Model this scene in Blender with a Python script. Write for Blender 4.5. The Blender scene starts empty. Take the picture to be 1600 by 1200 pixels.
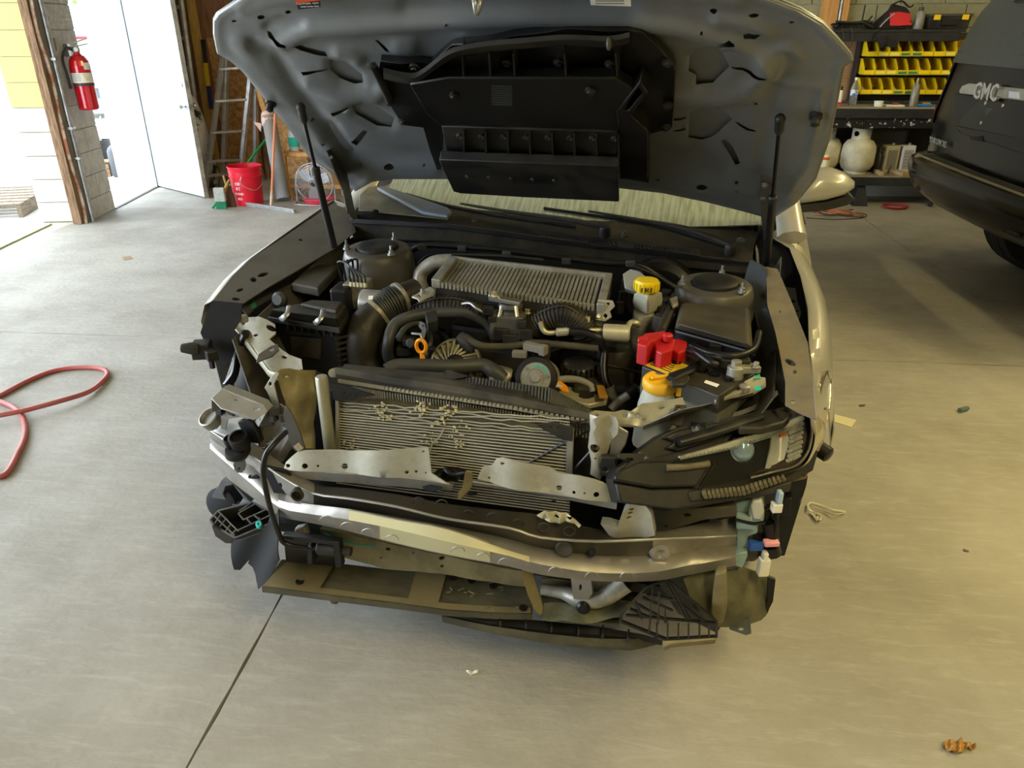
import bpy, bmesh, math, random
from mathutils import Vector, Matrix
from mathutils.geometry import delaunay_2d_cdt
random.seed(7)
S = bpy.context.scene
COL = S.collection
# ---------------------------------------------------------------- camera
F_PX, PITCH, ROLL, YAW, CAM_H = 1175.4, 0.43936, -0.004735, -0.09955, 1.5595
CAR_YAW, CAR_X, CAR_Y = -0.16485, -0.18533, 2.19462
cp, sp, cyw, syw = math.cos(PITCH), math.sin(PITCH), math.cos(YAW), math.sin(YAW)
FWD = Vector((syw*cp, cyw*cp, -sp)); _r = Vector((cyw, -syw, 0)); _u = _r.cross(FWD)
RIGHT = math.cos(ROLL)*_r + math.sin(ROLL)*_u
UP = -math.sin(ROLL)*_r + math.cos(ROLL)*_u
cam = bpy.data.objects.new('camera', bpy.data.cameras.new('camera')); COL.objects.link(cam)
cam.data.sensor_fit = 'HORIZONTAL'; cam.data.sensor_width = 36.0; cam.data.lens = F_PX/1600*36
cam.data.clip_start = 0.02; cam.data.clip_end = 200
cam.matrix_world = Matrix(((RIGHT.x, UP.x, -FWD.x, 0), (RIGHT.y, UP.y, -FWD.y, 0), (RIGHT.z, UP.z, -FWD.z, CAM_H), (0, 0, 0, 1)))
S.camera = cam
# ---------------------------------------------------------------- light
S.view_settings.view_transform = 'Standard'; S.view_settings.look = 'None'
S.view_settings.gamma = 1.0; S.view_settings.exposure = 0.0; S.view_settings.use_curve_mapping = False
w = bpy.data.worlds.new('sky'); S.world = w; w.use_nodes = True
bg = w.node_tree.nodes['Background']; bg.inputs[0].default_value = (0.78, 0.885, 1.0, 1); bg.inputs[1].default_value = 10.0
def lamp(name, kind, loc, rot, energy, col, **k):
    l = bpy.data.lights.new(name, kind); l.energy = energy; l.color = col
    for a, b in k.items(): setattr(l, a, b)
    o = bpy.data.objects.new(name, l); COL.objects.link(o); o.location = loc; o.rotation_euler = rot
    return o
lamp('sun', 'SUN', (-9, 3, 9), (0, math.radians(-28), math.radians(20)), 4.0, (1.0, 0.96, 0.88), angle=0.01)
LAMP_YELLOW = (1.0, 0.815, 0.37)
for (x, y, e) in ((1.3, -0.5, 98), (3.7, 2.0, 88), (3.5, 4.2, 120)):
    lamp('ceiling_tube_lamp', 'AREA', (x, y, 3.45), (0, 0, 0), e, LAMP_YELLOW, shape='RECTANGLE', size=0.3, size_y=2.3)
# ---------------------------------------------------------------- pixel -> place helpers (pixels of the 1600x1200 photograph)
EYE = Vector((0, 0, CAM_H))
def ray(px, py): return FWD + (px-800)/F_PX*RIGHT - (py-600)/F_PX*UP
CC, CS = math.cos(CAR_YAW), math.sin(CAR_YAW)
def to_car(v, point=True):
    x, y = (v.x-CAR_X, v.y-CAR_Y) if point else (v.x, v.y)
    return Vector((CC*x+CS*y, -CS*x+CC*y, v.z))
CEYE = to_car(EYE)
def W(px, py, **k):
    (a, val), = k.items(); v = ray(px, py); i = 'XYZ'.index(a)
    return EYE + v*((val-EYE[i])/v[i])
def K(px, py, **k):
    (a, val), = k.items(); v = to_car(ray(px, py), False); i = 'xyz'.index(a)
    return CEYE + v*((val-CEYE[i])/v[i])
def PY(y): return lambda a, b: K(a, b, y=y)
def PZ(z): return lambda a, b: K(a, b, z=z)
def PX(x): return lambda a, b: K(a, b, x=x)
def plane(p, n):
    n = Vector(n).normalized(); p = Vector(p)
    def f(a, b):
        v = to_car(ray(a, b), False); return CEYE + v*((p-CEYE).dot(n)/v.dot(n))
    return f
def P3(a, b, c):
    a, b, c = Vector(a), Vector(b), Vector(c); return plane(a, (b-a).cross(c-a))
def Wplane(p, n):
    n = Vector(n).normalized(); p = Vector(p)
    def f(a, b):
        v = ray(a, b); return EYE + v*((p-EYE).dot(n)/v.dot(n))
    return f
# ---------------------------------------------------------------- mesh builder
def spline(pts, sub=6, closed=False):
    P = [Vector(p) for p in pts]; n = len(P); out = []
    if n < 3: return P
    for i in range(n if closed else n-1):
        if closed: a, b, c, d = P[(i-1) % n], P[i], P[(i+1) % n], P[(i+2) % n]
        else: a, b, c, d = P[max(i-1, 0)], P[i], P[i+1], P[min(i+2, n-1)]
        for k in range(sub):
            t = k/sub
            out.append(0.5*((2*b)+(c-a)*t+(2*a-5*b+4*c-d)*t*t+(3*b-a-3*c+d)*t**3))
    if not closed: out.append(P[-1])
    return out
def pip(x, y, poly):
    r = False; j = len(poly)-1
    for i in range(len(poly)):
        a, b = poly[i], poly[j]
        if (a[1] > y) != (b[1] > y) and x < (b[0]-a[0])*(y-a[1])/(b[1]-a[1])+a[0]: r = not r
        j = i
    return r
def ell(x, y, rx, ry=None, n=10, rot=0):
    ry = rx if ry is None else ry; c, s = math.cos(rot), math.sin(rot)
    return [(x+c*rx*math.cos(t)-s*ry*math.sin(t), y+s*rx*math.cos(t)+c*ry*math.sin(t)) for t in [2*math.pi*i/n for i in range(n)]]
SPLIT = set('tower_nut push_clip harness_clip harness_connectors cowl_clip hinge_bolt bracket_bolt connector sensor_plugs loom_connector plug_cluster clutch_rivet boss lid_catch cap_marking pad_ribs weld_arcs flange_dimples foam_ribs'.split())
class MB:
    def __init__(self): self.v = []; self.f = []; self.m = []
    def add(self, vs, fs, m=0):
        o = len(self.v); self.v += [tuple(p) for p in vs]
        self.f += [tuple(i+o for i in f) for f in fs]; self.m += [m]*len(fs); return self
    def hexa(self, p, m=0):
        return self.add(p, [(0,3,2,1),(4,5,6,7),(0,1,5,4),(1,2,6,5),(2,3,7,6),(3,0,4,7)], m)
    def box(self, c, s, rot=None, m=0):
        c = Vector(c); R = rot if rot is not None else Matrix.Identity(3)
        if not isinstance(R, Matrix): R = Matrix.Rotation(rot, 3, 'Z')
        x, y, z = s[0]/2, s[1]/2, s[2]/2
        return self.hexa([c+R@Vector(q) for q in ((-x,-y,-z),(x,-y,-z),(x,y,-z),(-x,y,-z),(-x,-y,z),(x,-y,z),(x,y,z),(-x,y,z))], m)
    def prism(self, pts, vec, m=0):
        n = len(pts); v = Vector(vec); P = [Vector(p) for p in pts]
        return self.add(P+[p+v for p in P], [tuple(range(n))[::-1], tuple(range(n, 2*n))]+[(i, (i+1) % n, n+(i+1) % n, n+i) for i in range(n)], m)
    def loft(self, rows, cu=False, cv=False, caps=False, m=0):
        R = len(rows); N = len(rows[0]); vs = [p for r in rows for p in r]; fs = []
        for i in range(R if cu else R-1):
            for j in range(N if cv else N-1):
                a, b = i*N+j, i*N+(j+1) % N; c, d = ((i+1) % R)*N+(j+1) % N, ((i+1) % R)*N+j
                fs.append((a, b, c, d))
        if caps: fs += [tuple(range(N))[::-1], tuple(range((R-1)*N, R*N))]
        return self.add(vs, fs, m)
    def shell(self, rows, t, m=0):
        """open grid given a real thickness along vector t"""
        R = len(rows); N = len(rows[0]); t = Vector(t)
        A = [Vector(p) for r in rows for p in r]; n = len(A); fs = []
        for i in range(R-1):
            for j in range(N-1):
                a, b, c, d = i*N+j, i*N+j+1, (i+1)*N+j+1, (i+1)*N+j
                fs += [(a, b, c, d), (n+d, n+c, n+b, n+a)]
        ring = [j for j in range(N)]+[i*N+N-1 for i in range(1, R)]+[(R-1)*N+j for j in range(N-2, -1, -1)]+[i*N for i in range(R-2, 0, -1)]
        for q in range(len(ring)):
            a, b = ring[q], ring[(q+1) % len(ring)]; fs.append((b, a, n+a, n+b))
        return self.add(A+[p+t for p in A], fs, m)
    def tube(self, pts, r, n=8, sub=5, closed=False, caps=True, m=0, flat=1.0):
        P = spline(pts, sub, closed) if sub else [Vector(p) for p in pts]
        L = len(P); rr = r if callable(r) else ((lambda t: r) if not isinstance(r, (list, tuple)) else (lambda t: r[min(int(t*(len(r)-1)), len(r)-2)]*(1-(t*(len(r)-1)-min(int(t*(len(r)-1)), len(r)-2)))+r[min(int(t*(len(r)-1)), len(r)-2)+1]*(t*(len(r)-1)-min(int(t*(len(r)-1)), len(r)-2))))
        rows = []; prev = None
        for i in range(L):
            T = (P[(i+1) % L]-P[i-1]) if closed else (P[min(i+1, L-1)]-P[max(i-1, 0)])
            if T.length < 1e-9: T = Vector((0, 0, 1))
            T.normalize()
            if prev is None: prev = T.orthogonal().normalized() if abs(T.z) > .9 else T.cross(Vector((0, 0, 1))).normalized()
            N = prev-T*prev.dot(T)
            if N.length < 1e-6: N = T.orthogonal()
            N.normalize(); B = T.cross(N); prev = N; q = rr(i/max(L-1, 1))
            rows.append([P[i]+q*(math.cos(2*math.pi*k/n)*N+flat*math.sin(2*math.pi*k/n)*B) for k in range(n)])
        return self.loft(rows, cu=closed, cv=True, caps=caps and not closed, m=m)
    def lathe(self, prof, o, axis=(0, 0, 1), n=20, m=0, caps=True):
        A = Vector(axis).normalized(); X = A.orthogonal().normalized(); Y = A.cross(X); o = Vector(o)
        rows = [[o+A*h+r*(math.cos(2*math.pi*k/n)*X+math.sin(2*math.pi*k/n)*Y) for k in range(n)] for r, h in prof]
        return self.loft(rows, cv=True, caps=caps, m=m)
    def cyl(self, a, b, r, n=12, m=0):
        a, b = Vector(a), Vector(b); return self.lathe([(r, 0), (r, (b-a).length)], a, b-a, n, m)
    def ball(self, o, r, n=12, m=0, sz=1.0):
        k = max(n//2, 4)
        return self.lathe([(max(r*math.sin(math.pi*i/k), 1e-4), -r*sz*math.cos(math.pi*i/k)) for i in range(k+1)], o, (0, 0, 1), n, m)
    def plate(self, out, fn, t, holes=(), step=0, m=0, relief=None):
        """a sheet: outline and holes as 2-D points, fn maps them to 3-D, t = thickness vector"""
        hp = []
        for h in holes:
            if isinstance(h[0], (int, float)): h = ell(*h)
            hp.append([tuple(q[:2]) for q in h])
        polys = [[tuple(q[:2]) for q in out]]+hp; vs = []; es = []
        if step:
            dense = []
            for pl in polys:
                q = []
                for i in range(len(pl)):
                    a, b = pl[i], pl[(i+1) % len(pl)]; k = max(1, int(math.hypot(b[0]-a[0], b[1]-a[1])/step))
                    q += [(a[0]+(b[0]-a[0])*j/k, a[1]+(b[1]-a[1])*j/k) for j in range(k)]
                dense.append(q)
            polys = dense
        for pl in polys:
            o = len(vs); vs += [Vector(q) for q in pl]; es += [(o+i, o+(i+1) % len(pl)) for i in range(len(pl))]
        if step:
            x0, x1 = min(q[0] for q in polys[0]), max(q[0] for q in polys[0]); y0, y1 = min(q[1] for q in polys[0]), max(q[1] for q in polys[0])
            y = y0+step*.5; row = 0
            while y < y1:
                x = x0+step*(.25 if row % 2 else .75)
                while x < x1:
                    if pip(x, y, polys[0]) and not any(pip(x, y, h) for h in polys[1:]): vs.append(Vector((x, y)))
                    x += step
                y += step*.87; row += 1
        V, E, Fc = delaunay_2d_cdt(vs, es, [], 0, 1e-5)[:3]
        tri = []
        for f in Fc:
            cx = sum(V[i].x for i in f)/3; cy = sum(V[i].y for i in f)/3
            if pip(cx, cy, polys[0]) and not any(pip(cx, cy, h) for h in polys[1:]): tri.append(tuple(f))
        t = Vector(t); A = [Vector(fn(q.x, q.y)) for q in V]
        if relief: A = [p+Vector(relief(q.x, q.y)) for p, q in zip(A, V)]
        n = len(A); cnt = {}
        for f in tri:
            for i in range(3):
                a, b = f[i], f[(i+1) % 3]; k = (min(a, b), max(a, b)); cnt[k] = None if k in cnt else (a, b)
        fs = list(tri)+[tuple(n+i for i in f[::-1]) for f in tri]+[(b, a, n+a, n+b) for k in cnt if cnt[k] for a, b in [cnt[k]]]
        return self.add(A+[p+t for p in A], fs, m)
    def mesh(self, name, mats, smooth=35, fix=True):
        me = bpy.data.meshes.new(name); me.from_pydata(self.v, [], self.f)
        for x in (mats if isinstance(mats, (list, tuple)) else [mats]): me.materials.append(x)
        if any(self.m): me.polygons.foreach_set('material_index', self.m)
        if fix:
            b = bmesh.new(); b.from_mesh(me); bmesh.ops.recalc_face_normals(b, faces=b.faces); b.to_mesh(me); b.free()
        if smooth:
            me.polygons.foreach_set('use_smooth', [True]*len(me.polygons)); me.set_sharp_from_angle(angle=math.radians(smooth))
        me.update(); return me
    def islands(self):
        p = list(range(len(self.v)))
        def r(i):
            while p[i] != i: p[i] = p[p[i]]; i = p[i]
            return i
        for f in self.f:
            for i in f[1:]: p[r(i)] = r(f[0])
        g = {}
        for f in self.f: g.setdefault(r(f[0]), []).append(f)
        for fs in g.values():
            ids = sorted({i for f in fs for i in f}); k = {i: n for n, i in enumerate(ids)}; mb = MB()
            mb.add([self.v[i] for i in ids], [tuple(k[i] for i in f) for f in fs]); yield mb
    def build(self, name, mats, parent=None, smooth=35, bev=0, label=None, fix=True, seg=2):
        if name in SPLIT:
            for mb in self.islands(): o = mb.build1(name, mats, parent, smooth, bev, label, fix, seg)
            return o
        return self.build1(name, mats, parent, smooth, bev, label, fix, seg)
    def build1(self, name, mats, parent=None, smooth=35, bev=0, label=None, fix=True, seg=2):
        o = bpy.data.objects.new(name, self.mesh(name, mats, smooth, fix)); COL.objects.link(o); o.parent = parent
        if bev:
            b = o.modifiers.new('edge', 'BEVEL'); b.width = bev; b.segments = seg; b.limit_method = 'ANGLE'; b.angle_limit = math.radians(40); b.harden_normals = False
        if label: o['label'] = label
        return o
def tag(o, label, cat, group=None, kind=None):
    o['label'] = label; o['category'] = cat
    if group: o['group'] = group
    if kind: o['kind'] = kind
    return o
def thing(name, label, cat, loc=(0, 0, 0), rz=0, group=None):
    o = bpy.data.objects.new(name, None); COL.objects.link(o); o.location = loc; o.rotation_euler = (0, 0, rz); o.empty_display_size = .1
    return tag(o, label, cat, group)
def inst(src, parent, loc=(0, 0, 0), rot=(0, 0, 0), sc=(1, 1, 1)):
    c = src.copy(); COL.objects.link(c); c.parent = parent; c.location = loc; c.rotation_euler = rot; c.scale = sc; return c
def copy_tree(o, parent=None):
    c = o.copy(); COL.objects.link(c); c.parent = parent
    for ch in o.children: copy_tree(ch, c)
    return c
def struct(o): o['kind'] = 'structure'; return o
def stuff(o): o['kind'] = 'stuff'; return o
def text_mesh(body, size, depth=0.0, bend=None, bold=0.0):
    cu = bpy.data.curves.new('txt', 'FONT'); cu.body = body; cu.size = size; cu.extrude = depth; cu.align_x = 'CENTER'; cu.align_y = 'CENTER'; cu.resolution_u = 2; cu.offset = bold
    o = bpy.data.objects.new('txt', cu); COL.objects.link(o); bpy.context.view_layer.update()
    me = bpy.data.meshes.new_from_object(o.evaluated_get(bpy.context.evaluated_depsgraph_get()))
    bpy.data.objects.remove(o); bpy.data.curves.remove(cu)
    if bend:
        for v in me.vertices:
            a = v.co.x/bend; v.co = Vector((math.sin(a)*(bend+v.co.z), v.co.y, math.cos(a)*(bend+v.co.z)-bend))
    return me
def text(name, body, size, mat, parent, o, ex, ey, depth=.0008, bend=None, bold=0.0):
    """flat lettering at o, reading along ex with its top along ey"""
    me = text_mesh(body, size, depth, bend, bold); me.materials.clear(); me.materials.append(mat)
    ob = bpy.data.objects.new(name, me); COL.objects.link(ob); ob.parent = parent
    ex = Vector(ex).normalized(); ey = (Vector(ey)-ex*Vector(ey).dot(ex)).normalized(); ez = ex.cross(ey); o = Vector(o)
    ob.matrix_local = Matrix(((ex.x, ey.x, ez.x, o.x), (ex.y, ey.y, ez.y, o.y), (ex.z, ey.z, ez.z, o.z), (0, 0, 0, 1)))
    return ob
# ---------------------------------------------------------------- materials
def project(p):
    v = Vector(p)-EYE; d = v.dot(FWD); return 800+F_PX*v.dot(RIGHT)/d, 600-F_PX*v.dot(UP)/d
def lin(c): return tuple(((x/255)/12.92 if x/255 <= .04045 else ((x/255+.055)/1.055)**2.4) for x in c)
def mat(name, col, rough=.5, metal=0.0, dirt=None, amt=.4, scale=6.0, bump=0.0, bscale=60.0, coat=0.0, trans=0.0, emis=None, stretch=None, alpha=1.0, lo=.42, hi=.62, spec=.5, ior=1.45):
    m = bpy.data.materials.new(name); m.use_nodes = True; nt = m.node_tree; N = nt.nodes; L = nt.links
    p = N['Principled BSDF']; c = lin(col)+(1,)
    p.inputs['Base Color'].default_value = c; p.inputs['Roughness'].default_value = rough; p.inputs['Metallic'].default_value = metal
    p.inputs['Coat Weight'].default_value = coat; p.inputs['Coat Roughness'].default_value = .06
    p.inputs['Transmission Weight'].default_value = trans; p.inputs['Specular IOR Level'].default_value = spec; p.inputs['IOR'].default_value = ior
    p.inputs['Alpha'].default_value = alpha
    if emis: p.inputs['Emission Color'].default_value = lin(emis[:3])+(1,); p.inputs['Emission Strength'].default_value = emis[3]
    if dirt or bump:
        tc = N.new('ShaderNodeTexCoord'); mp = N.new('ShaderNodeMapping'); L.new(tc.outputs['Object'], mp.inputs[0])
        if stretch: mp.inputs['Scale'].default_value = stretch
    if dirt:
        nz = N.new('ShaderNodeTexNoise'); nz.inputs['Scale'].default_value = scale; nz.inputs['Detail'].default_value = 7; nz.inputs['Roughness'].default_value = .65
        L.new(mp.outputs[0], nz.inputs['Vector'])
        rp = N.new('ShaderNodeMapRange'); rp.inputs[1].default_value = lo; rp.inputs[2].default_value = hi; rp.inputs[4].default_value = amt
        L.new(nz.outputs[0], rp.inputs[0])
        mx = N.new('ShaderNodeMix'); mx.data_type = 'RGBA'; mx.inputs[6].default_value = c; mx.inputs[7].default_value = lin(dirt)+(1,)
        L.new(rp.outputs[0], mx.inputs[0]); L.new(mx.outputs[2], p.inputs['Base Color'])
        r2 = N.new('ShaderNodeMapRange'); r2.inputs[1].default_value = 0; r2.inputs[2].default_value = 1; r2.inputs[3].default_value = rough; r2.inputs[4].default_value = min(1, rough+.25)
        L.new(rp.outputs[0], r2.inputs[0]); L.new(r2.outputs[0], p.inputs['Roughness'])
    if bump:
        n2 = N.new('ShaderNodeTexNoise'); n2.inputs['Scale'].default_value = bscale; n2.inputs['Detail'].default_value = 4
        L.new(mp.outputs[0], n2.inputs['Vector'])
        b = N.new('ShaderNodeBump'); b.inputs['Strength'].default_value = bump; b.inputs['Distance'].default_value = .01
        L.new(n2.outputs[0], b.inputs['Height']); L.new(b.outputs[0], p.inputs['Normal'])
    return m
# ================================================================ ROOM
concrete = mat('concrete', (164, 160, 150), .58, dirt=(130, 125, 114), amt=.75, scale=1.6, bump=.25, bscale=38, lo=.35, hi=.7, spec=.35)
def dress_concrete(m):
    nt = m.node_tree; N = nt.nodes; L = nt.links; p = N['Principled BSDF']
    mx = [n for n in N if n.type == 'MIX'][0]; tc = [n for n in N if n.type == 'TEX_COORD'][0]
    mp = N.new('ShaderNodeMapping'); mp.inputs['Scale'].default_value = (3.0, 16, 1); mp.inputs['Rotation'].default_value = (0, 0, .5); L.new(tc.outputs['Object'], mp.inputs[0])
    n = N.new('ShaderNodeTexNoise'); n.inputs['Scale'].default_value = 2.2; n.inputs['Detail'].default_value = 9; n.inputs['Roughness'].default_value = .72; n.inputs['Distortion'].default_value = .6
    L.new(mp.outputs[0], n.inputs['Vector'])
    r = N.new('ShaderNodeMapRange'); r.inputs[1].default_value = .5; r.inputs[2].default_value = .8; r.inputs[4].default_value = .5; L.new(n.outputs[0], r.inputs[0])
    m2 = N.new('ShaderNodeMix'); m2.data_type = 'RGBA'; L.new(r.outputs[0], m2.inputs[0]); L.new(mx.outputs[2], m2.inputs[6]); m2.inputs[7].default_value = lin((190, 186, 176))+(1,)
    n3 = N.new('ShaderNodeTexNoise'); n3.inputs['Scale'].default_value = 17; n3.inputs['Detail'].default_value = 8; n3.inputs['Roughness'].default_value = .8; L.new(tc.outputs['Object'], n3.inputs['Vector'])
    r3 = N.new('ShaderNodeMapRange'); r3.inputs[1].default_value = .66; r3.inputs[2].default_value = .74; r3.inputs[4].default_value = .55; L.new(n3.outputs[0], r3.inputs[0])
    m3 = N.new('ShaderNodeMix'); m3.data_type = 'RGBA'; L.new(r3.outputs[0], m3.inputs[0]); L.new(m2.outputs[2], m3.inputs[6]); m3.inputs[7].default_value = lin((92, 84, 70))+(1,)
    L.new(m3.outputs[2], p.inputs['Base Color'])
    # trowel ridges
    b = [x for x in N if x.type == 'BUMP'][0]; ad = N.new('ShaderNodeMath'); ad.operation = 'ADD'
    src = b.inputs['Height'].links[0].from_socket; L.new(src, ad.inputs[0]); L.new(n.outputs[0], ad.inputs[1]); L.new(ad.outputs[0], b.inputs['Height'])
dress_concrete(concrete)
joint_dark = mat('joint_grit', (52, 47, 40), .95, dirt=(110, 102, 88), amt=.6, scale=40)
cmu = mat('grey_block', (186, 180, 166), .9, dirt=(156, 150, 136), amt=.6, scale=14, bump=.5, bscale=120)
cmu_olive = mat('painted_block', (150, 148, 118), .8, dirt=(132, 130, 104), amt=.6, scale=12, bump=.4, bscale=120)
mortar = mat('mortar', (178, 174, 158), .9, bump=.3)
cmu_white = mat('white_painted_block', (196, 192, 182), .7, dirt=(172, 166, 150), amt=.5, scale=8, bump=.3, bscale=100)
yellow_paint = mat('yellow_paint', (224, 204, 116), .7)
wood_raw = mat('weathered_wood', (140, 112, 84), .85, dirt=(84, 60, 44), amt=.8, scale=9, stretch=(6, 6, .6), bump=.3)
wood_new = mat('pine_wood', (205, 154, 92), .7, dirt=(176, 120, 66), amt=.6, scale=7, stretch=(8, 8, .7), bump=.15)
wood_yel = mat('yellow_pine', (190, 152, 78), .7, dirt=(150, 112, 52), amt=.6, scale=7, stretch=(8, 8, .7))
osb = mat('strand_board', (214, 168, 112), .8, dirt=(160, 110, 66), amt=.8, scale=26, bump=.25)
ply_dark = mat('stained_plywood', (160, 118, 88), .8, dirt=(112, 78, 58), amt=.7, scale=5, stretch=(6, 6, .8))
white_paint = mat('white_door_paint', (206, 210, 212), .5, dirt=(184, 194, 200), amt=.5, scale=3, stretch=(3, 3, .6))
edge_paint = mat('worn_door_edge', (176, 172, 158), .6, dirt=(120, 112, 96), amt=.6, scale=12)
steel = mat('zinc_steel', (176, 178, 178), .38, .9, dirt=(120, 116, 106), amt=.5, scale=12)
chrome = mat('chrome', (222, 224, 226), .12, 1.0)
alu = mat('aluminium', (196, 198, 200), .42, .85, dirt=(150, 148, 142), amt=.5, scale=10)
black_pl = mat('black_plastic', (22, 22, 23), .48, dirt=(62, 58, 48), amt=.45, scale=9)
blk_paint = mat('black_board_paint', (20, 21, 25), .55, dirt=(54, 56, 60), amt=.4, scale=10)
red_pl = mat('red_bucket_plastic', (206, 14, 42), .35)
red_gloss = mat('red_extinguisher_paint', (196, 10, 26), .22, coat=.6)
paper = mat('paper_label', (232, 230, 220), .7)
ink = mat('ink', (30, 30, 32), .7)
ink_grey = mat('grey_ink', (120, 118, 112), .7)
white_ink = mat('white_print', (240, 236, 232), .6)
green_m = mat('green_bristle', (44, 130, 96), .8, bump=.5, bscale=200)
teal = mat('teal_mark', (40, 178, 160), .6)
out_ground = mat('bright_yard_concrete', (190, 186, 178), .8, dirt=(190, 184, 172), amt=.5, scale=2)
out_white = mat('white_outdoor_panel', (196, 198, 196), .7)
grey_pl = mat('grey_outdoor_plastic', (72, 76, 80), .6)
glass_dark = mat('dark_glass', (40, 46, 52), .1, spec=.8)
foliage = mat('leaf_green', (116, 146, 74), .7)
# floor slabs between the sawn joints, each edge a little ragged
def slab(x0, x1, y0, y1, mb_mat, g=.0025):
    def edge(a, b):
        k = max(2, int((Vector(b)-Vector(a)).length/.09)); o = []
        for i in range(k):
            p = Vector(a).lerp(Vector(b), i/k); j = random.uniform(-.0022, .0022) if 0 < i < k else 0
            o.append(p+Vector((j, j, 0)))
        return o
    c = [(x0+g, y0+g, 0), (x1-g, y0+g, 0), (x1-g, y1-g, 0), (x0+g, y1-g, 0)]; r = []
    for i in range(4): r += edge(c[i], c[(i+1) % 4])
    mb = MB(); mb.prism(r, (0, 0, -.1)); return mb
base = struct(MB().box((1, 2.6, -.13), (18, 13, .06)).build('floor', joint_dark, None, 0))
jx = [-4.55, -.8826, 2.505, 5.9, 9.3]; jy = [-3.4, .36, 3.7468, 9.0]
for i in range(4):
    for j in range(3): slab(jx[i], jx[i+1], jy[j], jy[j+1], concrete, .004 if j < 2 else .0025).build('floor_slab', concrete, base, 0)
LA, LD, LN = Vector((-4.49, 6.43, 0)), Vector((-.159, .987, 0)).normalized(), Vector((.987, .159, 0)).normalized()
def LW(s, n, z): return LA+LD*s+LN*n+Vector((0, 0, z))
def lbox(mb, s0, s1, n0, n1, z0, z1, m=0):
    return mb.hexa([LW(s0, n0, z0), LW(s1, n0, z0), LW(s1, n1, z0), LW(s0, n1, z0), LW(s0, n0, z1), LW(s1, n0, z1), LW(s1, n1, z1), LW(s0, n1, z1)], m)
# wedge of slab reaching to the slanted left wall
mb = MB(); mb.prism([Vector((-4.55, 3.97, -.002)), Vector((-4.55, 9.0, -.002)), LW(2.6, -.45, -.002)], (0, 0, -.1)); mb.build('floor_slab', concrete, base, 0)
CEIL = 3.55
ceil_m = mat('ceiling_board', (206, 200, 182), .9)
struct(MB().box((1.6, 2.6, CEIL+.06), (16, 13, .12)).build('ceiling', ceil_m, None, 0))
# back wall, block part on the right
wb = struct(MB().box((3.9, 8.29, CEIL/2), (11.6, .26, CEIL)).build('wall_back', mortar, None, 0))
blk = MB().box((0, 0, 0), (.388, .02, .191)).mesh('block', cmu_olive, 0)
def put_block(me, par, loc, rz=0):
    o = bpy.data.objects.new('block', me); COL.objects.link(o); o.parent = par; o.location = loc; o.rotation_euler = (0, 0, rz)
WY = 8.15
z0 = W(1500, 43, Y=WY).z; x0 = W(1475, 10, Y=WY).x
for r in range(-7, 4):
    for c in range(-4, 6):
        put_block(blk, wb, (x0+.2+c*.398+(.199 if r % 2 == 0 else 0)-.4, WY, z0+.1+r*.2))
# back wall, timber part on the left
wl = struct(MB().box((-3.5, 8.78, CEIL/2), (3.4, .1, CEIL)).build('wall_left_back', ply_dark, None, 0))
struct(MB().box((-1.95, 8.5, CEIL/2), (.1, .7, CEIL)).build('wall_jog', ply_dark, None, 0))
for x in (-4.45, -3.72, -3.12, -2.3): MB().box((x, 8.70, 1.5), (.04, .07, 3.0)).build('stud', wood_raw, wl, 0)
for x in (-4.0, -3.45, -2.75): MB().box((x, 8.722, .75), (.44 if x < -3 else .7, .016, 1.5)).build('board', osb, wl, 0)
struct(MB().box((2.6, -3.5, CEIL/2), (13.4, .2, CEIL)).build('wall_front', cmu_olive, None, 0))
struct(MB().box((9.4, 2.6, CEIL/2), (.2, 13, CEIL)).build('wall_right', cmu_olive, None, 0))
# left wall: far piece, lintels, pier, near piece
mb = MB(); lbox(mb, 1.7, 2.45, -.4, 0, 0, CEIL); lbox(mb, .54, 1.7, -.4, 0, 2.12, CEIL); lbox(mb, -7.2, -.08, -.4, 0, 2.85, CEIL); lbox(mb, -10.5, -7.2, -.4, 0, 0, CEIL)
wall_l = struct(mb.build('wall_left', cmu_white, None, 0))
mb = MB(); lbox(mb, .01, .534, -.43, -.012, 0, CEIL); pier = struct(mb.build('wall_pier', mortar, None, 0))
zs = [.2*i-.02 for i in range(0, 16)]
ang = math.atan2(LD.y, LD.x)
for i, z in enumerate(zs):
    cuts = [.015, .28, .532] if i % 2 else [.015, .532]
    for a, b in zip(cuts[:-1], cuts[1:]):
        mb = MB(); lbox(mb, a+.003, b-.003, -.03, .0, z+.004+(0 if i else .022), z+.196); mb.build('block', cmu, pier, 0)
    mb = MB(); lbox(mb, -.006, .03, -.43, -.115, z+.004+(0 if i else .022), z+.196)
    mb.build('block', cmu_white if z < .9 else yellow_paint, pier, 0)
mb = MB(); lbox(mb, -.1, .005, -.112, -.07, 0, CEIL); mb.build('jamb_board', wood_raw, pier, 0, bev=.004)
mb = MB(); lbox(mb, -.115, -.03, -.068, -.03, 0, CEIL); mb.build('jamb_board', wood_raw, pier, 0, bev=.004)
mb = MB(); mb.tube([LW(-.06+.02*math.sin(i*1.3), -.02+.004*math.sin(i*2.1), i*.19) for i in range(19)], .016, 6, 3); mb.build('torn_trim', mat('torn_red_trim', (176, 116, 92), .8, dirt=(228, 214, 200), amt=.9, scale=9), pier)
mb = MB(); mb.cyl(LW(0, .02, 0), LW(0, .02, CEIL), .019, 12); cd = mb.build('conduit', steel, pier)
for z in (.55, .8, 1.35): mb = MB(); lbox(mb, -.03, .03, .0, .044, z, z+.02); mb.build('strap', steel, cd, 0)
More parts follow.
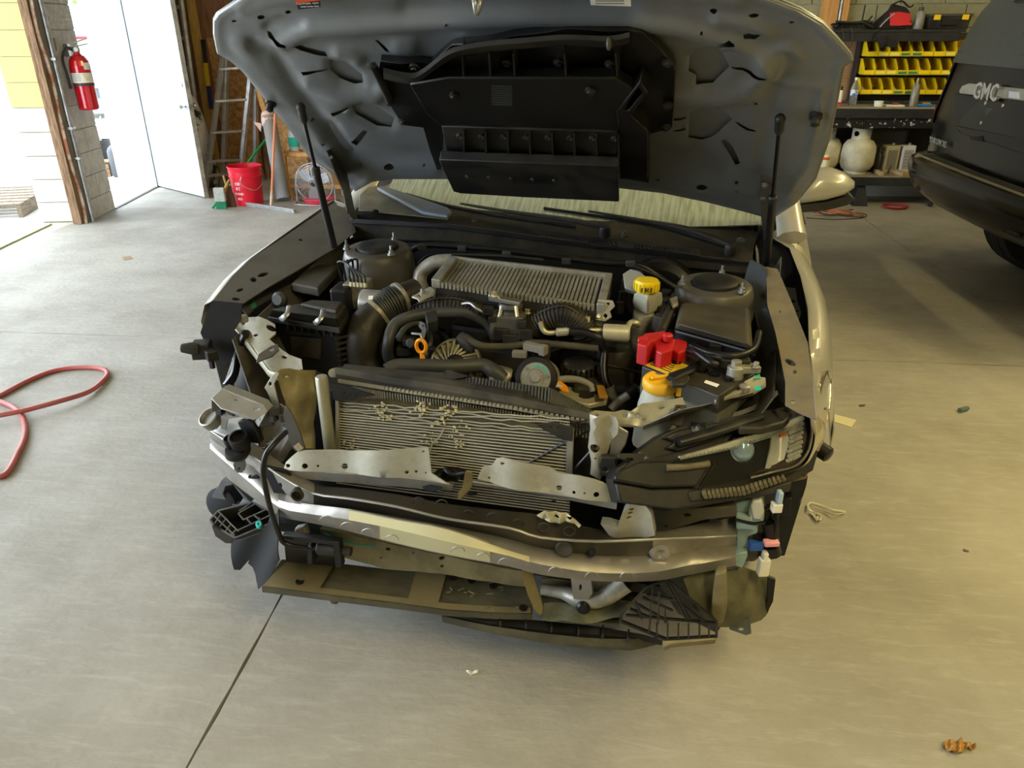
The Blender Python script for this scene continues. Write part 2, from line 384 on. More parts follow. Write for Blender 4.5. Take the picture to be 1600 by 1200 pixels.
# door frame and threshold
mb = MB(); lbox(mb, .536, .556, -.4, -.02, 0, 2.12); lbox(mb, 1.66, 1.72, -.4, .0, 0, 2.12); lbox(mb, .536, 1.72, -.4, .01, 2.08, 2.14)
struct(mb.build('trim_1', white_paint, None, 0))
mb = MB(); lbox(mb, .54, 1.68, -.02, .012, 0, .006); struct(mb.build('trim_2', mat('door_threshold', (70, 68, 62), .6), None, 0))
mb = MB(); lbox(mb, -9.2, -.1, -.42, -.30, 0, .012); struct(mb.build('trim_3', mat('mossy_sill', (186, 190, 150), .9, dirt=(150, 160, 110), amt=.8, scale=12), None, 0))
# open door
dh, df = Vector((-4.757, 8.09, 0)), Vector((-3.936, 7.515, 0))
du = (df-dh).normalized(); dn = Vector((du.y, -du.x, 0)); dn = dn if dn.y < 0 else -dn
door = MB(); door.hexa([dh+Vector((0, 0, .012)), df+Vector((0, 0, .012)), df-dn*.045+Vector((0, 0, .012)), dh-dn*.045+Vector((0, 0, .012)), dh+Vector((0, 0, 2.06)), df+Vector((0, 0, 2.06)), df-dn*.045+Vector((0, 0, 2.06)), dh-dn*.045+Vector((0, 0, 2.06))])
door = struct(door.build('door_1', white_paint, None, 0, bev=.003))
mb = MB(); e = df+du*.001; mb.hexa([e, e+du*.003, e-dn*.045+du*.003, e-dn*.045]+[q+Vector((0, 0, 2.05)) for q in (e, e+du*.003, e-dn*.045+du*.003, e-dn*.045)]); mb.build('door_edge', edge_paint, door, 0, label='scuffed bare edge of the white door')
for z, r in ((1.06, .028), (.86, .03)):
    for sgn in (1, -1):
        o = df-du*.07+Vector((0, 0, z+.03)) + (dn*0 if sgn > 0 else -dn*.045)
        mb = MB()
        if r == .03: mb.lathe([(.03, 0), (.03, .008), (.013, .012), (.013, .03), (.028, .04), (.03, .056), (.018, .066), (.001, .068)], o, dn*sgn, 16)
        elif sgn > 0: mb.lathe([(.03, 0), (.028, .012), (.02, .016), (.001, .017)], o, dn, 16)
        else: continue
        mb.build('door_knob' if r == .03 else 'deadbolt', chrome, door)
    mb = MB(); mb.box(df+du*.004-dn*.022+Vector((0, 0, z+.03)), (.004, .026, .06), math.atan2(du.y, du.x)); mb.build('latch_plate', steel, door, 0)
# ---------------------------------------------------------------- outdoors, through the openings
struct(MB().box((-14, 6, -.11), (19.3, 26, .1)).build('ground', out_ground, None, 0))
tr = thing('white_truck', 'white box truck with a red stripe seen through the open side door', 'truck', (W(152, 40, Y=15.2).x, 16, 0))
MB().box((.8, .3, 1.3), (6.0, 2.2, 1.5)).build('cargo_box', out_white, tr, 0, bev=.03)
MB().box((.8, -.815, W(150, 59, Y=15.2).z), (6.0, .03, .05)).build('stripe', mat('red_stripe', (120, 14, 14), .5), tr, 0)
for x in (-1.5, 3.0): MB().cyl((x-.0, -.8, .48), (x, -.5, .48), .48, 20).build('wheel', black_pl, tr)
MB().box((.8, .2, .5), (5.6, 1.9, .3)).build('chassis', grey_pl, tr, 0)
for x in (0, .36): MB().box((x, -.81, W(150, 37, Y=15.2).z), (.27, .03, .3)).build('window', mat('truck_glass', (40, 46, 52), .3), tr, 0)
t = thing('tree', 'leafy green tree over the white truck outside the door', 'tree', (W(145, 5, Y=20).x, 20.5, 0))
MB().tube([(0, 0, 0), (.1, 0, 1.6), (-.1, .1, 2.9)], [.2, .16, .08], 8).build('trunk', wood_raw, t)
MB().tube([(0, 0, 2.2), (.6, -.3, 2.6), (1.3, -.4, 2.5)], [.06, .04, .02], 6).build('branch', wood_raw, t)
lf = MB()
for i in range(900):
    c = Vector((random.gauss(.1, .9), random.gauss(-.1, .5), random.gauss(3.2, .5))); a = Vector((random.gauss(0, 1), random.gauss(0, 1), random.gauss(0, 1))).normalized()*.09; b = a.orthogonal()*.6
    lf.add([c-a, c+b, c+a, c-b], [(0, 1, 2, 3)])
stuff(lf.build('foliage', foliage, t, 0, fix=False))
struct(MB().box((-16, 24, 1.6), (26, .3, 3.2)).build('wall_yard', out_white, None, 0))
for i, (px, py, wd, h) in enumerate(((4, 262, .3, 1.0), (38, 266, .18, .9))):
    a = W(px, py, Z=0.0); p = []
    mb = MB(); mb.prism([(a.x-wd/2, a.y, 0), (a.x+wd/2, a.y, 0), (a.x+wd/2, a.y+.03, 0), (a.x-wd/2, a.y+.03, 0)], (-.15, .35, h*1.7))
    tag(mb.build('leaning_panel', mat('sheet_tan' if i else 'sheet_white', (226, 214, 186) if i else (240, 240, 236), .7), None, 0), ('narrow tan sheet leaning outside the garage opening', 'wide white sheet leaning outside the garage opening')[1-i], 'panel')
a = W(2, 276, Z=0); b = W(58, 276, Z=0)
mb = MB(); mb.hexa([a, b, b+Vector((0, .12, 0)), a+Vector((0, .12, 0)), a+Vector((0, 0, .07)), b+Vector((0, 0, .07)), b+Vector((0, .12, .07)), a+Vector((0, .12, .07))])
tag(mb.build('barrier_bar', mat('faded_red_white_bar', (226, 206, 200), .7, dirt=(190, 120, 110), amt=.8, scale=14), None, 0), 'long faded red and white bar lying outside the garage opening', 'bar')
wood_out = mat('sunbleached_wood', (120, 108, 92), .85, dirt=(86, 74, 60), amt=.8, scale=9, stretch=(6, .8, 6))
pt = thing('wooden_pallet', 'weathered wooden pallet on the yard ground outside the garage opening', 'pallet', tuple(W(37, 340, Z=-.06)), .32)
for i in range(3): MB().box((-.02-.48*i, .55, .055), (.04, 1.1, .11)).build('stringer', wood_out, pt, 0, bev=.004)
for i in range(7): MB().box((-.5, .07+.16*i, .121), (1.0, .12, .022)).build('plank', wood_out, pt, 0, bev=.003)
for i, (px, py, r, h, m, nm, lb) in enumerate(((166, 262, .13, .34, blk_paint, 'plant_pot', 'black pot outside the door beside a wooden crate'), (190, 276, .1, .42, grey_pl, 'gas_cylinder', 'grey gas cylinder outside the door behind the pier'), (206, 270, .1, .3, mat('white_jug', (230, 232, 228), .5), 'plastic_jug', 'white jug with a green label outside the door'))):
    c = W(px, py, Z=0); o = thing(nm, lb, nm.split('_')[1], tuple(c))
    MB().lathe([(r*.8, 0), (r, .03), (r, h*.7), (r*.8, h*.8), (r*.35, h*.88), (r*.35, h), (.001, h)] if i else [(r*.7, 0), (r, h), (r*.9, h), (r*.62, .05)], (0, 0, 0), (0, 0, 1), 18).build('body', m, o)
    if i == 2: MB().lathe([(r+.002, h*.25), (r+.002, h*.55)], (0, 0, 0), n=18, caps=False).build('label', mat('green_label', (70, 170, 110), .6), o)
    if i == 0:
        st = MB()
        for k in range(30):
            a = random.random()*6.28; st.tube([(0, 0, .3), (.06*math.cos(a), .06*math.sin(a), .45), (.18*math.cos(a), .18*math.sin(a), .42+.2*random.random())], .006, 4, 2)
        st.build('stems', out_white, o)
    if i == 1: MB().lathe([(.04, h), (.04, h+.06), (.02, h+.08), (.001, h+.08)], (0, 0, 0)).build('valve', steel, o)
c = W(160, 278, Z=0); o = thing('wooden_crate', 'low wooden crate outside the door in front of the black pot', 'crate', tuple(c), .3)
for i in range(3): MB().box((-.1, 0, .03+.05*i), (.4, .02, .04)).build('slat', wood_raw, o, 0)
for i in range(3): MB().box((-.1, .06+.08*i, .17), (.4, .06, .015)).build('plank', wood_raw, o, 0)
for x in (-.28, .08): MB().box((x, .12, .08), (.03, .24, .15)).build('cleat', wood_raw, o, 0)
# ================================================================ CAR (car frame: x across, y rearwards from the front axle, z up)
paint = mat('silver_car_paint', (168, 165, 156), .32, .15, coat=.6)
bay = mat('bay_grey_paint', (84, 82, 77), .36, .15, dirt=(78, 70, 54), amt=.5, scale=9)
hoodm = mat('hood_inner_grey', (126, 130, 134), .3, .3, dirt=(112, 114, 114), amt=.5, scale=6)
sheet_m = mat('pale_sheet_metal', (176, 174, 160), .40, .5, dirt=(144, 138, 114), amt=.55, scale=11)
silver = mat('silver_steel', (160, 158, 154), .36, .55, dirt=(128, 122, 106), amt=.5, scale=9)
olive = mat('dusty_olive_metal', (132, 122, 88), .55, .25, dirt=(92, 84, 60), amt=.6, scale=10)
dusty = mat('dusty_black_plastic', (32, 30, 28), .5, dirt=(76, 69, 52), amt=.5, scale=7)
rubber = mat('grey_rubber_hose', (58, 61, 62), .45, dirt=(74, 70, 58), amt=.4, scale=12)
black_sat = mat('satin_black', (13, 13, 15), .36, dirt=(32, 30, 27), amt=.4, scale=8)
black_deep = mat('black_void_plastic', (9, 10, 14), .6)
black_matte = mat('matte_black_plastic', (20, 20, 20), .75, dirt=(44, 41, 34), amt=.5, scale=8, spec=.25)
cast = mat('cast_aluminium', (178, 174, 158), .42, .55, dirt=(100, 92, 70), amt=.7, scale=22)
alu_pipe = mat('dull_alu_pipe', (182, 181, 174), .4, .6, dirt=(120, 112, 88), amt=.6, scale=14)
brass_alu = mat('pale_gold_alu', (210, 204, 172), .35, .55, dirt=(168, 156, 116), amt=.5, scale=14)
orange = mat('orange_plastic', (238, 150, 14), .4)
yellow_cap = mat('yellow_cap_plastic', (226, 196, 14), .4)
amber_cap = mat('amber_cap_plastic', (236, 180, 30), .4, dirt=(190, 140, 40), amt=.4)
red_cover = mat('red_terminal_plastic', (186, 24, 34), .4, dirt=(150, 40, 36), amt=.5, scale=20)
milky = mat('milky_plastic', (170, 168, 150), .5, dirt=(132, 126, 102), amt=.5, scale=14)
blue_tank = mat('pale_blue_plastic', (150, 178, 182), .5, dirt=(140, 146, 130), amt=.5, scale=14)
glassy = mat('clear_lens', (240, 242, 244), .02, trans=1.0, ior=1.12)
warm_chrome = mat('lamp_reflector', (220, 216, 206), .18, .95)
CAR = thing('car', 'damaged silver sedan with its hood up and front bumper stripped off', 'car', (CAR_X, CAR_Y, 0), CAR_YAW)
def P(name, out, fn, t, m, holes=(), bev=0, label=None, parent=None, step=0, smooth=35, relief=None):
    if isinstance(t, (int, float)): t = (0, t, 0)
    return MB().plate(out, fn, t, holes, step, relief=relief).build(name, m, parent or CAR, smooth, bev, label)
def tube(name, pts, r, m, parent=None, n=8, sub=5, label=None, closed=False, flat=1.0):
    return MB().tube(pts, r, n, sub, closed, flat=flat).build(name, m, parent or CAR, 60, 0, label)
def bolt(mb, p, ax, r=.007, h=.008, m=0):
    ax = Vector(ax).normalized(); mb.lathe([(r*1.5, 0), (r*1.5, h*.25), (r, h*.3), (r, h), (.0005, h)], p, ax, 6, m)
# ---------------------------------------------------------------- hood
HA = math.radians(35); HO = Vector((0, .40, 1.05)); HV = Vector((0, -math.cos(HA), math.sin(HA))); HN = Vector((0, -math.sin(HA), -math.cos(HA)))
def HP(off=0.0): return plane(HO+HN*off, HN)
def hu(px, py):
    p = HP()(px, py)-HO; return p.x, p.dot(HV)
hood_out = [(556, 297), (541, 287), (517, 266), (486, 247), (455, 203), (424, 166), (405, 141), (381, 111), (361, 94), (342, 83), (336, 53), (336, 31), (342, 22), (375, 0), (395, -15), (430, -24), (550, -36), (700, -44), (850, -45), (1000, -38), (1130, -22), (1205, 0), (1249, 17), (1283, 37), (1306, 61), (1326, 84), (1330, 95), (1316, 103), (1306, 159), (1293, 219), (1272, 280), (1242, 317), (1205, 341), (1171, 331), (1104, 314), (1036, 300), (967, 292), (830, 284), (695, 278), (611, 278), (580, 283)]
hood_holes = [
 [(514, 97), (540, 101), (565, 120), (567, 132), (553, 133), (530, 125), (515, 112)],
 [(1077, 91), (1090, 81), (1114, 74), (1129, 88), (1139, 108), (1114, 133), (1087, 135), (1087, 121), (1075, 115)],
 [(1077, 182), (1094, 169), (1117, 167), (1144, 190), (1114, 217), (1097, 223), (1075, 219)],
 [(549, 169), (567, 159), (589, 169), (616, 188), (611, 202), (589, 200), (555, 181)],
 [(417, 49), (423, 50), (431, 58), (448, 62), (449, 67), (434, 65), (420, 58)], [(460, 71), (469, 68), (478, 73), (508, 81), (512, 89), (497, 87), (470, 79)],
 [(470, 112), (510, 108), (512, 111), (474, 116)], [(548, 224), (567, 204), (575, 206), (557, 229)], [(516, 178), (543, 168), (546, 171), (520, 183)],
 (608, 259, 8, 4.5), (408, 27, 6, 4), (450, 19, 4.5, 3.5), (366, 33, 4, 2.2), (494, 55, 2.5, 2), (488, 187, 3, 2), (505, 225, 3, 2.5), (699, 31, 2.4, 2.2), (564, 255, 2, 1.6), (663, 256, 2, 1.6),
 [(586, 63), (591, 63), (607, 77), (608, 81), (603, 80)], (1115, 16, 6, 4), (1178, 24, 8, 3), (1237, 35, 4, 2), (1097, 44, 2.2, 2), (857, 29, 2.4, 2.2),
 [(1117, 72), (1119, 66), (1127, 59), (1140, 55), (1149, 60), (1148, 64), (1134, 65), (1124, 70)], [(1161, 53), (1170, 50), (1178, 53), (1187, 48), (1189, 54), (1180, 61), (1163, 58)],
 [(1142, 106), (1160, 105), (1180, 112), (1200, 112), (1196, 117), (1178, 117), (1160, 110), (1143, 109)], [(1052, 186), (1072, 183), (1072, 187), (1053, 189)], [(1052, 204), (1071, 201), (1071, 205), (1053, 206)],
 [(1127, 220), (1134, 218), (1146, 230), (1157, 256), (1149, 259), (1139, 240)], [(1148, 192), (1157, 193), (1168, 200), (1180, 204), (1180, 207), (1166, 204), (1155, 197)], (1097, 289, 9, 5), (1181, 162, 2.6, 2.2), (1029, 277, 2, 1.6), (1151, 284, 3, 2), (1151, 295, 2, 1.6), (1123, 160, 2, 1.6)]
ribs = [([(440, 66), (480, 45), (560, 40), (700, 32), (830, 26), (960, 30), (1060, 42), (1150, 66), (1205, 100)], 11, .016),
 ([(430, 85), (452, 120), (490, 170), (522, 215), (545, 240)], 9, -.012), ([(372, 62), (398, 108), (446, 162), (496, 214)], 12, .008),
 ([(480, 128), (530, 146), (585, 150), (600, 138)], 11, .014), ([(520, 200), (540, 238), (600, 243), (680, 243)], 9, -.008), ([(540, 264), (600, 262), (680, 262)], 8, .008),
 ([(1052, 148), (1110, 156), (1160, 146), (1190, 120), (1196, 90)], 12, .014), ([(1010, 282), (1090, 286), (1180, 300)], 10, .009), ([(1020, 240), (1100, 245), (1130, 262)], 13, -.010),
 ([(1205, 110), (1212, 126), (1250, 130), (1292, 134)], 5, .008), ([(1215, 130), (1200, 200), (1192, 260)], 12, -.006), ([(1285, 140), (1276, 200), (1262, 260), (1230, 305)], 5, .006),
 ([(395, 66), (402, 72), (415, 80)], 7, -.010), ([(528, 80), (548, 84), (560, 92)], 8, .010), ([(625, 70), (640, 70)], 14, .010), ([(420, 40), (440, 34), (470, 36)], 7, -.008),
 ([(1212, 78), (1232, 72), (1250, 84)], 6, .009), ([(1120, 28), (1160, 34), (1200, 48)], 8, .010), ([(380, 14), (420, 0), (520, -14), (700, -22), (1000, -18), (1150, 0)], 10, .008), ([(640, 10), (980, 6)], 16, -.008)]
def seg_d(x, y, a, b):
    dx, dy = b[0]-a[0], b[1]-a[1]; t = max(0, min(1, ((x-a[0])*dx+(y-a[1])*dy)/(dx*dx+dy*dy))); return math.hypot(x-a[0]-t*dx, y-a[1]-t*dy)
def hood_relief(px, py):
    h = 0
    for pl, wd, a in ribs:
        d = min(seg_d(px, py, pl[i], pl[i+1]) for i in range(len(pl)-1))
        if d < wd*2.2: h += a*(1/(1+(d/wd)**4))
    e = min(seg_d(px, py, hood_out[i], hood_out[(i+1) % len(hood_out)]) for i in range(len(hood_out)))
    if e < 14: h += .006*max(0, 1-abs(e-4)/9)
    for hh in hood_holes[:4]:
        e = min(seg_d(px, py, hh[i], hh[(i+1) % len(hh)]) for i in range(len(hh)))
        if e < 8: h -= .007*(1-e/8)
    return HN*h
hood = P('hood', hood_out, HP(-.012), -HN*.0012, hoodm, hood_holes, 0, None, None, 6.5, 50, hood_relief)
# outer skin behind the inner panel
cx_, cy_ = 835, 140
P('hood_skin', [((x-cx_)*1.006+cx_, (y-cy_)*1.008+cy_) for x, y in hood_out], HP(-.021), -HN*.002, hoodm, (), 0, None, hood, 22, 50, lambda a, b: -HN*.012*(1-((a-835)/520)**2))
P('hood_outer', [((x-cx_)*1.008+cx_, (y-cy_)*1.010+cy_) for x, y in hood_out], HP(-.024), -HN*.002, paint, (), 0, 'painted outer hood skin', hood, 22, 50, lambda a, b: -HN*.014*(1-((a-835)/520)**2))
# rolled rim joining the two sheets
tube('hem', [HP(-.02)(x, y) for x, y in hood_out], .0045, hoodm, hood, 6, 1, None, True)
# warning sticker and white label near the front edge
o_ = P('warning_label', [(456, -16), (498, -18), (501, 11), (466, 15)], HP(.012), -HN*.0006, black_sat, (), 0, 'black and orange warning sticker', hood)
P('orange_field', [(459, -16), (497, -18), (500, 1), (462, 5)], HP(.0126), -HN*.0004, mat('warning_orange', (226, 84, 36), .5), (), 0, None, hood)
hx = (HP()(520, 0)-HP()(470, 0)).normalized()
for i, (px, py, s, bd) in enumerate(((481, 5.6, .008, 'CAUTION  HOT'), (484, 10, .007, 'keep hands clear'))): text('lettering', bd, s, white_ink, hood, HP(.0135)(px, py), HP()(px+30, py-1.2)-HP()(px-30, py+1.2), HV, .0002)
P('white_label', [(921, -8), (985, -8), (986, 10), (923, 8)], HP(.012), -HN*.0006, paper, (), 0, 'white information sticker', hood)
for k in range(3): MB().plate([(930, -3+4*k), (975, -3+4*k), (975, -1.6+4*k), (930, -1.6+4*k)], HP(.0128), -HN*.0003).build('print_line', ink_grey, hood, 0)
tube('latch_striker', [HP(.005)(738, -6), HP(.05)(741, 2), HP(.065)(745, 22), HP(.05)(750, 4), HP(.005)(750, -6)], .005, steel, hood, 8, 4)
# rubber buffers
for px, py in ((424, 158), (1275, 178)): MB().lathe([(.016, 0), (.016, .012), (.011, .014), (.011, .03), (.004, .034), (.0005, .034)], HP(-.01)(px, py), HN, 14).build('rubber_buffer', black_pl, hood)
# black intake duct under the hood
DUCT = P('intake_duct', [(594, 95), (658, 97), (674, 100), (705, 76), (746, 64), (830, 54), (884, 47), (982, 47), (1003, 51), (1030, 68), (1051, 95), (1055, 112), (1053, 162), (1050, 199), (1013, 209), (1014, 282), (967, 282), (966, 210), (692, 200), (690, 264), (683, 265), (661, 200), (630, 190), (608, 162), (590, 118)], HP(.012), -HN*.018, black_sat, [[(690, 92), (740, 84), (780, 84), (780, 118), (700, 120)]], .002, 'black plastic intake duct', hood, 26, 40, lambda a, b: HN*(.012*math.sin(a/21)*math.sin(b/17)))
P('duct_floor', [(640, 132), (700, 122), (960, 122), (990, 140), (966, 206), (690, 198), (668, 180)], HP(.055), -HN*.03, black_sat, [], .004, None, hood, 0, 30)
for k in range(9): P('grille_line', [(768, 134+3.6*k), (800, 135+3.6*k), (800, 136.4+3.6*k), (768, 135.4+3.6*k)], HP(.0562), -HN*.001, rubber, (), 0, None, DUCT)
lipc = [(599, 108), (642, 116), (664, 107), (700, 80), (746, 68), (830, 60), (884, 56), (950, 58), (984, 52)]
rows = []
for off, dy in ((.012, 0), (.085, -2), (.090, 6), (.05, 14), (.012, 16)):
    rows.append(spline([HP(off)(x, y+dy) for x, y in lipc], 4))
MB().loft(rows, caps=False).build('seal_lip', black_pl, DUCT, 40)
MB().lathe([(.012, -.004), (.014, 0), (.009, .004), (.0005, .004)], HP(.093)(952, 68), HP()(1000, 66)-HP()(900, 70), 12).build('lip_end', rubber, DUCT)
for px in (720, 762, 800, 880, 960): P('web', [(px, 84), (px+3, 84), (px+6, 124), (px+3, 124)], HP(.05), -HN*.04, black_pl, (), 0, None, DUCT)
mb = MB()
for px, py in ((582, 102), (609, 158), (648, 104), (792, 96), (873, 95), (953, 98), (1043, 96), (1043, 163), (1040, 197), (923, 140), (710, 148), (630, 188)): mb.lathe([(.013, 0), (.013, .006), (.008, .008), (.007, .012), (.0005, .012)], HP(.018 if 100 > py or px > 1000 or px < 640 else .056)(px, py), HN, 12)
mb.build('push_clip', black_pl, DUCT)
tube('mount_arm', [HP(.022)(582, 102), HP(.026)(592, 120), HP(.026)(602, 142), HP(.022)(609, 158)], .011, black_pl, DUCT, 8, 4)
FRM = P('duct_frame', [(690, 198), (965, 206), (964, 258), (700, 251)], HP(.06), -HN*.02, black_pl, (), .002, None, hood)
for i in range(8):
    a = 722+34.6*i
    MB().loft([[HP(.06)(a, 202+i*.9), HP(.062)(a+3, 202+i*.9), HP(.062)(a+5, 251+i*.6), HP(.06)(a+2, 251+i*.6)], [HP(.078)(a, 204+i*.9), HP(.078)(a+3, 204+i*.9), HP(.074)(a+5, 249+i*.6), HP(.074)(a+2, 249+i*.6)]], cv=True, caps=True).build('rib', black_pl, FRM, 0)
    b = a-6 if i else 716
    mb = MB(); mb.lathe([(.009, 0), (.009, .006), (.006, .007), (.005, .003), (.0005, .003)], HP(.06)(b+2, 211+i*.6), HN, 12); mb.build('screw', rubber, FRM)
FL_ = P('duct_flap', [(686, 251), (703, 249), (965, 261), (967, 316), (930, 314), (820, 309), (720, 303), (709, 300)], HP(.085), -HN*.018, black_pl, (), .004, None, hood)
P('flap_lip', [(686, 250), (966, 260), (966, 266), (688, 257)], HP(.1), -HN*.03, black_pl, (), .003, None, FL_)
for i in range(5): MB().lathe([(.006, 0), (.006, .004), (.0005, .004)], HP(.085)(730+34*i, 275+i*1.6), HN, 10).build('clip', rubber, FL_)
P('side_channel', [(963, 176), (1000, 128), (1012, 146), (986, 182), (1012, 205), (1012, 280), (968, 280), (966, 200)], HP(.06), -HN*.045, black_sat, [[(972, 172), (998, 138), (1004, 146), (982, 174)]], .003, None, hood)
# gas struts
def strut(a, j, b):
    s = MB().cyl(a, j, .0055, 10).build('gas_strut', mat_rod, CAR, 60, 0, 'thin strut rod')
    MB().cyl(j, b, .0115, 14).build('strut_cylinder', black_sat, s)
    mb = MB(); mb.ball(a, .014, 12); mb.lathe([(.012, 0), (.012, .035), (.007, .045)], a, j-a, 12); mb.build('ball_end', black_pl, s)
    MB().lathe([(.013, -.01), (.013, .008), (.009, .012)], j, a-j, 14).build('strut_collar', black_pl, s)
mat_rod = mat('dark_strut_rod', (40, 41, 44), .25, .8)
a = HP(.012)(470, 168); b = K(522, 386, z=.93); strut(a, a.lerp(b, .43), b)
a = HP(.012)(1219, 186); b = K(1197, 412, z=.91); strut(a, a.lerp(b, .5), b)
# hinges
h1 = P('hinge', [(509, 236), (517, 232), (527, 246), (541, 272), (548, 305), (553, 330), (563, 338), (552, 343), (541, 330), (534, 296), (521, 266)], P3(HP(.012)(512, 240), HP(.012)(545, 285), K(552, 340, z=.96)), (.004, 0, 0), bay, [(516, 246, 3, 3)], 0, 'dark grey hood hinge')
h2 = P('hinge', [(1190, 273), (1207, 275), (1204, 372), (1195, 374), (1191, 330)], P3(HP(.012)(1190, 276), HP(.012)(1206, 276), K(1200, 372, z=.93)), (-.004, 0, 0), bay, (), 0, 'dark grey hood hinge')
mb = MB(); bolt(mb, HP(.02)(1195, 288), HN, .008, .01); bolt(mb, HP(.02)(1193, 307), HN, .008, .01); mb.build('hinge_bolt', steel, h2, 0)
# ---------------------------------------------------------------- windscreen, cowl, wipers
WS = Vector((0, .53, .955)); WN = Vector((0, -.53, .85))
dust_glass = mat('dusty_windscreen', (158, 164, 142), .35, dirt=(104, 110, 96), amt=.75, scale=10, stretch=(9, .7, .7), coat=.6)
ws = [[(-.70, .56, .975), (-.35, .51, .955), (0, .50, .95), (.35, .51, .94), (.70, .56, .955)], [(-.66, .9, 1.19), (-.33, .86, 1.18), (0, .85, 1.18), (.33, .86, 1.17), (.66, .9, 1.17)], [(-.58, 1.22, 1.37), (-.3, 1.18, 1.385), (0, 1.17, 1.39), (.3, 1.18, 1.385), (.58, 1.22, 1.36)]]
wsr = [spline(r, 4) for r in ws]; wsr = [[q[i] for q in wsr] for i in range(len(wsr[0]))]; wsr = [spline(c, 4) for c in wsr]
MB().shell(wsr, (0, .003, -.004)).build('windscreen', dust_glass, CAR, 60, 0, 'dusty streaked windscreen')
# cowl: front wall, lip, dusty tray, rear edge under the glass
xs = [i/12 for i in range(13)]
def lerp(a, b, t): return a+(b-a)*t
def pl_at(pts, t):
    k = t*(len(pts)-1); i = min(int(k), len(pts)-2); f = k-i; return (lerp(pts[i][0], pts[i+1][0], f), lerp(pts[i][1], pts[i+1][1], f))
def row(pts, fn, n=17): return [fn(*pl_at(pts, i/(n-1))) for i in range(n)]
rA = row([(556, 372), (700, 376), (870, 396), (1020, 412), (1180, 428)], PY(.32))
rB = row([(548, 342), (700, 350), (870, 373), (1020, 391), (1178, 410)], PY(.34))
rC = row([(550, 334), (700, 343), (870, 366), (1020, 385), (1176, 402)], PY(.37))
rD = row([(570, 312), (700, 334), (870, 352), (1020, 366), (1178, 386)], PY(.45))
rE = row([(585, 292), (700, 318), (870, 330), (1020, 338), (1185, 362)], PY(.56))
cowl = MB().shell([rA, rB, rC, rD, rE], (0, .004, -.006)).build('cowl', mat('cowl_plastic', (30, 30, 28), .75, dirt=(72, 66, 52), amt=.5, scale=8, spec=.2), CAR, 25)
P('cowl_seal', [(548, 340), (700, 349), (870, 372), (1020, 390), (1178, 408), (1178, 414), (1020, 397), (870, 379), (700, 356), (548, 348)], PY(.33), -.012, black_sat, (), .002, None, cowl)
# vent lattice: two rows of little windows along the front of the tray
vf = P3(rC[6], rC[14], rD[10])
hl = []
for i in range(56):
    t = i/55; x = 757+t*166*2*.99; y = 354.6+t*38
    if 1002-40 < x < 990: continue
    hl += [[(x, y), (x+3.6, y+.5), (x+3.6, y+3), (x, y+2.5)], [(x+1, y+4), (x+4.6, y+4.5), (x+4.6, y+7), (x+1, y+6.5)]]
P('vent_lattice', [(753, 351), (1092, 389.5), (1096, 398), (755, 364)], plane(vf(900, 372)+Vector((0, 0, .006)), (0, -.35, 1)), (0, 0, -.004), black_pl, hl, 0, None, cowl, 0, 0)
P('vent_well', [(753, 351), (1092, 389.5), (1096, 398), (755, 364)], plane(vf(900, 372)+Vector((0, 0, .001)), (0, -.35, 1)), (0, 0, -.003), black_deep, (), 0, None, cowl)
# bare metal shelf at the left end where the tray is off
P('cowl_metal', [(575, 292), (590, 290), (703, 334), (700, 342), (640, 336), (560, 328), (562, 305)], plane(K(620, 318, y=.44)+Vector((0, 0, .014)), (0, -.3, 1)), (0, 0, -.004), mat('dirty_cowl_metal', (122, 116, 96), .6, .2, dirt=(86, 80, 64), amt=.6, scale=12), [(588, 329, 5, 2.6)], .002, 'dirty bare metal at the cowl end', cowl, 0)
P('cowl_tube', [(588, 292), (600, 290), (700, 324), (706, 330), (700, 336), (660, 330)], plane(K(640, 312, y=.46)+Vector((0, 0, .03)), (0, -.2, 1)), (0, 0, -.014), mat('blue_grey_plastic', (92, 104, 118), .45, dirt=(110, 108, 96), amt=.5, scale=9), (), .005, 'blue grey plastic cowl strip', cowl)
mb = MB()
for px, py in ((740, 350), (975, 368), (1157, 377)): mb.lathe([(.014, 0), (.014, .006), (.007, .008), (.006, .014), (.0005, .014)], plane(vf(900, 372)+Vector((0, 0, .01)), (0, -.35, 1))(px, py), (0, -.3, 1), 12)
mb.build('cowl_clip', rubber, cowl)
wp = plane(K(900, 345, y=.46)+Vector((0, 0, .055)), (0, -.42, .9))
def wiper(piv, arm, blade):
    pts = [wp(*q) for q in arm]
    w_ = MB().tube(pts, [.018, .017, .012, .007], 8, 4, flat=.5).build('wiper', black_pl, CAR)
    MB().tube([wp(*q)-Vector((0, 0, .008)) for q in blade], .006, 6, 4).build('blade', black_sat, w_)
    MB().tube([wp(*q)-Vector((0, -.006, .018)) for q in blade], .004, 4, 4, flat=.4).build('blade_rubber', black_deep, w_)
    MB().lathe([(.02, -.03), (.02, .0), (.016, .008), (.0005, .009)], wp(*piv), (0, -.4, .9), 14).build('wiper_pivot', black_pl, w_)
wiper((945, 356), [(945, 355), (885, 343), (790, 330), (720, 318)], [(900, 350), (800, 336), (700, 318), (634, 300)])
wiper((1143, 384), [(1143, 383), (1075, 358), (1000, 344), (920, 330)], [(1140, 382), (1040, 352), (960, 338), (850, 322)])
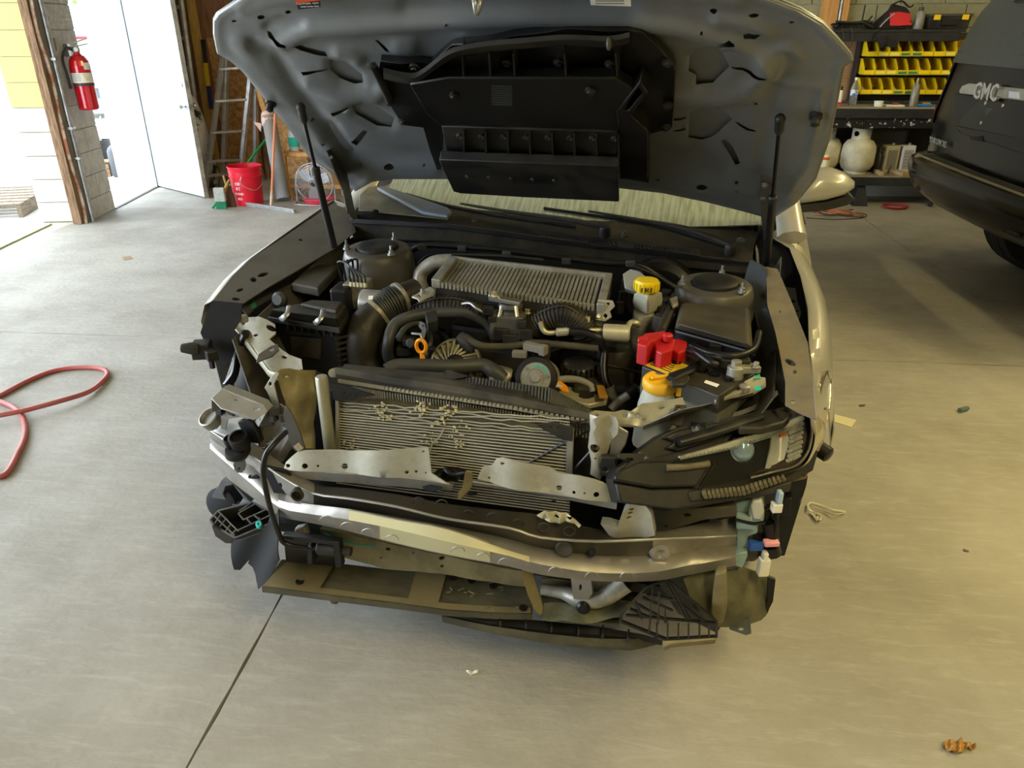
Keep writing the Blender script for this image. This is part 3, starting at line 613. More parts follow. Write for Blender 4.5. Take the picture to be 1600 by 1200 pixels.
# ---------------------------------------------------------------- body shell behind
def mir(r): return [(-x, y, z) for x, y, z in r]
roof_rows = []
for y, hw, z in ((1.2, .56, 1.385), (1.5, .58, 1.42), (2.0, .58, 1.43), (2.4, .55, 1.40)): roof_rows.append([(-hw, y, z-.03), (-hw*.6, y, z), (0, y, z+.012), (hw*.6, y, z), (hw, y, z-.03)])
MB().shell(roof_rows, (0, 0, -.03)).build('roof', paint, CAR, 60)
for s in (-1, 1):
    side = [[(s*.875, .52, .22), (s*.90, .55, .5), (s*.90, .58, .75), (s*.85, .62, .93)], [(s*.88, 1.2, .2), (s*.91, 1.2, .5), (s*.91, 1.2, .76), (s*.86, 1.2, .96)], [(s*.88, 2.2, .2), (s*.91, 2.2, .5), (s*.91, 2.2, .78), (s*.86, 2.2, .98)], [(s*.86, 2.75, .3), (s*.90, 2.75, .5), (s*.9, 2.75, .8), (s*.82, 2.75, 1.0)], [(s*.8, 3.6, .32), (s*.84, 3.6, .5), (s*.84, 3.6, .85), (s*.72, 3.55, 1.02)]]
    rows = [spline(r, 3) for r in side]
    MB().shell(rows, (-s*.03, 0, 0)).build('body_side', paint, CAR, 50)
    MB().tube([(s*.80, .50, .93), (s*.74, .78, 1.14), (s*.60, 1.22, 1.37)], [.05, .035, .035], 8, 4, flat=.7).build('pillar', paint, CAR, 60)
    MB().tube([(s*.58, 1.2, 1.375), (s*.60, 1.9, 1.41), (s*.55, 2.5, 1.38), (s*.72, 3.1, 1.04)], .035, 8, 4).build('pillar', paint, CAR, 60)
    MB().shell([[(s*.855, .66, .94), (s*.86, 1.5, .97), (s*.85, 2.6, 1.0)], [(s*.60, 1.22, 1.365), (s*.605, 1.7, 1.40), (s*.58, 2.4, 1.38)]], (-s*.004, 0, 0)).build('side_glass', glass_dark, CAR, 60)
    wh = MB().lathe([(.2, -.1), (.31, -.105), (.33, -.08), (.335, 0), (.33, .08), (.31, .105), (.2, .1)], (s*.69, 0.06, .335), (1, 0, 0), 32, caps=False).build('wheel', mat_tyre if 'mat_tyre' in globals() else black_pl, CAR, 50)
    rim = MB(); rim.lathe([(.205, -.09), (.2, .09), (.19, .085), (.19, -.08)], (s*.69, .06, .335), (1, 0, 0), 28, caps=False)
    for k in range(10):
        a = k*math.pi/5; rim.tube([(s*.755, .06, .335), (s*.765, .06+.195*math.cos(a), .335+.195*math.sin(a))], .014, 6, 0)
    rim.build('rim', alu, wh)
    wh2 = wh.copy(); COL.objects.link(wh2); wh2.location = (0, 2.67, 0); r2 = wh.children[0].copy(); COL.objects.link(r2); r2.parent = wh2
MB().box((0, 1.9, .26), (1.62, 3.2, .12)).build('underbody', black_pl, CAR, 0)
MB().shell([[(-.72, 3.5, 1.03), (0, 3.55, 1.05), (.72, 3.5, 1.03)], [(-.6, 2.95, 1.06), (0, 2.95, 1.08), (.6, 2.95, 1.06)], [(-.54, 2.42, 1.37), (0, 2.4, 1.4), (.54, 2.42, 1.37)]], (0, 0, -.02)).build('rear_glass', glass_dark, CAR, 60)
MB().shell([[(-.84, 3.6, .34), (0, 3.72, .34), (.84, 3.6, .34)], [(-.84, 3.6, .8), (0, 3.72, .85), (.84, 3.6, .8)], [(-.73, 3.52, 1.03), (0, 3.58, 1.06), (.73, 3.52, 1.03)]], (0, -.03, 0)).build('rear_panel', paint, CAR, 50)
MB().box((0, 1.1, .72), (1.4, .3, .36)).build('dashboard', black_pl, CAR, 0, .05)
for s in (-.36, .36):
    MB().loft([[(s-.24, 1.5, .5), (s+.24, 1.5, .5), (s+.24, 1.95, .5), (s-.24, 1.95, .5)], [(s-.24, 1.5, .62), (s+.24, 1.5, .62), (s+.22, 1.98, .62), (s-.22, 1.98, .62)], [(s-.2, 1.9, .66), (s+.2, 1.9, .66), (s+.2, 2.02, .66), (s-.2, 2.02, .66)], [(s-.17, 2.02, 1.2), (s+.17, 2.02, 1.2), (s+.17, 2.12, 1.2), (s-.17, 2.12, 1.2)]], cv=True, caps=True).build('car_seat', black_pl, CAR, 50)
# mirror on the photograph's right
mo = [(1242, 292), (1255, 280), (1275, 266), (1300, 264), (1322, 272), (1336, 284), (1336, 292), (1322, 303), (1290, 312), (1250, 318), (1236, 318)]
MX = plane(K(1290, 290, y=.80), (.25, -1, .15))
c_ = MX(1285, 292); rows = []
for k, (sc, off) in enumerate(((.35, -.055), (.75, -.045), (.95, -.02), (1.0, .01), (.98, .06), (.9, .09))):
    rows.append([c_+(MX(x, y)-c_)*sc+Vector((0, off, 0)) for x, y in mo])
mir_ = MB().loft(rows, cv=True, caps=True).build('door_mirror', paint, CAR, 60, label='silver door mirror cap')
MB().loft([[MX(x, y)+Vector((0, o, 0)) for x, y in ((1240, 318), (1290, 313), (1326, 303), (1334, 309), (1322, 318), (1290, 326), (1245, 330))] for o in (-.03, .0, .09)], cv=True, caps=True).build('mirror_base', black_pl, mir_, 40)
MB().tube([K(1256, 322, y=.84), K(1246, 334, y=.84), K(1236, 342, y=.84)], [.034, .026, .03], 8, 4, flat=.5).build('mirror_stalk', paint, mir_, 60)
# ---------------------------------------------------------------- bay shell
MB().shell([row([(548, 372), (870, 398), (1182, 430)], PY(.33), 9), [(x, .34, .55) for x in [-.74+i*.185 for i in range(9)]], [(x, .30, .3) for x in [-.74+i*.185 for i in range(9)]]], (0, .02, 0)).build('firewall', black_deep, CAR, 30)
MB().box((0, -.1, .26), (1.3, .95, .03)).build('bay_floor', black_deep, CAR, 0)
for s in (-1, 1):
    MB().shell([[(s*.62, -.55, .3), (s*.62, .0, .3), (s*.66, .36, .3)], [(s*.64, -.52, .66), (s*.66, 0, .68), (s*.7, .36, .72)], [(s*.72, -.45, .78), (s*.74, 0, .84), (s*.76, .36, .9)]], (s*.004, 0, 0)).build('inner_apron', bay, CAR, 50)
    c = Vector((-.5, .06, .925)) if s < 0 else Vector((.565, .06, .888))
    tw = MB().lathe([(.14, -.5), (.13, -.25), (.12, -.10), (.114, -.03), (.107, -.008), (.1, -.001), (.07, .0), (.068, -.006), (.0005, -.006)], c, (0, -.05, 1), 28).build('strut_tower', bay, CAR, 50)
    MB().lathe([(.066, -.004), (.066, .008), (.055, .014), (.03, .012), (.0005, .012)], c, (0, -.05, 1), 24).build('strut_cap', black_pl, tw)
    mb = MB()
    for a in (200, 320, 80): mb.lathe([(.012, 0), (.012, .006), (.008, .007), (.008, .014), (.004, .016), (.004, .03), (.0005, .03)], c+Vector((.098*math.cos(math.radians(a)), .098*math.sin(math.radians(a)), -.002)), (0, 0, 1), 8)
    mb.build('tower_nut', steel, tw)
# fenders ------------------------------------------------------------------
lf_in = [(560, 345), (520, 392), (460, 425), (420, 447), (380, 474)]; lf_out = [(520, 312), (430, 375), (390, 405), (362, 432), (330, 470)]
fl = P('fender_flange', [(548, 330), (556, 362), (520, 390), (460, 425), (420, 448), (380, 474), (337, 472), (332, 470), (362, 432), (390, 405), (432, 378), (520, 318)], plane(K(440, 430, z=.86), (.12, -.16, 1)), (0, 0, -.003), bay, [(369, 467, 7, 2.6), (396, 437, 5, 4), (411, 429, 9, 3, 10, -.3), (470, 375, 3, 1.6), (375, 453, 6, 2.4, 10, -.4)], 0, 'dusty left fender flange', None, 14, 40)
fpl = plane(K(440, 430, z=.86), (.12, -.16, 1))
r0 = row([(548, 322), (520, 312), (432, 374), (390, 404), (362, 431), (331, 470)], fpl, 11)
MB().shell([r0, [p+Vector((-.03, 0, -.015)) for p in r0], [p+Vector((-.055, .0, -.07)) for p in r0], [Vector((-.9, p.y, .62)) for p in r0], [Vector((-.895, p.y, .36+.33*max(0, 1-((p.y)/.38)**2)**.5 if abs(p.y) < .38 else .36)) for p in r0]], (.003, 0, 0)).build('fender', paint, CAR, 50, 0, 'silver left fender outer panel')
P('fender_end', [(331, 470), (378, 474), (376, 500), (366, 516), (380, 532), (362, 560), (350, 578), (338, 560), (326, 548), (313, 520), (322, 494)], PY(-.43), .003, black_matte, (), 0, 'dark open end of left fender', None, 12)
cl = MB(); cl.box(K(316, 546, y=-.47), (.05, .05, .045), .4); cl.box(K(328, 552, y=-.48), (.03, .06, .03), .9); cl.box(K(330, 563, y=-.48), (.014, .012, .05)); cl.lathe([(.014, 0), (.018, .02), (.012, .05), (.0005, .05)], K(312, 545, y=-.49), (-1, -.4, .1), 10)
cl.build('side_lamp_plug', black_pl, CAR, 30, .003)
tube('liner_edge', [K(384, 520, y=-.42), K(372, 552, y=-.43), K(366, 585, y=-.46), K(352, 606, y=-.5)], .022, black_sat, flat=.5)
MB().lathe([(.05, 0), (.066, .012), (.07, .03), (.07, .15), (.06, .165), (.0005, .165)], K(404, 603, y=-.36)-Vector((0, 0, .04)), (0, .1, 1), 20).build('charcoal_canister', black_sat, CAR)
P('liner', [(378, 520), (400, 555), (430, 590), (442, 640), (440, 660), (395, 622), (350, 605), (362, 572)], PY(-.36), .006, black_sat, (), .003, 'black left wheel liner', None, 20)
# right fender
rin = [(1202, 367), (1235, 387), (1252, 430), (1264, 480), (1266, 540), (1272, 600), (1276, 652)]; rout = [(1246, 345), (1259, 395), (1288, 462), (1300, 530), (1301, 600), (1296, 645)]
n_ = 13
def ftop(a, b): return plane(K(1240, 500, z=.84), (-.1, -.14, 1))(a, b)
A_ = row(rin, ftop, n_); B_ = [];
for i in range(n_):
    q = pl_at(rout, i/(n_-1)); B_.append(K(q[0], q[1], x=.885))
MID = [a.lerp(b, .55)+Vector((0, 0, .022)) for a, b in zip(A_, B_)]
C_ = [Vector((.905, b.y, b.z-.1)) for b in B_]
D_ = [Vector((.905, b.y, .36+(.33*(1-(b.y/.38)**2)**.5 if abs(b.y) < .38 else 0))) for b in B_]
MB().shell([spline(r, 1) for r in (A_, MID, B_, C_, D_)], (-.003, 0, -.002)).build('fender', paint, CAR, 60, 0, 'silver right fender outer panel')
fr = P('fender_flange', [(1197, 417), (1215, 420), (1235, 467), (1262, 535), (1270, 600), (1275, 655), (1250, 645), (1227, 632), (1227, 595), (1212, 520), (1199, 475)], plane(K(1230, 530, z=.85), (-.1, -.14, 1)), (0, 0, -.003), mat('brown_grey_flange', (96, 90, 78), .75, .0, dirt=(128, 116, 84), amt=.6, scale=9), [(1235, 566, 10, 4.5, 10, .5), (1242, 581, 3.4, 3), (1239, 628, 4, 3), (1219, 487, 2.2, 1.6)], .001, 'dusty right fender flange', None, 14, 40)
P('fender_seal', [(1172, 406), (1185, 412), (1197, 420), (1197, 477), (1212, 520), (1227, 595), (1228, 634), (1220, 627), (1195, 555), (1182, 502), (1175, 474), (1164, 465), (1160, 447), (1164, 432)], plane(K(1200, 520, z=.82), (-.75, -.2, .6)), (.006, 0, 0), mat('blue_black_seal', (62, 66, 72), .5, dirt=(90, 88, 78), amt=.4, scale=9), (), .002, 'black rubber fender seal', None, 14, 50)
P('fender_bracket', [(1228, 448), (1243, 450), (1246, 470), (1252, 488), (1250, 496), (1240, 494), (1233, 470)], plane(K(1240, 470, z=.79), (0, -.1, 1)), (0, 0, -.004), sheet_m, [(1240, 470, 3, 3), (1246, 485, 2.6, 2.2)], .001, 'pale bracket inside right fender')
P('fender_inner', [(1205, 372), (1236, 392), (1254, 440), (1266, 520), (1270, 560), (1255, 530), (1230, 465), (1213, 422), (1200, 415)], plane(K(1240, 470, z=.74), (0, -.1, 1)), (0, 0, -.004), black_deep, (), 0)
P('seal_boot', [(1205, 372), (1222, 378), (1238, 402), (1240, 425), (1228, 435), (1215, 418), (1202, 410)], plane(K(1222, 405, z=.87), (-.3, -.4, 1)), (0, 0, -.03), black_sat, (), .006)
# ---------------------------------------------------------------- intercooler
ia, ib, ic_, id_ = K(675, 440, y=-.14), K(945, 480, y=-.14), K(957, 432, y=.03), K(703, 404, y=.03)
inn = (ib-ia).cross(id_-ia).normalized()
def IC(u, v, h=0): return ia.lerp(ib, u).lerp(id_.lerp(ic_, u), v)+inn*h
IR = MB().hexa([IC(0, 0, -.055), IC(1, 0, -.055), IC(1, 1, -.055), IC(0, 1, -.055), IC(0, 0, -.008), IC(1, 0, -.008), IC(1, 1, -.008), IC(0, 1, -.008)]).build('intercooler', mat('fin_dark', (84, 80, 72), .5, .5, dirt=(60, 54, 44), amt=.5), CAR, 0)
fin = MB(); nf = 36
for i in range(nf):
    u0 = .065+i*(.88/nf); u1 = u0+.88/nf*.62
    fin.hexa([IC(u0, .0, -.01), IC(u1, .0, -.01), IC(u1, .93, -.01), IC(u0, .93, -.01), IC(u0, .02, .0), IC(u1, .02, .0), IC(u1, .93, .0), IC(u0, .93, .0)])
stuff(fin.build('cooling_bars', alu_pipe, IR, 0))
for nm, u0, u1, v0, v1 in (('end_frame', 0, .055, -.04, 1.0), ('end_frame', .955, 1.0, -.04, 1.0), ('rear_tank', .0, 1.0, .93, 1.0)):
    MB().hexa([IC(u0, v0, -.06), IC(u1, v0, -.06), IC(u1, v1, -.06), IC(u0, v1, -.06), IC(u0, v0, .012), IC(u1, v0, .012), IC(u1, v1, .012), IC(u0, v1, .012)]).build(nm, alu_pipe, IR, 0, .003)
tab = MB()
for i in range(38):
    u = .06+i*.0235; tab.hexa([IC(u, -.05, -.012), IC(u+.014, -.05, -.012), IC(u+.014, .01, -.012), IC(u, .01, -.012), IC(u, -.05, .004), IC(u+.014, -.05, .004), IC(u+.014, .01, .004), IC(u, .01, .004)])
stuff(tab.build('crimp_tabs', sheet_m, IR, 0))
rows = []
for u in [i/10 for i in range(11)]:
    sag = .018*math.sin(math.pi*u)**.7; rows.append([IC(.03+.93*u, -.03, -.012), IC(.03+.93*u, -.12, -.03), IC(.03+.93*u, -.14, -.05-sag), IC(.03+.93*u, -.05, -.075-sag), IC(.03+.93*u, .3, -.06)])
MB().loft(rows, cv=True, caps=True).build('front_tank', black_sat, IR, 40)
tube('charge_pipe', [K(706, 408, y=.05), K(680, 410, y=.04), K(660, 424, y=.03), K(656, 440, y=.02), K(662, 456, y=.02)], .023, alu_pipe, IR, 12)
P('mount_bracket', [(643, 463), (652, 458), (672, 447), (679, 452), (676, 460), (655, 471), (652, 466)], plane(IC(0, .1, -.01), (0, -.2, 1)), (0, 0, -.006), sheet_m, [(655, 461, 2.4, 1.6)], .002, None, IR)
mb = MB(); bolt(mb, plane(IC(0, .1, -.008), (0, -.2, 1))(660, 457), (0, 0, 1), .006, .012); bolt(mb, IC(.97, -.05, -.03), (.2, -.8, .6), .006, .012); mb.build('bracket_bolt', steel, IR, 0)
rb = P('mount_bracket', [(934, 468), (957, 470), (961, 479), (953, 487), (956, 496), (945, 503), (931, 500)], plane(IC(1, -.08, -.03), (0, -1, .3)), (0, .006, 0), sheet_m, [(946, 494, 3, 3.4), (950, 475, 2.5, 2)], .002, None, IR)
# throttle body, manifold and runners
TB = MB().box(K(795, 505, y=-.17), (.10, .07, .07), .05).build('throttle_body', mat('dusty_grey_cast', (74, 72, 66), .55, .2, dirt=(104, 98, 76), amt=.6, scale=14), CAR, 0, .01)
MB().lathe([(.032, 0), (.036, .01), (.032, .02), (.036, .03), (.032, .04), (.036, .05), (.03, .06)], K(798, 488, y=-.165)-Vector((0, 0, .03)), (0, 0, 1), 18).build('bellows', rubber, TB)
P('bracket', [(763, 460), (778, 462), (781, 467), (812, 473), (812, 478), (763, 470)], PY(-.19), .03, steel, (), .002, 'bright zinc bracket', TB)
mb = MB(); bolt(mb, K(772, 462, y=-.195), (0, -.3, 1), .008, .012); bolt(mb, K(825, 488, y=-.15), (0, -.3, 1), .009, .014); mb.build('bracket_bolt', brass_alu, TB, 0)
for px in (784, 806): tube('stay', [K(px, 478, y=-.19), K(px+(-4 if px < 800 else 2), 495, y=-.2)], .006, brass_alu, TB, 6, 0)
cn = MB()
for px, py, s in ((763, 485, .03), (770, 498, .024), (784, 520, .045), (800, 530, .05), (822, 520, .04), (815, 505, .03)): cn.box(K(px, py, y=-.2), (s, s*.8, s*.8), .2)
cn.build('connector', black_pl, TB, 0, .003)
MAN = MB().box(K(790, 540, y=-.16)-Vector((0, 0, .03)), (.16, .09, .08), .05).build('intake_manifold', dusty, CAR, 0, .015)
for pts, r in (([(636, 500), (655, 487), (690, 478), (725, 480), (752, 490)], .028), ([(832, 512), (850, 500), (880, 492), (904, 503), (916, 522)], .033)):
    p_ = [K(x, y, y=-.16) for x, y in pts]; rn = tube('runner', p_, r, dusty, MAN, 12)
    sp_ = spline(p_, 6); mb = MB()
    for i in range(1, len(sp_)-1):
        T = (sp_[i+1]-sp_[i-1]).normalized(); mb.lathe([(r*.98, -.003), (r*1.12, -.0025), (r*1.12, .0025), (r*.98, .003)], sp_[i], T, 14)
    mb.build('runner_ribs', dusty, rn, 30)
    for s in (-.5, .5): tube('spine', [q+Vector((0, -.6*r, r*(.8+s*.3)+.002)) for q in sp_], .003, dusty, rn, 5, 0)
tube('vacuum_pipe', [K(722, 475, y=-.18), K(735, 474, y=-.19), K(745, 482, y=-.2), K(758, 490, y=-.2)], .005, steel)
# hoses
hz = [(626, 578, .66), (608, 560, .70), (607, 535, .76), (616, 508, .80), (640, 495, .82), (680, 489, .82), (730, 489, .82), (762, 506, .79), (775, 530, .75), (775, 548, .71)]
tube('coolant_hose', [K(x, y, z=z) for x, y, z in hz], .0165, rubber, None, 12, 6, 'grey rubber coolant hose')
P('hose_clip', [(664, 488), (682, 484), (684, 500), (668, 503)], PZ(.845), (0, 0, -.03), black_pl, (), .002)
tube('upper_radiator_hose', [K(x, y, z=z) for x, y, z in ((604, 580, .71), (622, 572, .72), (660, 572, .72), (710, 573, .715), (752, 571, .71), (772, 580, .70), (788, 592, .68))], .021, rubber, None, 12, 6, 'grey upper radiator hose')
MB().lathe([(.026, -.03), (.03, -.02), (.03, .02), (.026, .03)], K(782, 588, z=.68), (1, .2, -.2), 16).build('thermostat_housing', cast, CAR)
tube('engine_hose', [K(x, y, z=z) for x, y, z in ((622, 530, .78), (634, 512, .80), (652, 505, .8), (668, 515, .79), (672, 535, .75), (664, 556, .72))], .0085, rubber, None, 8, 5)
tube('wire_loom', [K(x, y, z=z) for x, y, z in ((722, 525, .76), (740, 535, .76), (760, 541, .755), (800, 541, .75), (830, 536, .76), (870, 538, .76), (935, 545, .76))], .010, mat('dusty_loom_tape', (62, 59, 50), .75, dirt=(94, 86, 66), amt=.6, scale=16), None, 10, 5, 'dusty taped wire loom')
MB().lathe([(.018, 0), (.022, .02), (.022, .05), (.016, .06), (.0005, .06)], K(718, 526, z=.76), (1, -.3, -.5), 14).build('loom_boot', rubber, CAR)
# intake pipe
ip = [(585, 592, .62), (569, 560, .68), (567, 530, .74), (576, 505, .78), (596, 485, .81), (622, 470, .83), (652, 458, .84)]
ipp = [K(x, y, z=z) for x, y, z in ip]
INT = tube('intake_pipe', ipp, [.048, .050, .050, .050, .048, .044, .046], dusty, None, 16, 6, 'dusty black air intake pipe')
sp_ = spline(ipp, 8); mb = MB()
for i in range(31, 40): mb.lathe([(.046, -.0035), (.052, -.002), (.052, .002), (.046, .0035)], sp_[i], sp_[i+1]-sp_[i-1], 18)
mb.build('bellows', rubber, INT, 40)
for i in (30, 41): MB().lathe([(.051, -.006), (.054, -.005), (.054, .005), (.051, .006)], sp_[i], sp_[i+1]-sp_[i-1], 20).build('hose_clamp', cast, INT)
mb = MB()
for i in (12, 20, 44): 
    n2 = (sp_[i+1]-sp_[i-1]).normalized(); d_ = (CEYE-sp_[i]); d_ = (d_-n2*d_.dot(n2)).normalized(); mb.lathe([(.014, 0), (.014, .003), (.009, .004), (.0005, .002)], sp_[i]+d_*.047, d_, 14)
mb.build('boss', dusty, INT)
# alternator
ac = K(712, 569, y=-.26); aax = Vector((.22, -1, .45)).normalized()
ALT = MB().lathe([(.03, -.12), (.068, -.11), (.076, -.09), (.076, -.02), (.073, .0), (.068, .004), (.066, -.012), (.0005, -.012)], ac, aax, 28).build('alternator', cast, CAR, 40)
mb = MB(); X_ = aax.orthogonal().normalized(); Y_ = aax.cross(X_)
for k in range(22):
    a = k*2*math.pi/22; e = X_*math.cos(a)+Y_*math.sin(a); f = -X_*math.sin(a)+Y_*math.cos(a)
    mb.hexa([ac+e*(.026 if q[2] == 0 else .069)+f*(q[0]*(1 if q[2] == 0 else 1.5)+(.012 if q[2] == 0 else 0))+aax*q[1] for q in ((-.0024, -.01, 0), (.0024, -.01, 0), (.0024, -.01, 1), (-.0024, -.01, 1), (-.0024, .008, 0), (.0024, .008, 0), (.0024, .002, 1), (-.0024, .002, 1))])
mb.build('vent_fins', cast, ALT, 0)
MB().lathe([(.072, -.088), (.077, -.086), (.077, -.06), (.072, -.058)], ac, aax, 28).build('stator_ring', black_pl, ALT)
MB().lathe([(.028, -.012), (.030, .006), (.026, .012), (.016, .013), (.012, .009), (.0005, .009)], ac, aax, 20).build('pulley', black_sat, ALT)
# dipstick
dp = K(658, 541, y=-.34); mb = MB(); mb.tube([dp+Vector((.014*math.cos(a), 0, .019*math.sin(a))) for a in [i*math.pi/8 for i in range(16)]], .0055, 8, 2, True); mb.tube([dp+Vector((0, 0, -.019)), dp+Vector((.002, 0, -.035)), dp+Vector((.004, 0, -.056))], [.005, .008, .005], 8, 3); mb.box(dp+Vector((.004, 0, -.06)), (.022, .012, .01))
mb.build('oil_dipstick', orange, CAR, 60, label='orange oil dipstick ring')
tube('dipstick_tube', [dp+Vector((.004, 0, -.062)), dp+Vector((.008, .02, -.15))], .006, steel)
P('wire_bracket', [(656, 502), (663, 505), (666, 515), (662, 533), (660, 540), (657, 530), (659, 516), (654, 510)], PY(-.31), .003, steel, [(661, 509, 2, 2)], 0, 'bright wire bracket')
tube('bracket_rod', [K(644, 521, y=-.33), K(657, 522, y=-.34), K(660, 533, y=-.34)], .004, steel, None, 6, 0)
mb = MB()
for px, py, s in ((640, 533, .035), (628, 528, .025), (632, 547, .04), (652, 536, .03), (675, 545, .02)): mb.box(K(px, py, y=-.28), (s, s, s*.6), .15)
mb.lathe([(.016, 0), (.016, .03), (.012, .034), (.0005, .034)], K(648, 535, y=-.3), (0, -1, .3), 14)
mb.build('sensor_plugs', black_pl, CAR, 30, .003)
# ac compressor
cc = K(838, 590, y=-.34); cax = Vector((.05, -1, .42)).normalized()
CMP = MB().lathe([(.02, -.16), (.045, -.15), (.05, -.1), (.055, -.04), (.05, -.02), (.03, -.015)], cc, cax, 24).build('ac_compressor', cast, CAR, 40)
MB().lathe([(.042, -.025), (.055, -.02), (.057, -.012), (.052, -.008), (.055, -.004), (.052, 0), (.057, .006), (.055, .012), (.043, .014), (.042, .006)], cc, cax, 32, caps=False).build('pulley', black_sat, CMP)
MB().lathe([(.042, .006), (.042, .011), (.024, .012), (.022, .009), (.014, .009), (.012, .016), (.0005, .016)], cc, cax, 32).build('clutch_plate', alu_pipe, CMP)
tube('clutch_paint', [cc+cax*.013+(cax.orthogonal().normalized()*math.cos(a)+cax.cross(cax.orthogonal().normalized())*math.sin(a))*.033 for a in [2.4+i*.22 for i in range(9)]], .003, teal, CMP, 6, 2, 'green paint mark', flat=.3)
mb = MB()
for k in range(3):
    a = .5+k*2.1; bolt(mb, cc+cax*.012+(cax.orthogonal().normalized()*math.cos(a)+cax.cross(cax.orthogonal().normalized())*math.sin(a))*.033, cax, .004, .006)
mb.build('clutch_rivet', steel, CMP, 0)
MB().box(K(846, 549, y=-.27), (.05, .05, .04), .2).build('compressor_bracket', dusty, CMP, 0, .01)
mb = MB(); mb.box(K(835, 543, y=-.3), (.06, .022, .02), -.3); mb.box(K(812, 553, y=-.31), (.04, .02, .018), .1); mb.box(K(849, 547, y=-.31), (.018, .024, .026), -.3); mb.build('loom_connector', mat('grey_connector', (120, 116, 102), .55), CMP, 0, .002)
# oil filter, housing, lower brackets
oc = K(905, 566, z=.70)
OF = MB().lathe([(.046, -.09), (.05, -.085), (.05, -.012), (.046, -.004), (.038, .0), (.02, .004), (.0005, .003)], oc, (0, -.08, 1), 28).build('oil_filter', mat('scratched_black', (44, 44, 47), .35, dirt=(140, 138, 130), amt=.6, scale=20, lo=.55, hi=.62), CAR, 40)
mb = MB()
for k in range(20):
    a = k*2*math.pi/20; mb.box(oc+Vector((.05*math.cos(a), .05*math.sin(a), -.02)), (.006, .006, .03), a)
mb.build('grip_flutes', black_sat, OF, 0)
MB().lathe([(.055, -.13), (.058, -.12), (.058, -.09), (.05, -.088)], oc, (0, -.08, 1), 24).build('filter_base', cast, OF)
P('oil_cooler_plate', [(872, 612), (885, 603), (905, 605), (930, 600), (952, 610), (948, 626), (920, 632), (885, 624)], PZ(.645), (0, 0, -.015), brass_alu, [(916, 617, 13, 5.5)], .003, 'pale oily mounting plate')
tube('heater_pipe', [K(870, 594, z=.67), K(885, 592, z=.675), (K(905, 594, z=.675)), K(922, 602, z=.665), K(926, 612, z=.65)], .010, mat('pale_grey_hose', (140, 140, 134), .5), None, 10)
P('plastic_tag', [(866, 598), (876, 595), (886, 603), (889, 612), (878, 610)], PZ(.685), (0, 0, -.004), orange, (), 0, 'orange plastic tag')
P('plastic_tag', [(932, 600), (944, 602), (950, 620), (936, 620)], PZ(.668), (0, 0, -.006), mat('dull_amber', (176, 128, 42), .5), (), .001, 'amber plastic tag')
P('small_bracket', [(838, 595), (850, 593), (866, 596), (880, 602), (866, 603), (845, 602)], PZ(.69), (0, 0, -.006), mat('bright_pale_bracket', (196, 200, 194), .4, .3), (), .001)
# a/c lines
can_a, can_b = K(942, 519, z=.80), K(982, 521, z=.80)
ACL = MB().lathe([(.02, 0), (.024, .003), (.024, (can_b-can_a).length), (.02, (can_b-can_a).length+.004), (.0005, (can_b-can_a).length+.004)], can_a, can_b-can_a, 20).build('muffler_can', brass_alu, CAR, 40, 0, 'pale gold ac muffler can')
tube('ac_pipe', [K(844, 503, z=.82), K(848, 514, z=.80), K(856, 520, z=.79), K(875, 519, z=.79), K(900, 517, z=.80), K(942, 516, z=.80)], .0075, brass_alu, ACL, 10)
for a, b, r in (((840, 500), (850, 512), .011), ((870, 519), (886, 518), .012), ((884, 518), (894, 517), .010)):
    MB().cyl(K(*a, z=.80), K(*b, z=.80), r, 10).build('fitting', alu_pipe, ACL)
MB().lathe([(.006, 0), (.006, .02), (.008, .022), (.008, .036), (.0005, .037)], K(917, 514, z=.80), (0, 0, 1), 10).build('service_port', brass_alu, ACL)
tube('outlet_pipe', [K(980, 512, z=.805), K(986, 504, z=.81), K(994, 505, z=.81), K(998, 507, z=.8)], .0085, brass_alu, ACL, 10)
tube('ac_hose', [K(x, y, z=z) for x, y, z in ((890, 518, .80), (915, 520, .80), (935, 528, .79), (944, 548, .75), (943, 575, .71), (946, 595, .68), (953, 607, .66))], .0115, black_sat, ACL, 10, 6, 'black ac hose')
mb = MB(); mb.cyl(K(952, 604, z=.665), K(958, 618, z=.64), .014, 12); mb.cyl(K(958, 618, z=.64), K(968, 630, z=.62), .011, 10); mb.build('hose_ferrule', alu_pipe, ACL)
tube('lower_ac_hose', [K(955, 640, z=.62), K(966, 628, z=.64), K(980, 618, z=.66), K(992, 608, z=.67)], .012, alu_pipe, ACL, 10)
MB().cyl(K(980, 616, z=.665), K(996, 605, z=.68), .0145, 14).build('pressure_sensor', black_sat, ACL)
# engine block, heads and accessories underneath
EB = MB().box((0, -.02, .52), (.72, .40, .22)).build('engine_block', mat('grimy_block', (46, 43, 36), .6, .2, dirt=(78, 70, 50), amt=.6, scale=16), CAR, 0, .03)
for x, y, z, sx, sy, sz in ((-.22, -.2, .58, .16, .14, .1), (.05, -.2, .62, .2, .12, .1), (.28, -.18, .62, .16, .16, .1), (-.05, -.05, .7, .3, .14, .1), (.25, .0, .68, .22, .2, .12), (-.30, .0, .66, .18, .2, .1)):
    MB().box((x, y, z), (sx, sy, sz), random.uniform(-.2, .2)).build('engine_cover', dusty, EB, 0, .015)
MB().lathe([(.05, -.06), (.06, -.05), (.06, .03), (.05, .045), (.02, .048), (.0005, .048)], K(960, 560, z=.68), (0, -.1, 1), 22).build('fluid_pump', dusty, EB)
MB().lathe([(.04, -.02), (.05, -.015), (.05, .015), (.04, .02)], K(960, 605, z=.58), (0, -1, .3), 22).build('idler_pulley', black_sat, EB)
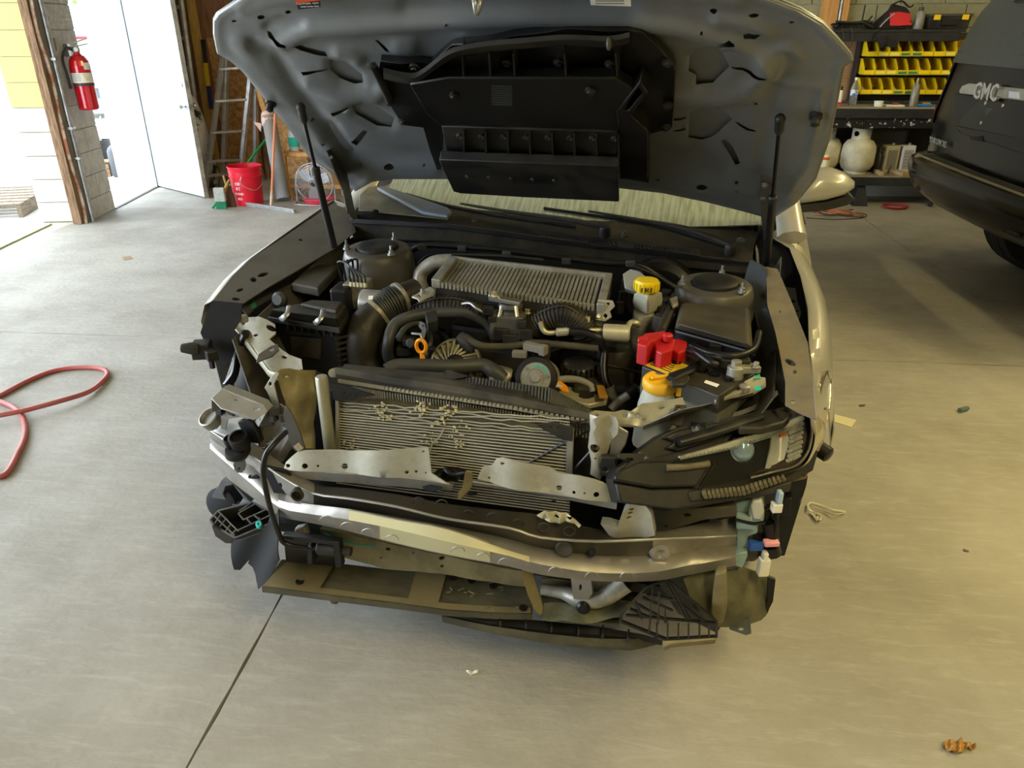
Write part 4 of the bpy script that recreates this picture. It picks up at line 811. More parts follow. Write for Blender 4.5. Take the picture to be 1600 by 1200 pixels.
MB().lathe([(.012, -.07), (.012, -.03), (.02, -.03), (.02, -.022), (.012, -.02), (.012, .0), (.018, .004), (.0005, .006)], K(772, 580, z=.66)+Vector((0, .02, .02)), (0, 0, 1), 16).build('stat_plug', black_pl, EB)
for k in range(7):
    pts = [Vector((random.uniform(-.35, .4), random.uniform(-.2, .1), random.uniform(.66, .76))) for _ in range(2)]
    m_ = (pts[0]+pts[1])/2+Vector((0, -.04, .02)); tube('wire', [pts[0], m_, pts[1]], .005, black_pl, EB, 6, 5)
# harness rail along the firewall
hr = [(572, 396), (630, 395), (660, 384), (700, 384), (780, 390), (860, 400), (940, 410), (1000, 415), (1040, 440), (1060, 452)]
H_ = tube('firewall_harness', [K(x, y, y=.2) for x, y in hr], .011, black_sat, None, 8)
mb = MB()
for px, py in ((660, 386), (722, 388), (792, 397), (885, 408), (985, 412)): mb.box(K(px, py, y=.19), (.03, .014, .02), .1)
mb.build('harness_clip', rubber, H_, 0, .003)
tube('brake_pipe', [K(x, y, y=.16) for x, y in ((600, 455), (640, 430), (665, 402), (700, 398), (780, 400), (850, 406))], .005, black_pl)
tube('brake_pipe', [K(x, y, y=.16) for x, y in ((990, 416), (1020, 428), (1050, 446), (1062, 462))], .005, black_pl)
# ---------------------------------------------------------------- left of the bay
RB = MB().prism([PZ(.845)(x, y) for x, y in ((455, 442), (487, 412), (531, 414), (497, 450))], (0, 0, -.03)).build('relay_box', mat('dusty_box_lid', (58, 55, 47), .6, dirt=(84, 78, 60), amt=.5, scale=6), CAR, 0, .006, 'dusty black relay box')
MB().prism([PZ(.815)(x, y) for x, y in ((458, 444), (488, 415), (527, 416), (497, 451))], (0, 0, -.12)).build('relay_base', black_sat, RB, 0, .004)
AB = MB().prism([PZ(.80)(x, y) for x, y in ((418, 494), (446, 484), (545, 488), (530, 512))], (0, 0, -.02)).build('air_box', dusty, CAR, 0, .004, 'dusty black air filter box')
MB().loft([[PZ(.80)(x, y) for x, y in ((418, 494), (447, 484), (546, 487), (530, 511))], [PZ(.845)(x, y) for x, y in ((421, 484), (465, 475), (540, 476), (527, 498))]], cv=True, caps=True).build('lid', dusty, AB, 0, .006)
MB().prism([PZ(.845)(x, y) for x, y in ((470, 480), (487, 474), (536, 477), (526, 492))], (0, 0, .012)).build('lid_step', dusty, AB, 0, .004)
bf = [(422, 496), (530, 513), (546, 490), (545, 488), (447, 484)]
top_ = [PZ(.79)(x, y) for x, y in ((421, 496), (446, 486), (543, 490), (530, 513))]
AFN = (top_[3]-top_[0]).cross(Vector((0, 0, 1)))
MB().loft([[p for p in top_], [p+Vector((0, .0, -.15))+(Vector((.0, 0, 0))) for p in top_], [p+Vector((.01, .02, -.26)) for p in top_]], cv=True, caps=True).build('lower_case', black_sat, AB, 0, .008)
P('intake_mouth', [(448, 516), (501, 522), (500, 527), (448, 521)], plane(top_[0].lerp(top_[3], .5)+Vector((0, -.006, -.03)), AFN), (.0, .004, 0), black_deep, (), 0, None, AB)
P('face_panel', [(452, 526), (502, 530), (500, 562), (455, 556)], plane(top_[0].lerp(top_[3], .5)+Vector((0, -.004, -.03)), AFN), (.0, .008, 0), dusty, (), .003, None, AB)
for px, py in ((446, 492), (499, 498)):
    c1 = PZ(.862)(px+6, py-14); mb = MB(); mb.tube([c1, PZ(.858)(px+4, py-4), PZ(.84)(px-2, py+4)+Vector((0, -.012, 0)), PZ(.80)(px-4, py+4)+Vector((0, -.016, -.0))], .0075, 6, 3, flat=.35); mb.build('spring_clip', steel, AB, 60)
mb = MB()
for k in range(10):
    t = k/9; p = top_[3].lerp(top_[2], .12+.1*t)+Vector((0, 0, -.03-.018*k)); mb.box(p+Vector((.008, -.004, 0)), (.05, .006, .006), .9)
for k in range(9):
    p = top_[0].lerp(top_[3], .06+k*.105); mb.box(p+Vector((.002, -.006, -.012)), (.005, .014, .022), .2)
mb.build('case_ribs', dusty, AB, 0)
ABS = MB().box(K(561, 458, z=.83), (.07, .08, .08), .1).build('abs_unit', cast, CAR, 0, .004, 'cast alloy brake unit')
MB().box(K(538, 468, z=.82), (.055, .09, .09), .1).build('ecu_case', black_sat, ABS, 0, .008)
MB().lathe([(.04, 0), (.042, .004), (.042, .075), (.036, .082), (.0005, .082)], K(566, 474, z=.825), (1, .12, 0), 22).build('pump_motor', silver, ABS)
P('motor_label', [(576, 462), (583, 462), (582, 468), (575, 468)], plane(K(579, 465, z=.872), (0, -.7, .7)), (0, .001, -.001), paper, (), 0, None, ABS)
for i in range(5):
    a = K(549+i*5.5, 444+i*.4, z=.872); tube('brake_line', [a, a+Vector((-.004, .0, .03)), a+Vector((-.02-.012*i, .03, .05)), a+Vector((-.07, .06+.01*i, .045)), a+Vector((-.08, .1, -.03))], .0034, black_pl, ABS, 6, 4)
    mb = MB(); mb.lathe([(.006, 0), (.006, .012), (.004, .014)], a-Vector((0, 0, .006)), (0, 0, 1), 6); mb.build('line_nut', brass_alu, ABS, 0)
MB().lathe([(.02, 0), (.024, .006), (.024, .02), (.016, .03), (.0005, .03)], K(441, 468, y=-.2), (0, -1, .3), 16).build('horn', rubber, CAR)
tube('bay_wire', [K(x, y, z=.82) for x, y in ((640, 430), (630, 445), (612, 455), (596, 460), (580, 458))], .006, black_pl)
# ---------------------------------------------------------------- right of the bay
BR = MB().loft([[PZ(.83)(x, y) for x, y in ((990, 482), (1012, 492), (1032, 484), (1014, 474))], [PZ(.86)(x, y) for x, y in ((988, 470), (1012, 480), (1036, 470), (1014, 460))], [PZ(.885)(x, y) for x, y in ((990, 460), (1012, 470), (1035, 458), (1014, 450))], [PZ(.90)(x, y) for x, y in ((998, 454), (1012, 462), (1026, 454), (1013, 447))]], cv=True, caps=True).build('brake_reservoir', milky, CAR, 50, .004, 'milky brake fluid reservoir')
bc = K(1010, 452, z=.905)
MB().lathe([(.030, -.005), (.034, 0), (.034, .022), (.031, .028), (.018, .03), (.0005, .027)], bc, (0, 0, 1), 24).build('cap', yellow_cap, BR, 40, 0, 'yellow brake fluid cap')
mb = MB()
for k in range(18):
    a = k*math.pi/9; mb.box(bc+Vector((.034*math.cos(a), .034*math.sin(a), .011)), (.005, .005, .02), a)
mb.build('cap_ribs', yellow_cap, BR, 0)
mb = MB()
for px in (1003, 1009, 1012.5, 1018): mb.box(K(px, 453.5, y=bc.y-.036), (.003, .0016, .013))
mb.box(K(1010.5, 453.5, y=bc.y-.036), (.008, .0016, .003)); mb.build('cap_marking', ink, BR, 0)
MB().lathe([(.02, -.14), (.024, -.1), (.03, -.06), (.03, .0)], K(1006, 488, z=.83), (.1, -.1, 1), 14).build('master_cylinder', cast, BR)
P('reservoir_neck', [(973, 428), (985, 420), (1000, 424), (1018, 440), (1012, 448), (992, 456), (976, 450)], plane(bc+Vector((0, .03, -.02)), (0, -.6, .8)), (0, .03, -.02), mat('grey_white_bracket', (132, 134, 130), .5), [(1001, 436, 3, 2)], .004, 'grey booster bracket', BR)
MB().lathe([(.1, 0), (.12, .02), (.12, .08), (.09, .11), (.0005, .11)], K(1030, 440, y=.22)-Vector((0, 0, .06)), (0, 1, 0), 24).build('brake_booster', black_sat, CAR)
mb = MB()
for i, (px, py, s) in enumerate(((978, 448, .03), (974, 465, .026), (1042, 478, .03), (1036, 492, .034), (1030, 505, .03), (1040, 465, .03), (1046, 500, .028), (968, 480, .022))): mb.box(K(px, py, z=.82), (s, s, s*1.6), .3*i)
mb.build('harness_connectors', black_pl, CAR, 0, .003)
tube('relay_chain', [K(x, y, z=.84) for x, y in ((1056, 462), (1050, 475), (1045, 490), (1038, 505), (1032, 518))], .014, dusty, None, 8, 3)
P('bright_clip', [(1046, 466), (1058, 462), (1060, 474), (1052, 478)], PZ(.865), (0, 0, -.01), alu_pipe, (), .002)
# fuse box
fq = [(1064, 474), (1172, 483), (1176, 545), (1056, 510)]
FB = MB().prism([PZ(.845)(x, y) for x, y in ((1062, 477), (1172, 486), (1177, 549), (1053, 515))], (0, 0, -.1)).build('fuse_box', black_sat, CAR, 0, .006, 'black fuse box with a wide dusty lid')
MB().loft([[PZ(.845)(x, y) for x, y in ((1062, 476), (1173, 485), (1178, 548), (1053, 514))], [PZ(.868)(x, y) for x, y in ((1067, 473), (1168, 481), (1170, 538), (1060, 505))]], cv=True, caps=True).build('lid', mat('dusty_lid', (54, 50, 42), .5, dirt=(82, 74, 54), amt=.6, scale=5), FB, 0, .006)
mb = MB(); mb.box(K(1118, 543, z=.83), (.03, .02, .02)); mb.box(K(1170, 550, z=.83), (.03, .012, .02)); mb.build('lid_catch', black_pl, FB, 0, .003)
# battery
bq = [K(x, y, z=.80) for x, y in ((1002, 573), (1062, 546), (1181, 584), (1124, 620))]
BT = MB().prism(bq, (0, 0, -.17)).build('battery', mat('battery_grey', (92, 92, 86), .5, dirt=(120, 114, 96), amt=.4), CAR, 0, .004, 'car battery with black top')
MB().prism([p+Vector((0, 0, .002)) for p in bq], (0, 0, -.05)).build('battery_top', dusty, BT, 0, .004)
def BQ(u, v, h=.0): return bq[0].lerp(bq[3], u).lerp(bq[1].lerp(bq[2], u), v)+Vector((0, 0, .003+h))
MB().prism([BQ(.02, .05), BQ(.42, .03), BQ(.36, .52), BQ(.02, .5)][::1], (0, 0, .0012)).build('warning_label', mat('battery_label_yellow', (214, 178, 30), .5, dirt=(170, 140, 50), amt=.5, scale=20), BT, 0, 0, 'yellow battery warning label')
for k in range(5): MB().prism([BQ(.05, .12+.07*k, .0013), BQ(.33-.02*k, .11+.07*k, .0013), BQ(.33-.02*k, .135+.07*k, .0013), BQ(.05, .145+.07*k, .0013)], (0, 0, .0003)).build('label_line', ink, BT, 0)
for i, (px, py) in enumerate(((1037, 561), (1057, 567), (1097, 580), (1117, 586), (1138, 593))):
    c = K(px, py, z=.803); mb = MB()
    for k in range(4): mb.box(c+Vector((0, 0, .003)), (.026, .005, .005), k*math.pi/4)
    mb.lathe([(.008, 0), (.008, .007), (.0005, .007)], c, (0, 0, 1), 10); mb.build('vent_plug', black_deep, BT, 0)
P('date_sticker', [(1103, 594), (1124, 601), (1120, 605), (1100, 598)], PZ(.8035), (0, 0, .0008), paper, (), 0, 'small white date sticker', BT)
HB = MB().tube([K(1100, 563, z=.815), K(1080, 577, z=.815), K(1062, 584, z=.815), K(1048, 592, z=.815)], [.01, .012, .014, .012], 8, 4, flat=.6).build('hold_down_bar', black_sat, BT)
P('hold_down_foot', [(1044, 582), (1070, 574), (1078, 590), (1070, 600), (1050, 600)], PZ(.812), (0, 0, -.012), dusty, (), .003, None, HB)
P('tray_edge', [(1112, 618), (1150, 609), (1165, 608), (1150, 615), (1118, 625)], PZ(.79), (0, 0, -.01), sheet_m, (), .002, None, BT)
mb = MB(); c = K(1150, 573, z=.83); mb.lathe([(.02, -.03), (.02, .0), (.012, .004), (.012, .016), (.0005, .016)], c, (0, 0, 1), 14); mb.box(c+Vector((.03, .01, -.005)), (.05, .028, .016), .3); bolt(mb, c+Vector((.045, 0, .003)), (0, 0, 1), .007, .014); mb.build('terminal_clamp', alu_pipe, BT, 30, .001, 'bright battery clamp')
MB().box(K(1148, 565, z=.83), (.07, .04, .025), .1).build('clamp_sensor', black_pl, BT, 0, .004)
for k, pts in enumerate((((1078, 545, .83), (1090, 552, .84), (1110, 566, .835), (1120, 570, .83)), ((1080, 540, .84), (1110, 552, .845), (1150, 556, .85), (1178, 545, .85), (1186, 520, .85)), ((1075, 548, .83), (1100, 556, .84), (1130, 560, .84), (1148, 562, .835)))): tube('battery_cable', [K(*q[:2], z=q[2]) for q in pts], .009, black_sat, BT, 8)
red = [[(1000, 527), (1008, 520), (1040, 516), (1041, 526), (1018, 532), (1012, 541), (996, 537), (997, 532)], [(1022, 534), (1045, 525), (1056, 530), (1050, 546), (1034, 552), (1026, 548)], [(1050, 532), (1058, 528), (1074, 533), (1073, 546), (1060, 552), (1048, 544)]]
RC = None
for i, r in enumerate(red):
    p_ = [PZ(.855-.01*i)(x, y) for x, y in r]
    o = MB().prism(p_, (0, 0, -.045-.01*(i == 0))).build('terminal_cover' if i == 0 else ('cover_bridge' if i == 1 else 'cover_end'), red_cover, CAR if i == 0 else RC, 0, .004, 'red battery terminal cover' if i == 0 else None)
    if i == 0: RC = o
MB().lathe([(.012, 0), (.013, .014), (.010, .018), (.0005, .018)], K(1043, 532, z=.85), (0, 0, 1), 14).build('cover_pin', red_cover, RC)
P('cover_side', [(996, 530), (1012, 528), (1011, 560), (997, 556)], plane(K(1000, 530, z=.855), (0, -1, .1)), .02, red_cover, (), .003, None, RC)
# washer neck
wc = K(1031, 603, z=.775)
WR = MB().loft([[wc+Vector((x*1.15, y*1.15, -.16)) for x, y in ell(0, 0, .05, .045, 14)], [wc+Vector((x, y, -.05)) for x, y in ell(0, 0, .05, .045, 14)], [wc+Vector((x, y, -.02)) for x, y in ell(0, 0, .042, .038, 14)], [wc+Vector((x, y, .0)) for x, y in ell(0, 0, .034, .034, 14)]], cv=True, caps=True).build('coolant_tank', mat('white_tank', (200, 200, 190), .45, dirt=(160, 158, 140), amt=.5), CAR, 50, 0, 'white plastic filler tank')
MB().lathe([(.041, -.004), (.043, .002), (.043, .016), (.038, .022), (.03, .023), (.028, .02), (.0005, .021)], wc, (0, -.1, 1), 26).build('cap', amber_cap, WR, 40, 0, 'amber filler cap')
MB().box(wc+Vector((.0, .0, .024)), (.05, .012, .008), .5).build('cap_grip', amber_cap, WR, 0, .003)
MB().box(wc+Vector((.046, -.012, .0)), (.016, .02, .03), .2).build('cap_hinge', amber_cap, WR, 0, .004)
P('tank_ear', [(1046, 612), (1056, 612), (1062, 616), (1075, 612), (1072, 622), (1060, 628), (1044, 626)], PZ(.745), (0, 0, -.012), WR.data.materials[0], [(1064, 618, 3, 2.4)], .003, None, WR)
tube('tank_hose', [K(1002, 606, z=.70), K(1016, 620, z=.70), K(1030, 634, z=.69)], .011, black_sat)
# ---------------------------------------------------------------- radiator and condenser
RP = PY(-.55)
RAD = P('radiator', [(522, 585), (530, 577), (600, 584), (700, 600), (800, 618), (925, 652), (926, 740), (890, 745), (700, 720), (525, 705)], PY(-.545), .035, mat('radiator_core', (74, 72, 64), .55, .4, dirt=(52, 48, 38), amt=.6, scale=16), (), 0, 'radiator with bent top tank')
topl = [(524, 584), (560, 590), (600, 598), (700, 612), (800, 630), (925, 657)]; bck = [(540, 572), (585, 577), (690, 586), (740, 590), (860, 606), (925, 648)]
ra = row(topl, PY(-.575), 25); rb_ = [p+Vector((0, 0, .018)) for p in row(topl, PY(-.565), 25)]; rc_ = row(bck, PY(-.49), 25)
MB().shell([ra, rb_, rc_], (0, .004, -.02)).build('top_tank', mat('tank_black', (36, 36, 36), .5, dirt=(92, 88, 74), amt=.6, scale=9), RAD, 40, 0, 'scraped black radiator tank')
mb = MB()
for i in range(70):
    t = (i+.3)/70; q = pl_at([(620, 594), (740, 603), (860, 624), (920, 645)], t); p = PY(-.535)(*q); q2 = pl_at([(620, 583), (740, 590), (860, 607), (922, 640)], t); p2 = PY(-.50)(*q2)
    mb.tube([p+Vector((0, -.012, -.004)), p.lerp(p2, .5)+Vector((0, -.006, .001)), p2+Vector((0, 0, .001))], .0026, 4, 0)
stuff(mb.build('tank_ribs', rubber, RAD, 0))
mb = MB()
cr = [(530, 595), (600, 606), (700, 621), (800, 637), (925, 660)]
for i in range(62):
    q = pl_at(cr, (i+.2)/62); mb.box(PY(-.577)(*q), (.0075, .008, .007), .02)
stuff(mb.build('crimp_tabs', sheet_m, RAD, 0))
cl_ = row(cr, PY(-.574), 25); MB().shell([[p+Vector((0, 0, -.006)) for p in cl_], [p+Vector((0, 0, -.001)) for p in cl_]], (0, .01, 0)).build('crimp_strip', sheet_m, RAD, 0)
mb = MB()
for i in range(96):
    q = pl_at([(532, 600), (600, 611), (700, 626), (800, 643), (922, 666)], i/95); p = PY(-.572)(*q); mb.box(p+Vector((0, 0, -.016)), (.003, .006, .032))
stuff(mb.build('core_fins', alu_pipe, RAD, 0))
mb = MB()
for i in range(9):
    x = 893+i*3.6; mb.add([PY(-.562)(x, 668+i*1.2), PY(-.562)(x+1.4, 668+i*1.2), PY(-.562)(x+1.4-2, 745), PY(-.562)(x-2, 745), PY(-.555)(x, 668+i*1.2), PY(-.555)(x+1.4, 668+i*1.2), PY(-.555)(x+1.4-2, 745), PY(-.555)(x-2, 745)], [(0, 1, 2, 3), (7, 6, 5, 4), (0, 4, 5, 1), (1, 5, 6, 2), (2, 6, 7, 3), (3, 7, 4, 0)])
stuff(mb.build('side_fins', rubber, RAD, 0))
tube('stay_wire', [PY(-.6)(828, 722), PY(-.6)(870, 698), PY(-.59)(922, 672)], .003, black_sat, RAD, 5, 0)
tube('stay_wire', [PY(-.6)(898, 732), PY(-.6)(920, 708), PY(-.59)(930, 690)], .003, black_sat, RAD, 5, 0)
mb = MB()
for i in range(5): mb.tube([PY(-.59)(866, 664-i*.5), PY(-.585)(895, 660+i*3), PY(-.58)(924, 656+i*4)], .0018, 4, 0)
stuff(mb.build('mesh_strands', black_sat, RAD, 0))
COND = P('condenser', [(524, 626), (600, 628), (690, 640), (740, 642), (830, 661), (892, 674), (892, 760), (880, 800), (760, 780), (560, 745), (525, 715)], PY(-.595), .015, mat('condenser_fins', (92, 86, 66), .6, .35, dirt=(58, 54, 42), amt=.7, scale=7, lo=.38, hi=.62), (), 0, 'bent fin condenser')
mb = MB(); rnd = random.Random(3)
for i in range(32):
    y0 = 629+i*4.05; pts = []
    for k in range(25):
        t = k/24; x = 526+t*364; yt = (629+.128*(x-526)*(1 if x > 600 else .5)-(5 if 640 < x < 760 else 0)); 
        y = y0+(.128+.00025*i*2)*(x-526)*(.55 if i < 3 else .62+.02*min(i, 15))
        if i < 5: y += rnd.uniform(-1.6, 1.6)
        elif 640 < x < 720: y += rnd.uniform(-.8, .8)
        pts.append(PY(-.5975)(x, y))
    mb.tube(pts, .0022, 4, 0)
stuff(mb.build('condenser_tubes', sheet_m, COND, 30, 0, 'pale condenser tubes'))
mb = MB()
for cx0, cy0, n in ((588, 640, 14), (604, 648, 12), (660, 638, 18), (700, 640, 22), (715, 690, 16), (655, 640, 10), (548, 695, 10), (690, 660, 12), (672, 690, 10), (725, 668, 8)):
    for _ in range(n): 
        q = (cx0+rnd.gauss(0, 7), cy0+rnd.gauss(0, 5)); mb.box(PY(-.601)(*q), (rnd.uniform(.002, .008), .003, rnd.uniform(.002, .006)), rnd.uniform(-.6, .6))
stuff(mb.build('crushed_fins', mat('bright_bent_fin', (214, 206, 170), .4, .5), COND, 0))
tube('core_crack', [PY(-.602)(x, y) for x, y in ((693, 670), (686, 684), (676, 692), (672, 706))], .002, sheet_m, COND, 5, 3)
MB().lathe([(.014, 0), (.016, .004), (.016, .205), (.014, .21), (.0005, .211)], PY(-.61)(516, 702), (0, 0, 1), 18).build('receiver_drier', mat('pale_alu_tube', (176, 174, 156), .4, .6, dirt=(140, 134, 110), amt=.5), COND, 50, 0, 'pale aluminium receiver tube')
P('left_frame', [(524, 626), (529, 626), (529, 706), (524, 704)], PY(-.606), .01, silver, (), 0, None, COND)
P('right_frame', [(886, 672), (896, 673), (893, 746), (884, 744)], PY(-.606), .012, silver, (), .001, None, COND)
P('corner_bracket', [(519, 602), (530, 600), (586, 618), (560, 622), (528, 627), (521, 624)], PY(-.62), .004, black_sat, [(538, 614, 1.6, 1.2), (548, 615, 1.6, 1.2), (558, 617, 1.6, 1.2), (568, 618, 1.6, 1.2)], 0, None, COND)
P('corner_bracket', [(838, 664), (862, 660), (896, 668), (894, 690), (880, 688), (850, 672)], PY(-.615), .004, dusty, [(862, 667, 1.8, 1.4), (872, 668, 1.8, 1.4), (882, 670, 1.8, 1.4)], .001, None, COND)
P('air_guide', [(585, 574), (690, 582), (700, 577), (735, 588), (690, 596), (600, 590), (585, 582)], plane(K(650, 583, y=-.5)+Vector((0, 0, .03)), (0, -.7, .7)), (0, .006, -.006), black_pl, (), .002, None, RAD, 14)
mb = MB(); mb.cyl(K(524, 582, y=-.52), K(520, 583, y=-.55), .012, 12); mb.build('radiator_pin', sheet_m, RAD)
for k in range(6): tube('pigtail', [K(519+k*2, 590, y=-.56), K(515+k*2.5, 606, y=-.58), K(530+k*5, 614+k, y=-.6)], .003, black_sat, RAD, 5, 3)
# side panels of the support at the left
P('support_panel', [(432, 582), (440, 576), (493, 580), (497, 612), (492, 660), (494, 700), (478, 700), (458, 668), (446, 640), (440, 616)], P3(K(436, 590, y=-.57), K(495, 585, y=-.50), K(476, 695, y=-.60)), (0, .004, 0), olive, [(445, 591, 3, 2)], .001, 'crumpled olive side panel', None, 9, 60, lambda a, b: Vector((0, .007*math.sin(a*.16+b*.03)+.003*math.sin(b*.15), 0)))
P('support_panel', [(493, 580), (520, 592), (522, 640), (524, 712), (494, 704), (492, 660)], PY(-.52), .004, black_deep, (), 0, 'dark inner air guide', None, 20)
P('support_flange', [(413, 606), (424, 588), (432, 580), (436, 584), (428, 600), (437, 640), (428, 636), (417, 612)], PY(-.59), .004, sheet_m, [(422, 600, 2.4, 3.4)], .001, 'bent pale flange', None, 10)
# ---------------------------------------------------------------- upper tie bars
arm = [(372, 490), (383, 494), (405, 497), (430, 507), (431, 521), (421, 532), (430, 538), (452, 551), (471, 561), (473, 577), (462, 581), (425, 581), (412, 566), (398, 549), (384, 531), (366, 512), (363, 508)]
UA = P('upper_rail', arm, P3(K(372, 490, z=.815), K(472, 565, z=.76), K(425, 581, z=.735)), (0, 0, -.004), sheet_m, [(400, 525, 4, 2.4), (444, 555, 4.5, 3), (424, 514, 8, 5, 10, .3), (380, 503, 3, 2)], .001, 'pale bent upper rail on the left', None, 12, 50, lambda a, b: Vector((0, 0, .006*math.sin(a*.08))))
tube('rail_flange', [P3(K(372, 490, z=.815), K(472, 565, z=.76), K(425, 581, z=.735))(x, y)-Vector((0, 0, .008)) for x, y in ((363, 508), (384, 531), (400, 551), (414, 569), (425, 581), (450, 584), (472, 578))], .007, sheet_m, UA, 6, 3, flat=1.8)
MB().lathe([(.012, 0), (.014, .002), (.014, .016), (.010, .02), (.0005, .02)], K(381, 503, z=.815), (0, 0, 1), 14).build('bump_stop', silver, UA)
P('rail_tab', [(400, 566), (404, 553), (424, 540), (434, 537), (436, 546), (425, 556), (410, 562)], PZ(.785), (0, 0, -.004), bay, [(424, 546, 4, 3)], .001, 'dusty hood stop tab', UA)
P('apron_rail', [(376, 480), (380, 466), (440, 430), (500, 398), (540, 392), (520, 408), (450, 448), (400, 478), (385, 492)], PZ(.80), (0, 0, -.005), bay, [(430, 470, 3, 3)], .001, 'dusty apron rail', None, 16)
P('green_mark', [(392, 472), (398, 469), (401, 480), (393, 483)], PZ(.8015), (0, 0, .001), mat('green_chalk', (60, 140, 96), .7), (), 0, 'green chalk mark')
tr_ = [(919, 646), (930, 641), (960, 644), (986, 640), (1003, 632), (1060, 622), (1112, 612), (1150, 603), (1178, 588), (1196, 590), (1197, 602), (1178, 614), (1120, 630), (1062, 642), (1020, 660), (1003, 668), (982, 668), (962, 662), (922, 660)]
UB = P('tie_bar', tr_, P3(K(922, 650, z=.72), K(1190, 595, z=.80), K(1000, 665, z=.70)), (0, 0, -.005), sheet_m, [(1006, 656, 4, 3.6), (1034, 637, 5, 3, 10, -.4), (1113, 629-15, 4.5, 2.6), (1148, 620-15, 3, 2), (977, 653, 3, 1.6), (997, 648, 3, 2), (933, 648, 2.6, 2), (948, 652, 2, 1.6), (958, 652, 2.4, 2)], .001, 'pale upper tie bar on the right', None, 12, 50, lambda a, b: Vector((0, 0, .01*math.exp(-((a-985)/16)**2)*math.sin(b*.5))))
ub2 = plane(K(1060, 650, y=-.50), (0, -1, .2))
P('tie_flange', [(1005, 666), (1062, 641), (1120, 629), (1178, 613), (1178, 619), (1120, 638), (1062, 652), (1006, 680)], P3(K(1005, 668, z=.70), K(1178, 614, z=.78), K(1060, 655, z=.695)), (0, .004, 0), silver, (), .001, None, UB)
P('hood_stop_tab', [(1046, 660), (1055, 632), (1072, 632), (1074, 640), (1064, 664)], plane(K(1058, 640, z=.75), (0, -.6, .8)), (0, 0, -.006), dusty, [(1061, 637, 3.6, 2)], .002, 'dusty black tab', UB)
MB().lathe([(.012, 0), (.014, .003), (.014, .022), (.008, .026), (.0005, .026)], K(1161, 616, z=.775), (0, 0, 1), 14).build('bump_stop', silver, UB)
for px, py in ((1203-20, 587+2), (1184, 607)): P('teal_mark', [(px-6, py-2), (px+4, py-4), (px+6, py+2), (px-4, py+4)], PZ(.80+.006), (0, 0, .001), teal, (), 0, 'teal chalk mark', UB)
MB().tube([K(1080, 664, z=.70), K(1130, 648, z=.715), K(1170, 634, z=.73), K(1206, 612, z=.75), K(1216, 596, z=.77)], [.02, .022, .024, .02, .012], 8, 4, flat=.5).build('weather_strip', black_sat, UB)
P('strip_boot', [(1148, 655), (1180, 644), (1215, 640), (1240, 645), (1225, 660), (1190, 668), (1155, 668)], PZ(.74), (0, 0, -.02), dusty, (), .005, None, UB)
# right headlamp bracket of the support
LB = P('lamp_bracket', [(921, 648), (962, 652), (967, 660), (966, 676), (955, 690), (946, 716), (944, 740), (938, 748), (922, 742), (924, 720), (918, 700), (922, 670)], PY(-.625), .004, sheet_m, [(930, 699, 8, 7), (931, 714, 1.6, 1.6)], .001, 'pale lamp support bracket', None, 12, 50, lambda a, b: Vector((0, .008*math.sin(a*.16), 0)))
P('square_nut', [(923, 690), (938, 691), (937, 704), (922, 703)], PY(-.618), .004, olive, [(930, 698, 3, 3)], .001, None, LB)
P('bracket_arm', [(955, 676), (966, 666), (982, 676), (978, 694), (964, 716), (953, 712)], PY(-.61), .006, silver, (), .003, None, LB)
P('rubber_pad', [(938, 714), (962, 716), (964, 738), (955, 748), (938, 743), (935, 728)], PY(-.64), .02, black_pl, [(946, 734, 3.5, 3.5)], .004, 'black rubber pad', LB)
# ---------------------------------------------------------------- broken front crossbar
bl = plane(K(560, 720, y=-.665), (0, -1, .35))
FBAR = P('crossbar', [(443, 733), (447, 722), (455, 714), (468, 703), (480, 702), (545, 706), (575, 703), (620, 702), (668, 701), (673, 741), (690, 750), (703, 757), (640, 748), (560, 742)], bl, (0, .004, 0), sheet_m, [(451, 727, 3.6, 3), (478, 727, 4.5, 4.5), (497, 728, 2.2, 2), (537, 731, 5, 5), (660, 708, 2, 2), (635, 739, 3, 3), (649, 739, 2.4, 2.4), (664, 741, 1.6, 1.6)], .001, 'pale broken crossbar, longer half', None, 14, 50, lambda a, b: Vector((0, .006*math.sin(a*.05), 0)))
fold = [[bl(x, y) for x, y in ((444, 735), (500, 738), (560, 742), (640, 748), (703, 757))], [bl(x, y+14)+Vector((0, .012, 0)) for x, y in ((450, 736), (500, 741), (560, 746), (640, 752), (703, 757))], [bl(x, y)+Vector((0, .05, 0)) for x, y in ((470, 760), (500, 760), (560, 760), (640, 768), (700, 765))]]
MB().shell([spline(r, 4) for r in fold], (0, .003, .002)).build('fold', silver, FBAR, 40)
P('fold_hole', [(660, 760), (672, 757), (690, 760), (692, 764), (676, 768), (662, 765)], bl, -.0015, black_deep, (), 0, None, FBAR)
MB().lathe([(.009, 0), (.009, .018), (.0005, .018)], bl(470, 703), (-.6, 0, .8), 10).build('bent_tab', sheet_m, FBAR)
br = plane(K(860, 750, y=-.66), (0, -1, .35))
FB2 = P('crossbar', [(745, 750), (750, 738), (754, 731), (768, 729), (775, 718), (785, 715), (800, 717), (858, 732), (872, 741), (905, 742), (930, 748), (950, 758), (962, 770), (967, 778), (964, 786), (860, 772), (780, 760)], br, (0, .004, 0), sheet_m, [(785, 724, 3.4, 3.4), (763, 749, 2, 2), (873, 764, 4.5, 4.5), (897, 769, 2.8, 2.8), (914, 769, 1.8, 1.8), (932, 772, 4.5, 4.5), (959, 778, 3, 3)], .001, 'pale broken crossbar, shorter half', None, 14, 50, lambda a, b: Vector((0, .006*math.sin(a*.06), 0)))
fold = [[br(x, y) for x, y in ((730, 752), (780, 760), (860, 772), (964, 787))], [br(x, y)+Vector((0, .01, 0)) for x, y in ((732, 760), (780, 768), (860, 780), (962, 800))], [br(x, y)+Vector((0, .05, 0)) for x, y in ((735, 770), (780, 776), (860, 792), (950, 806))]]
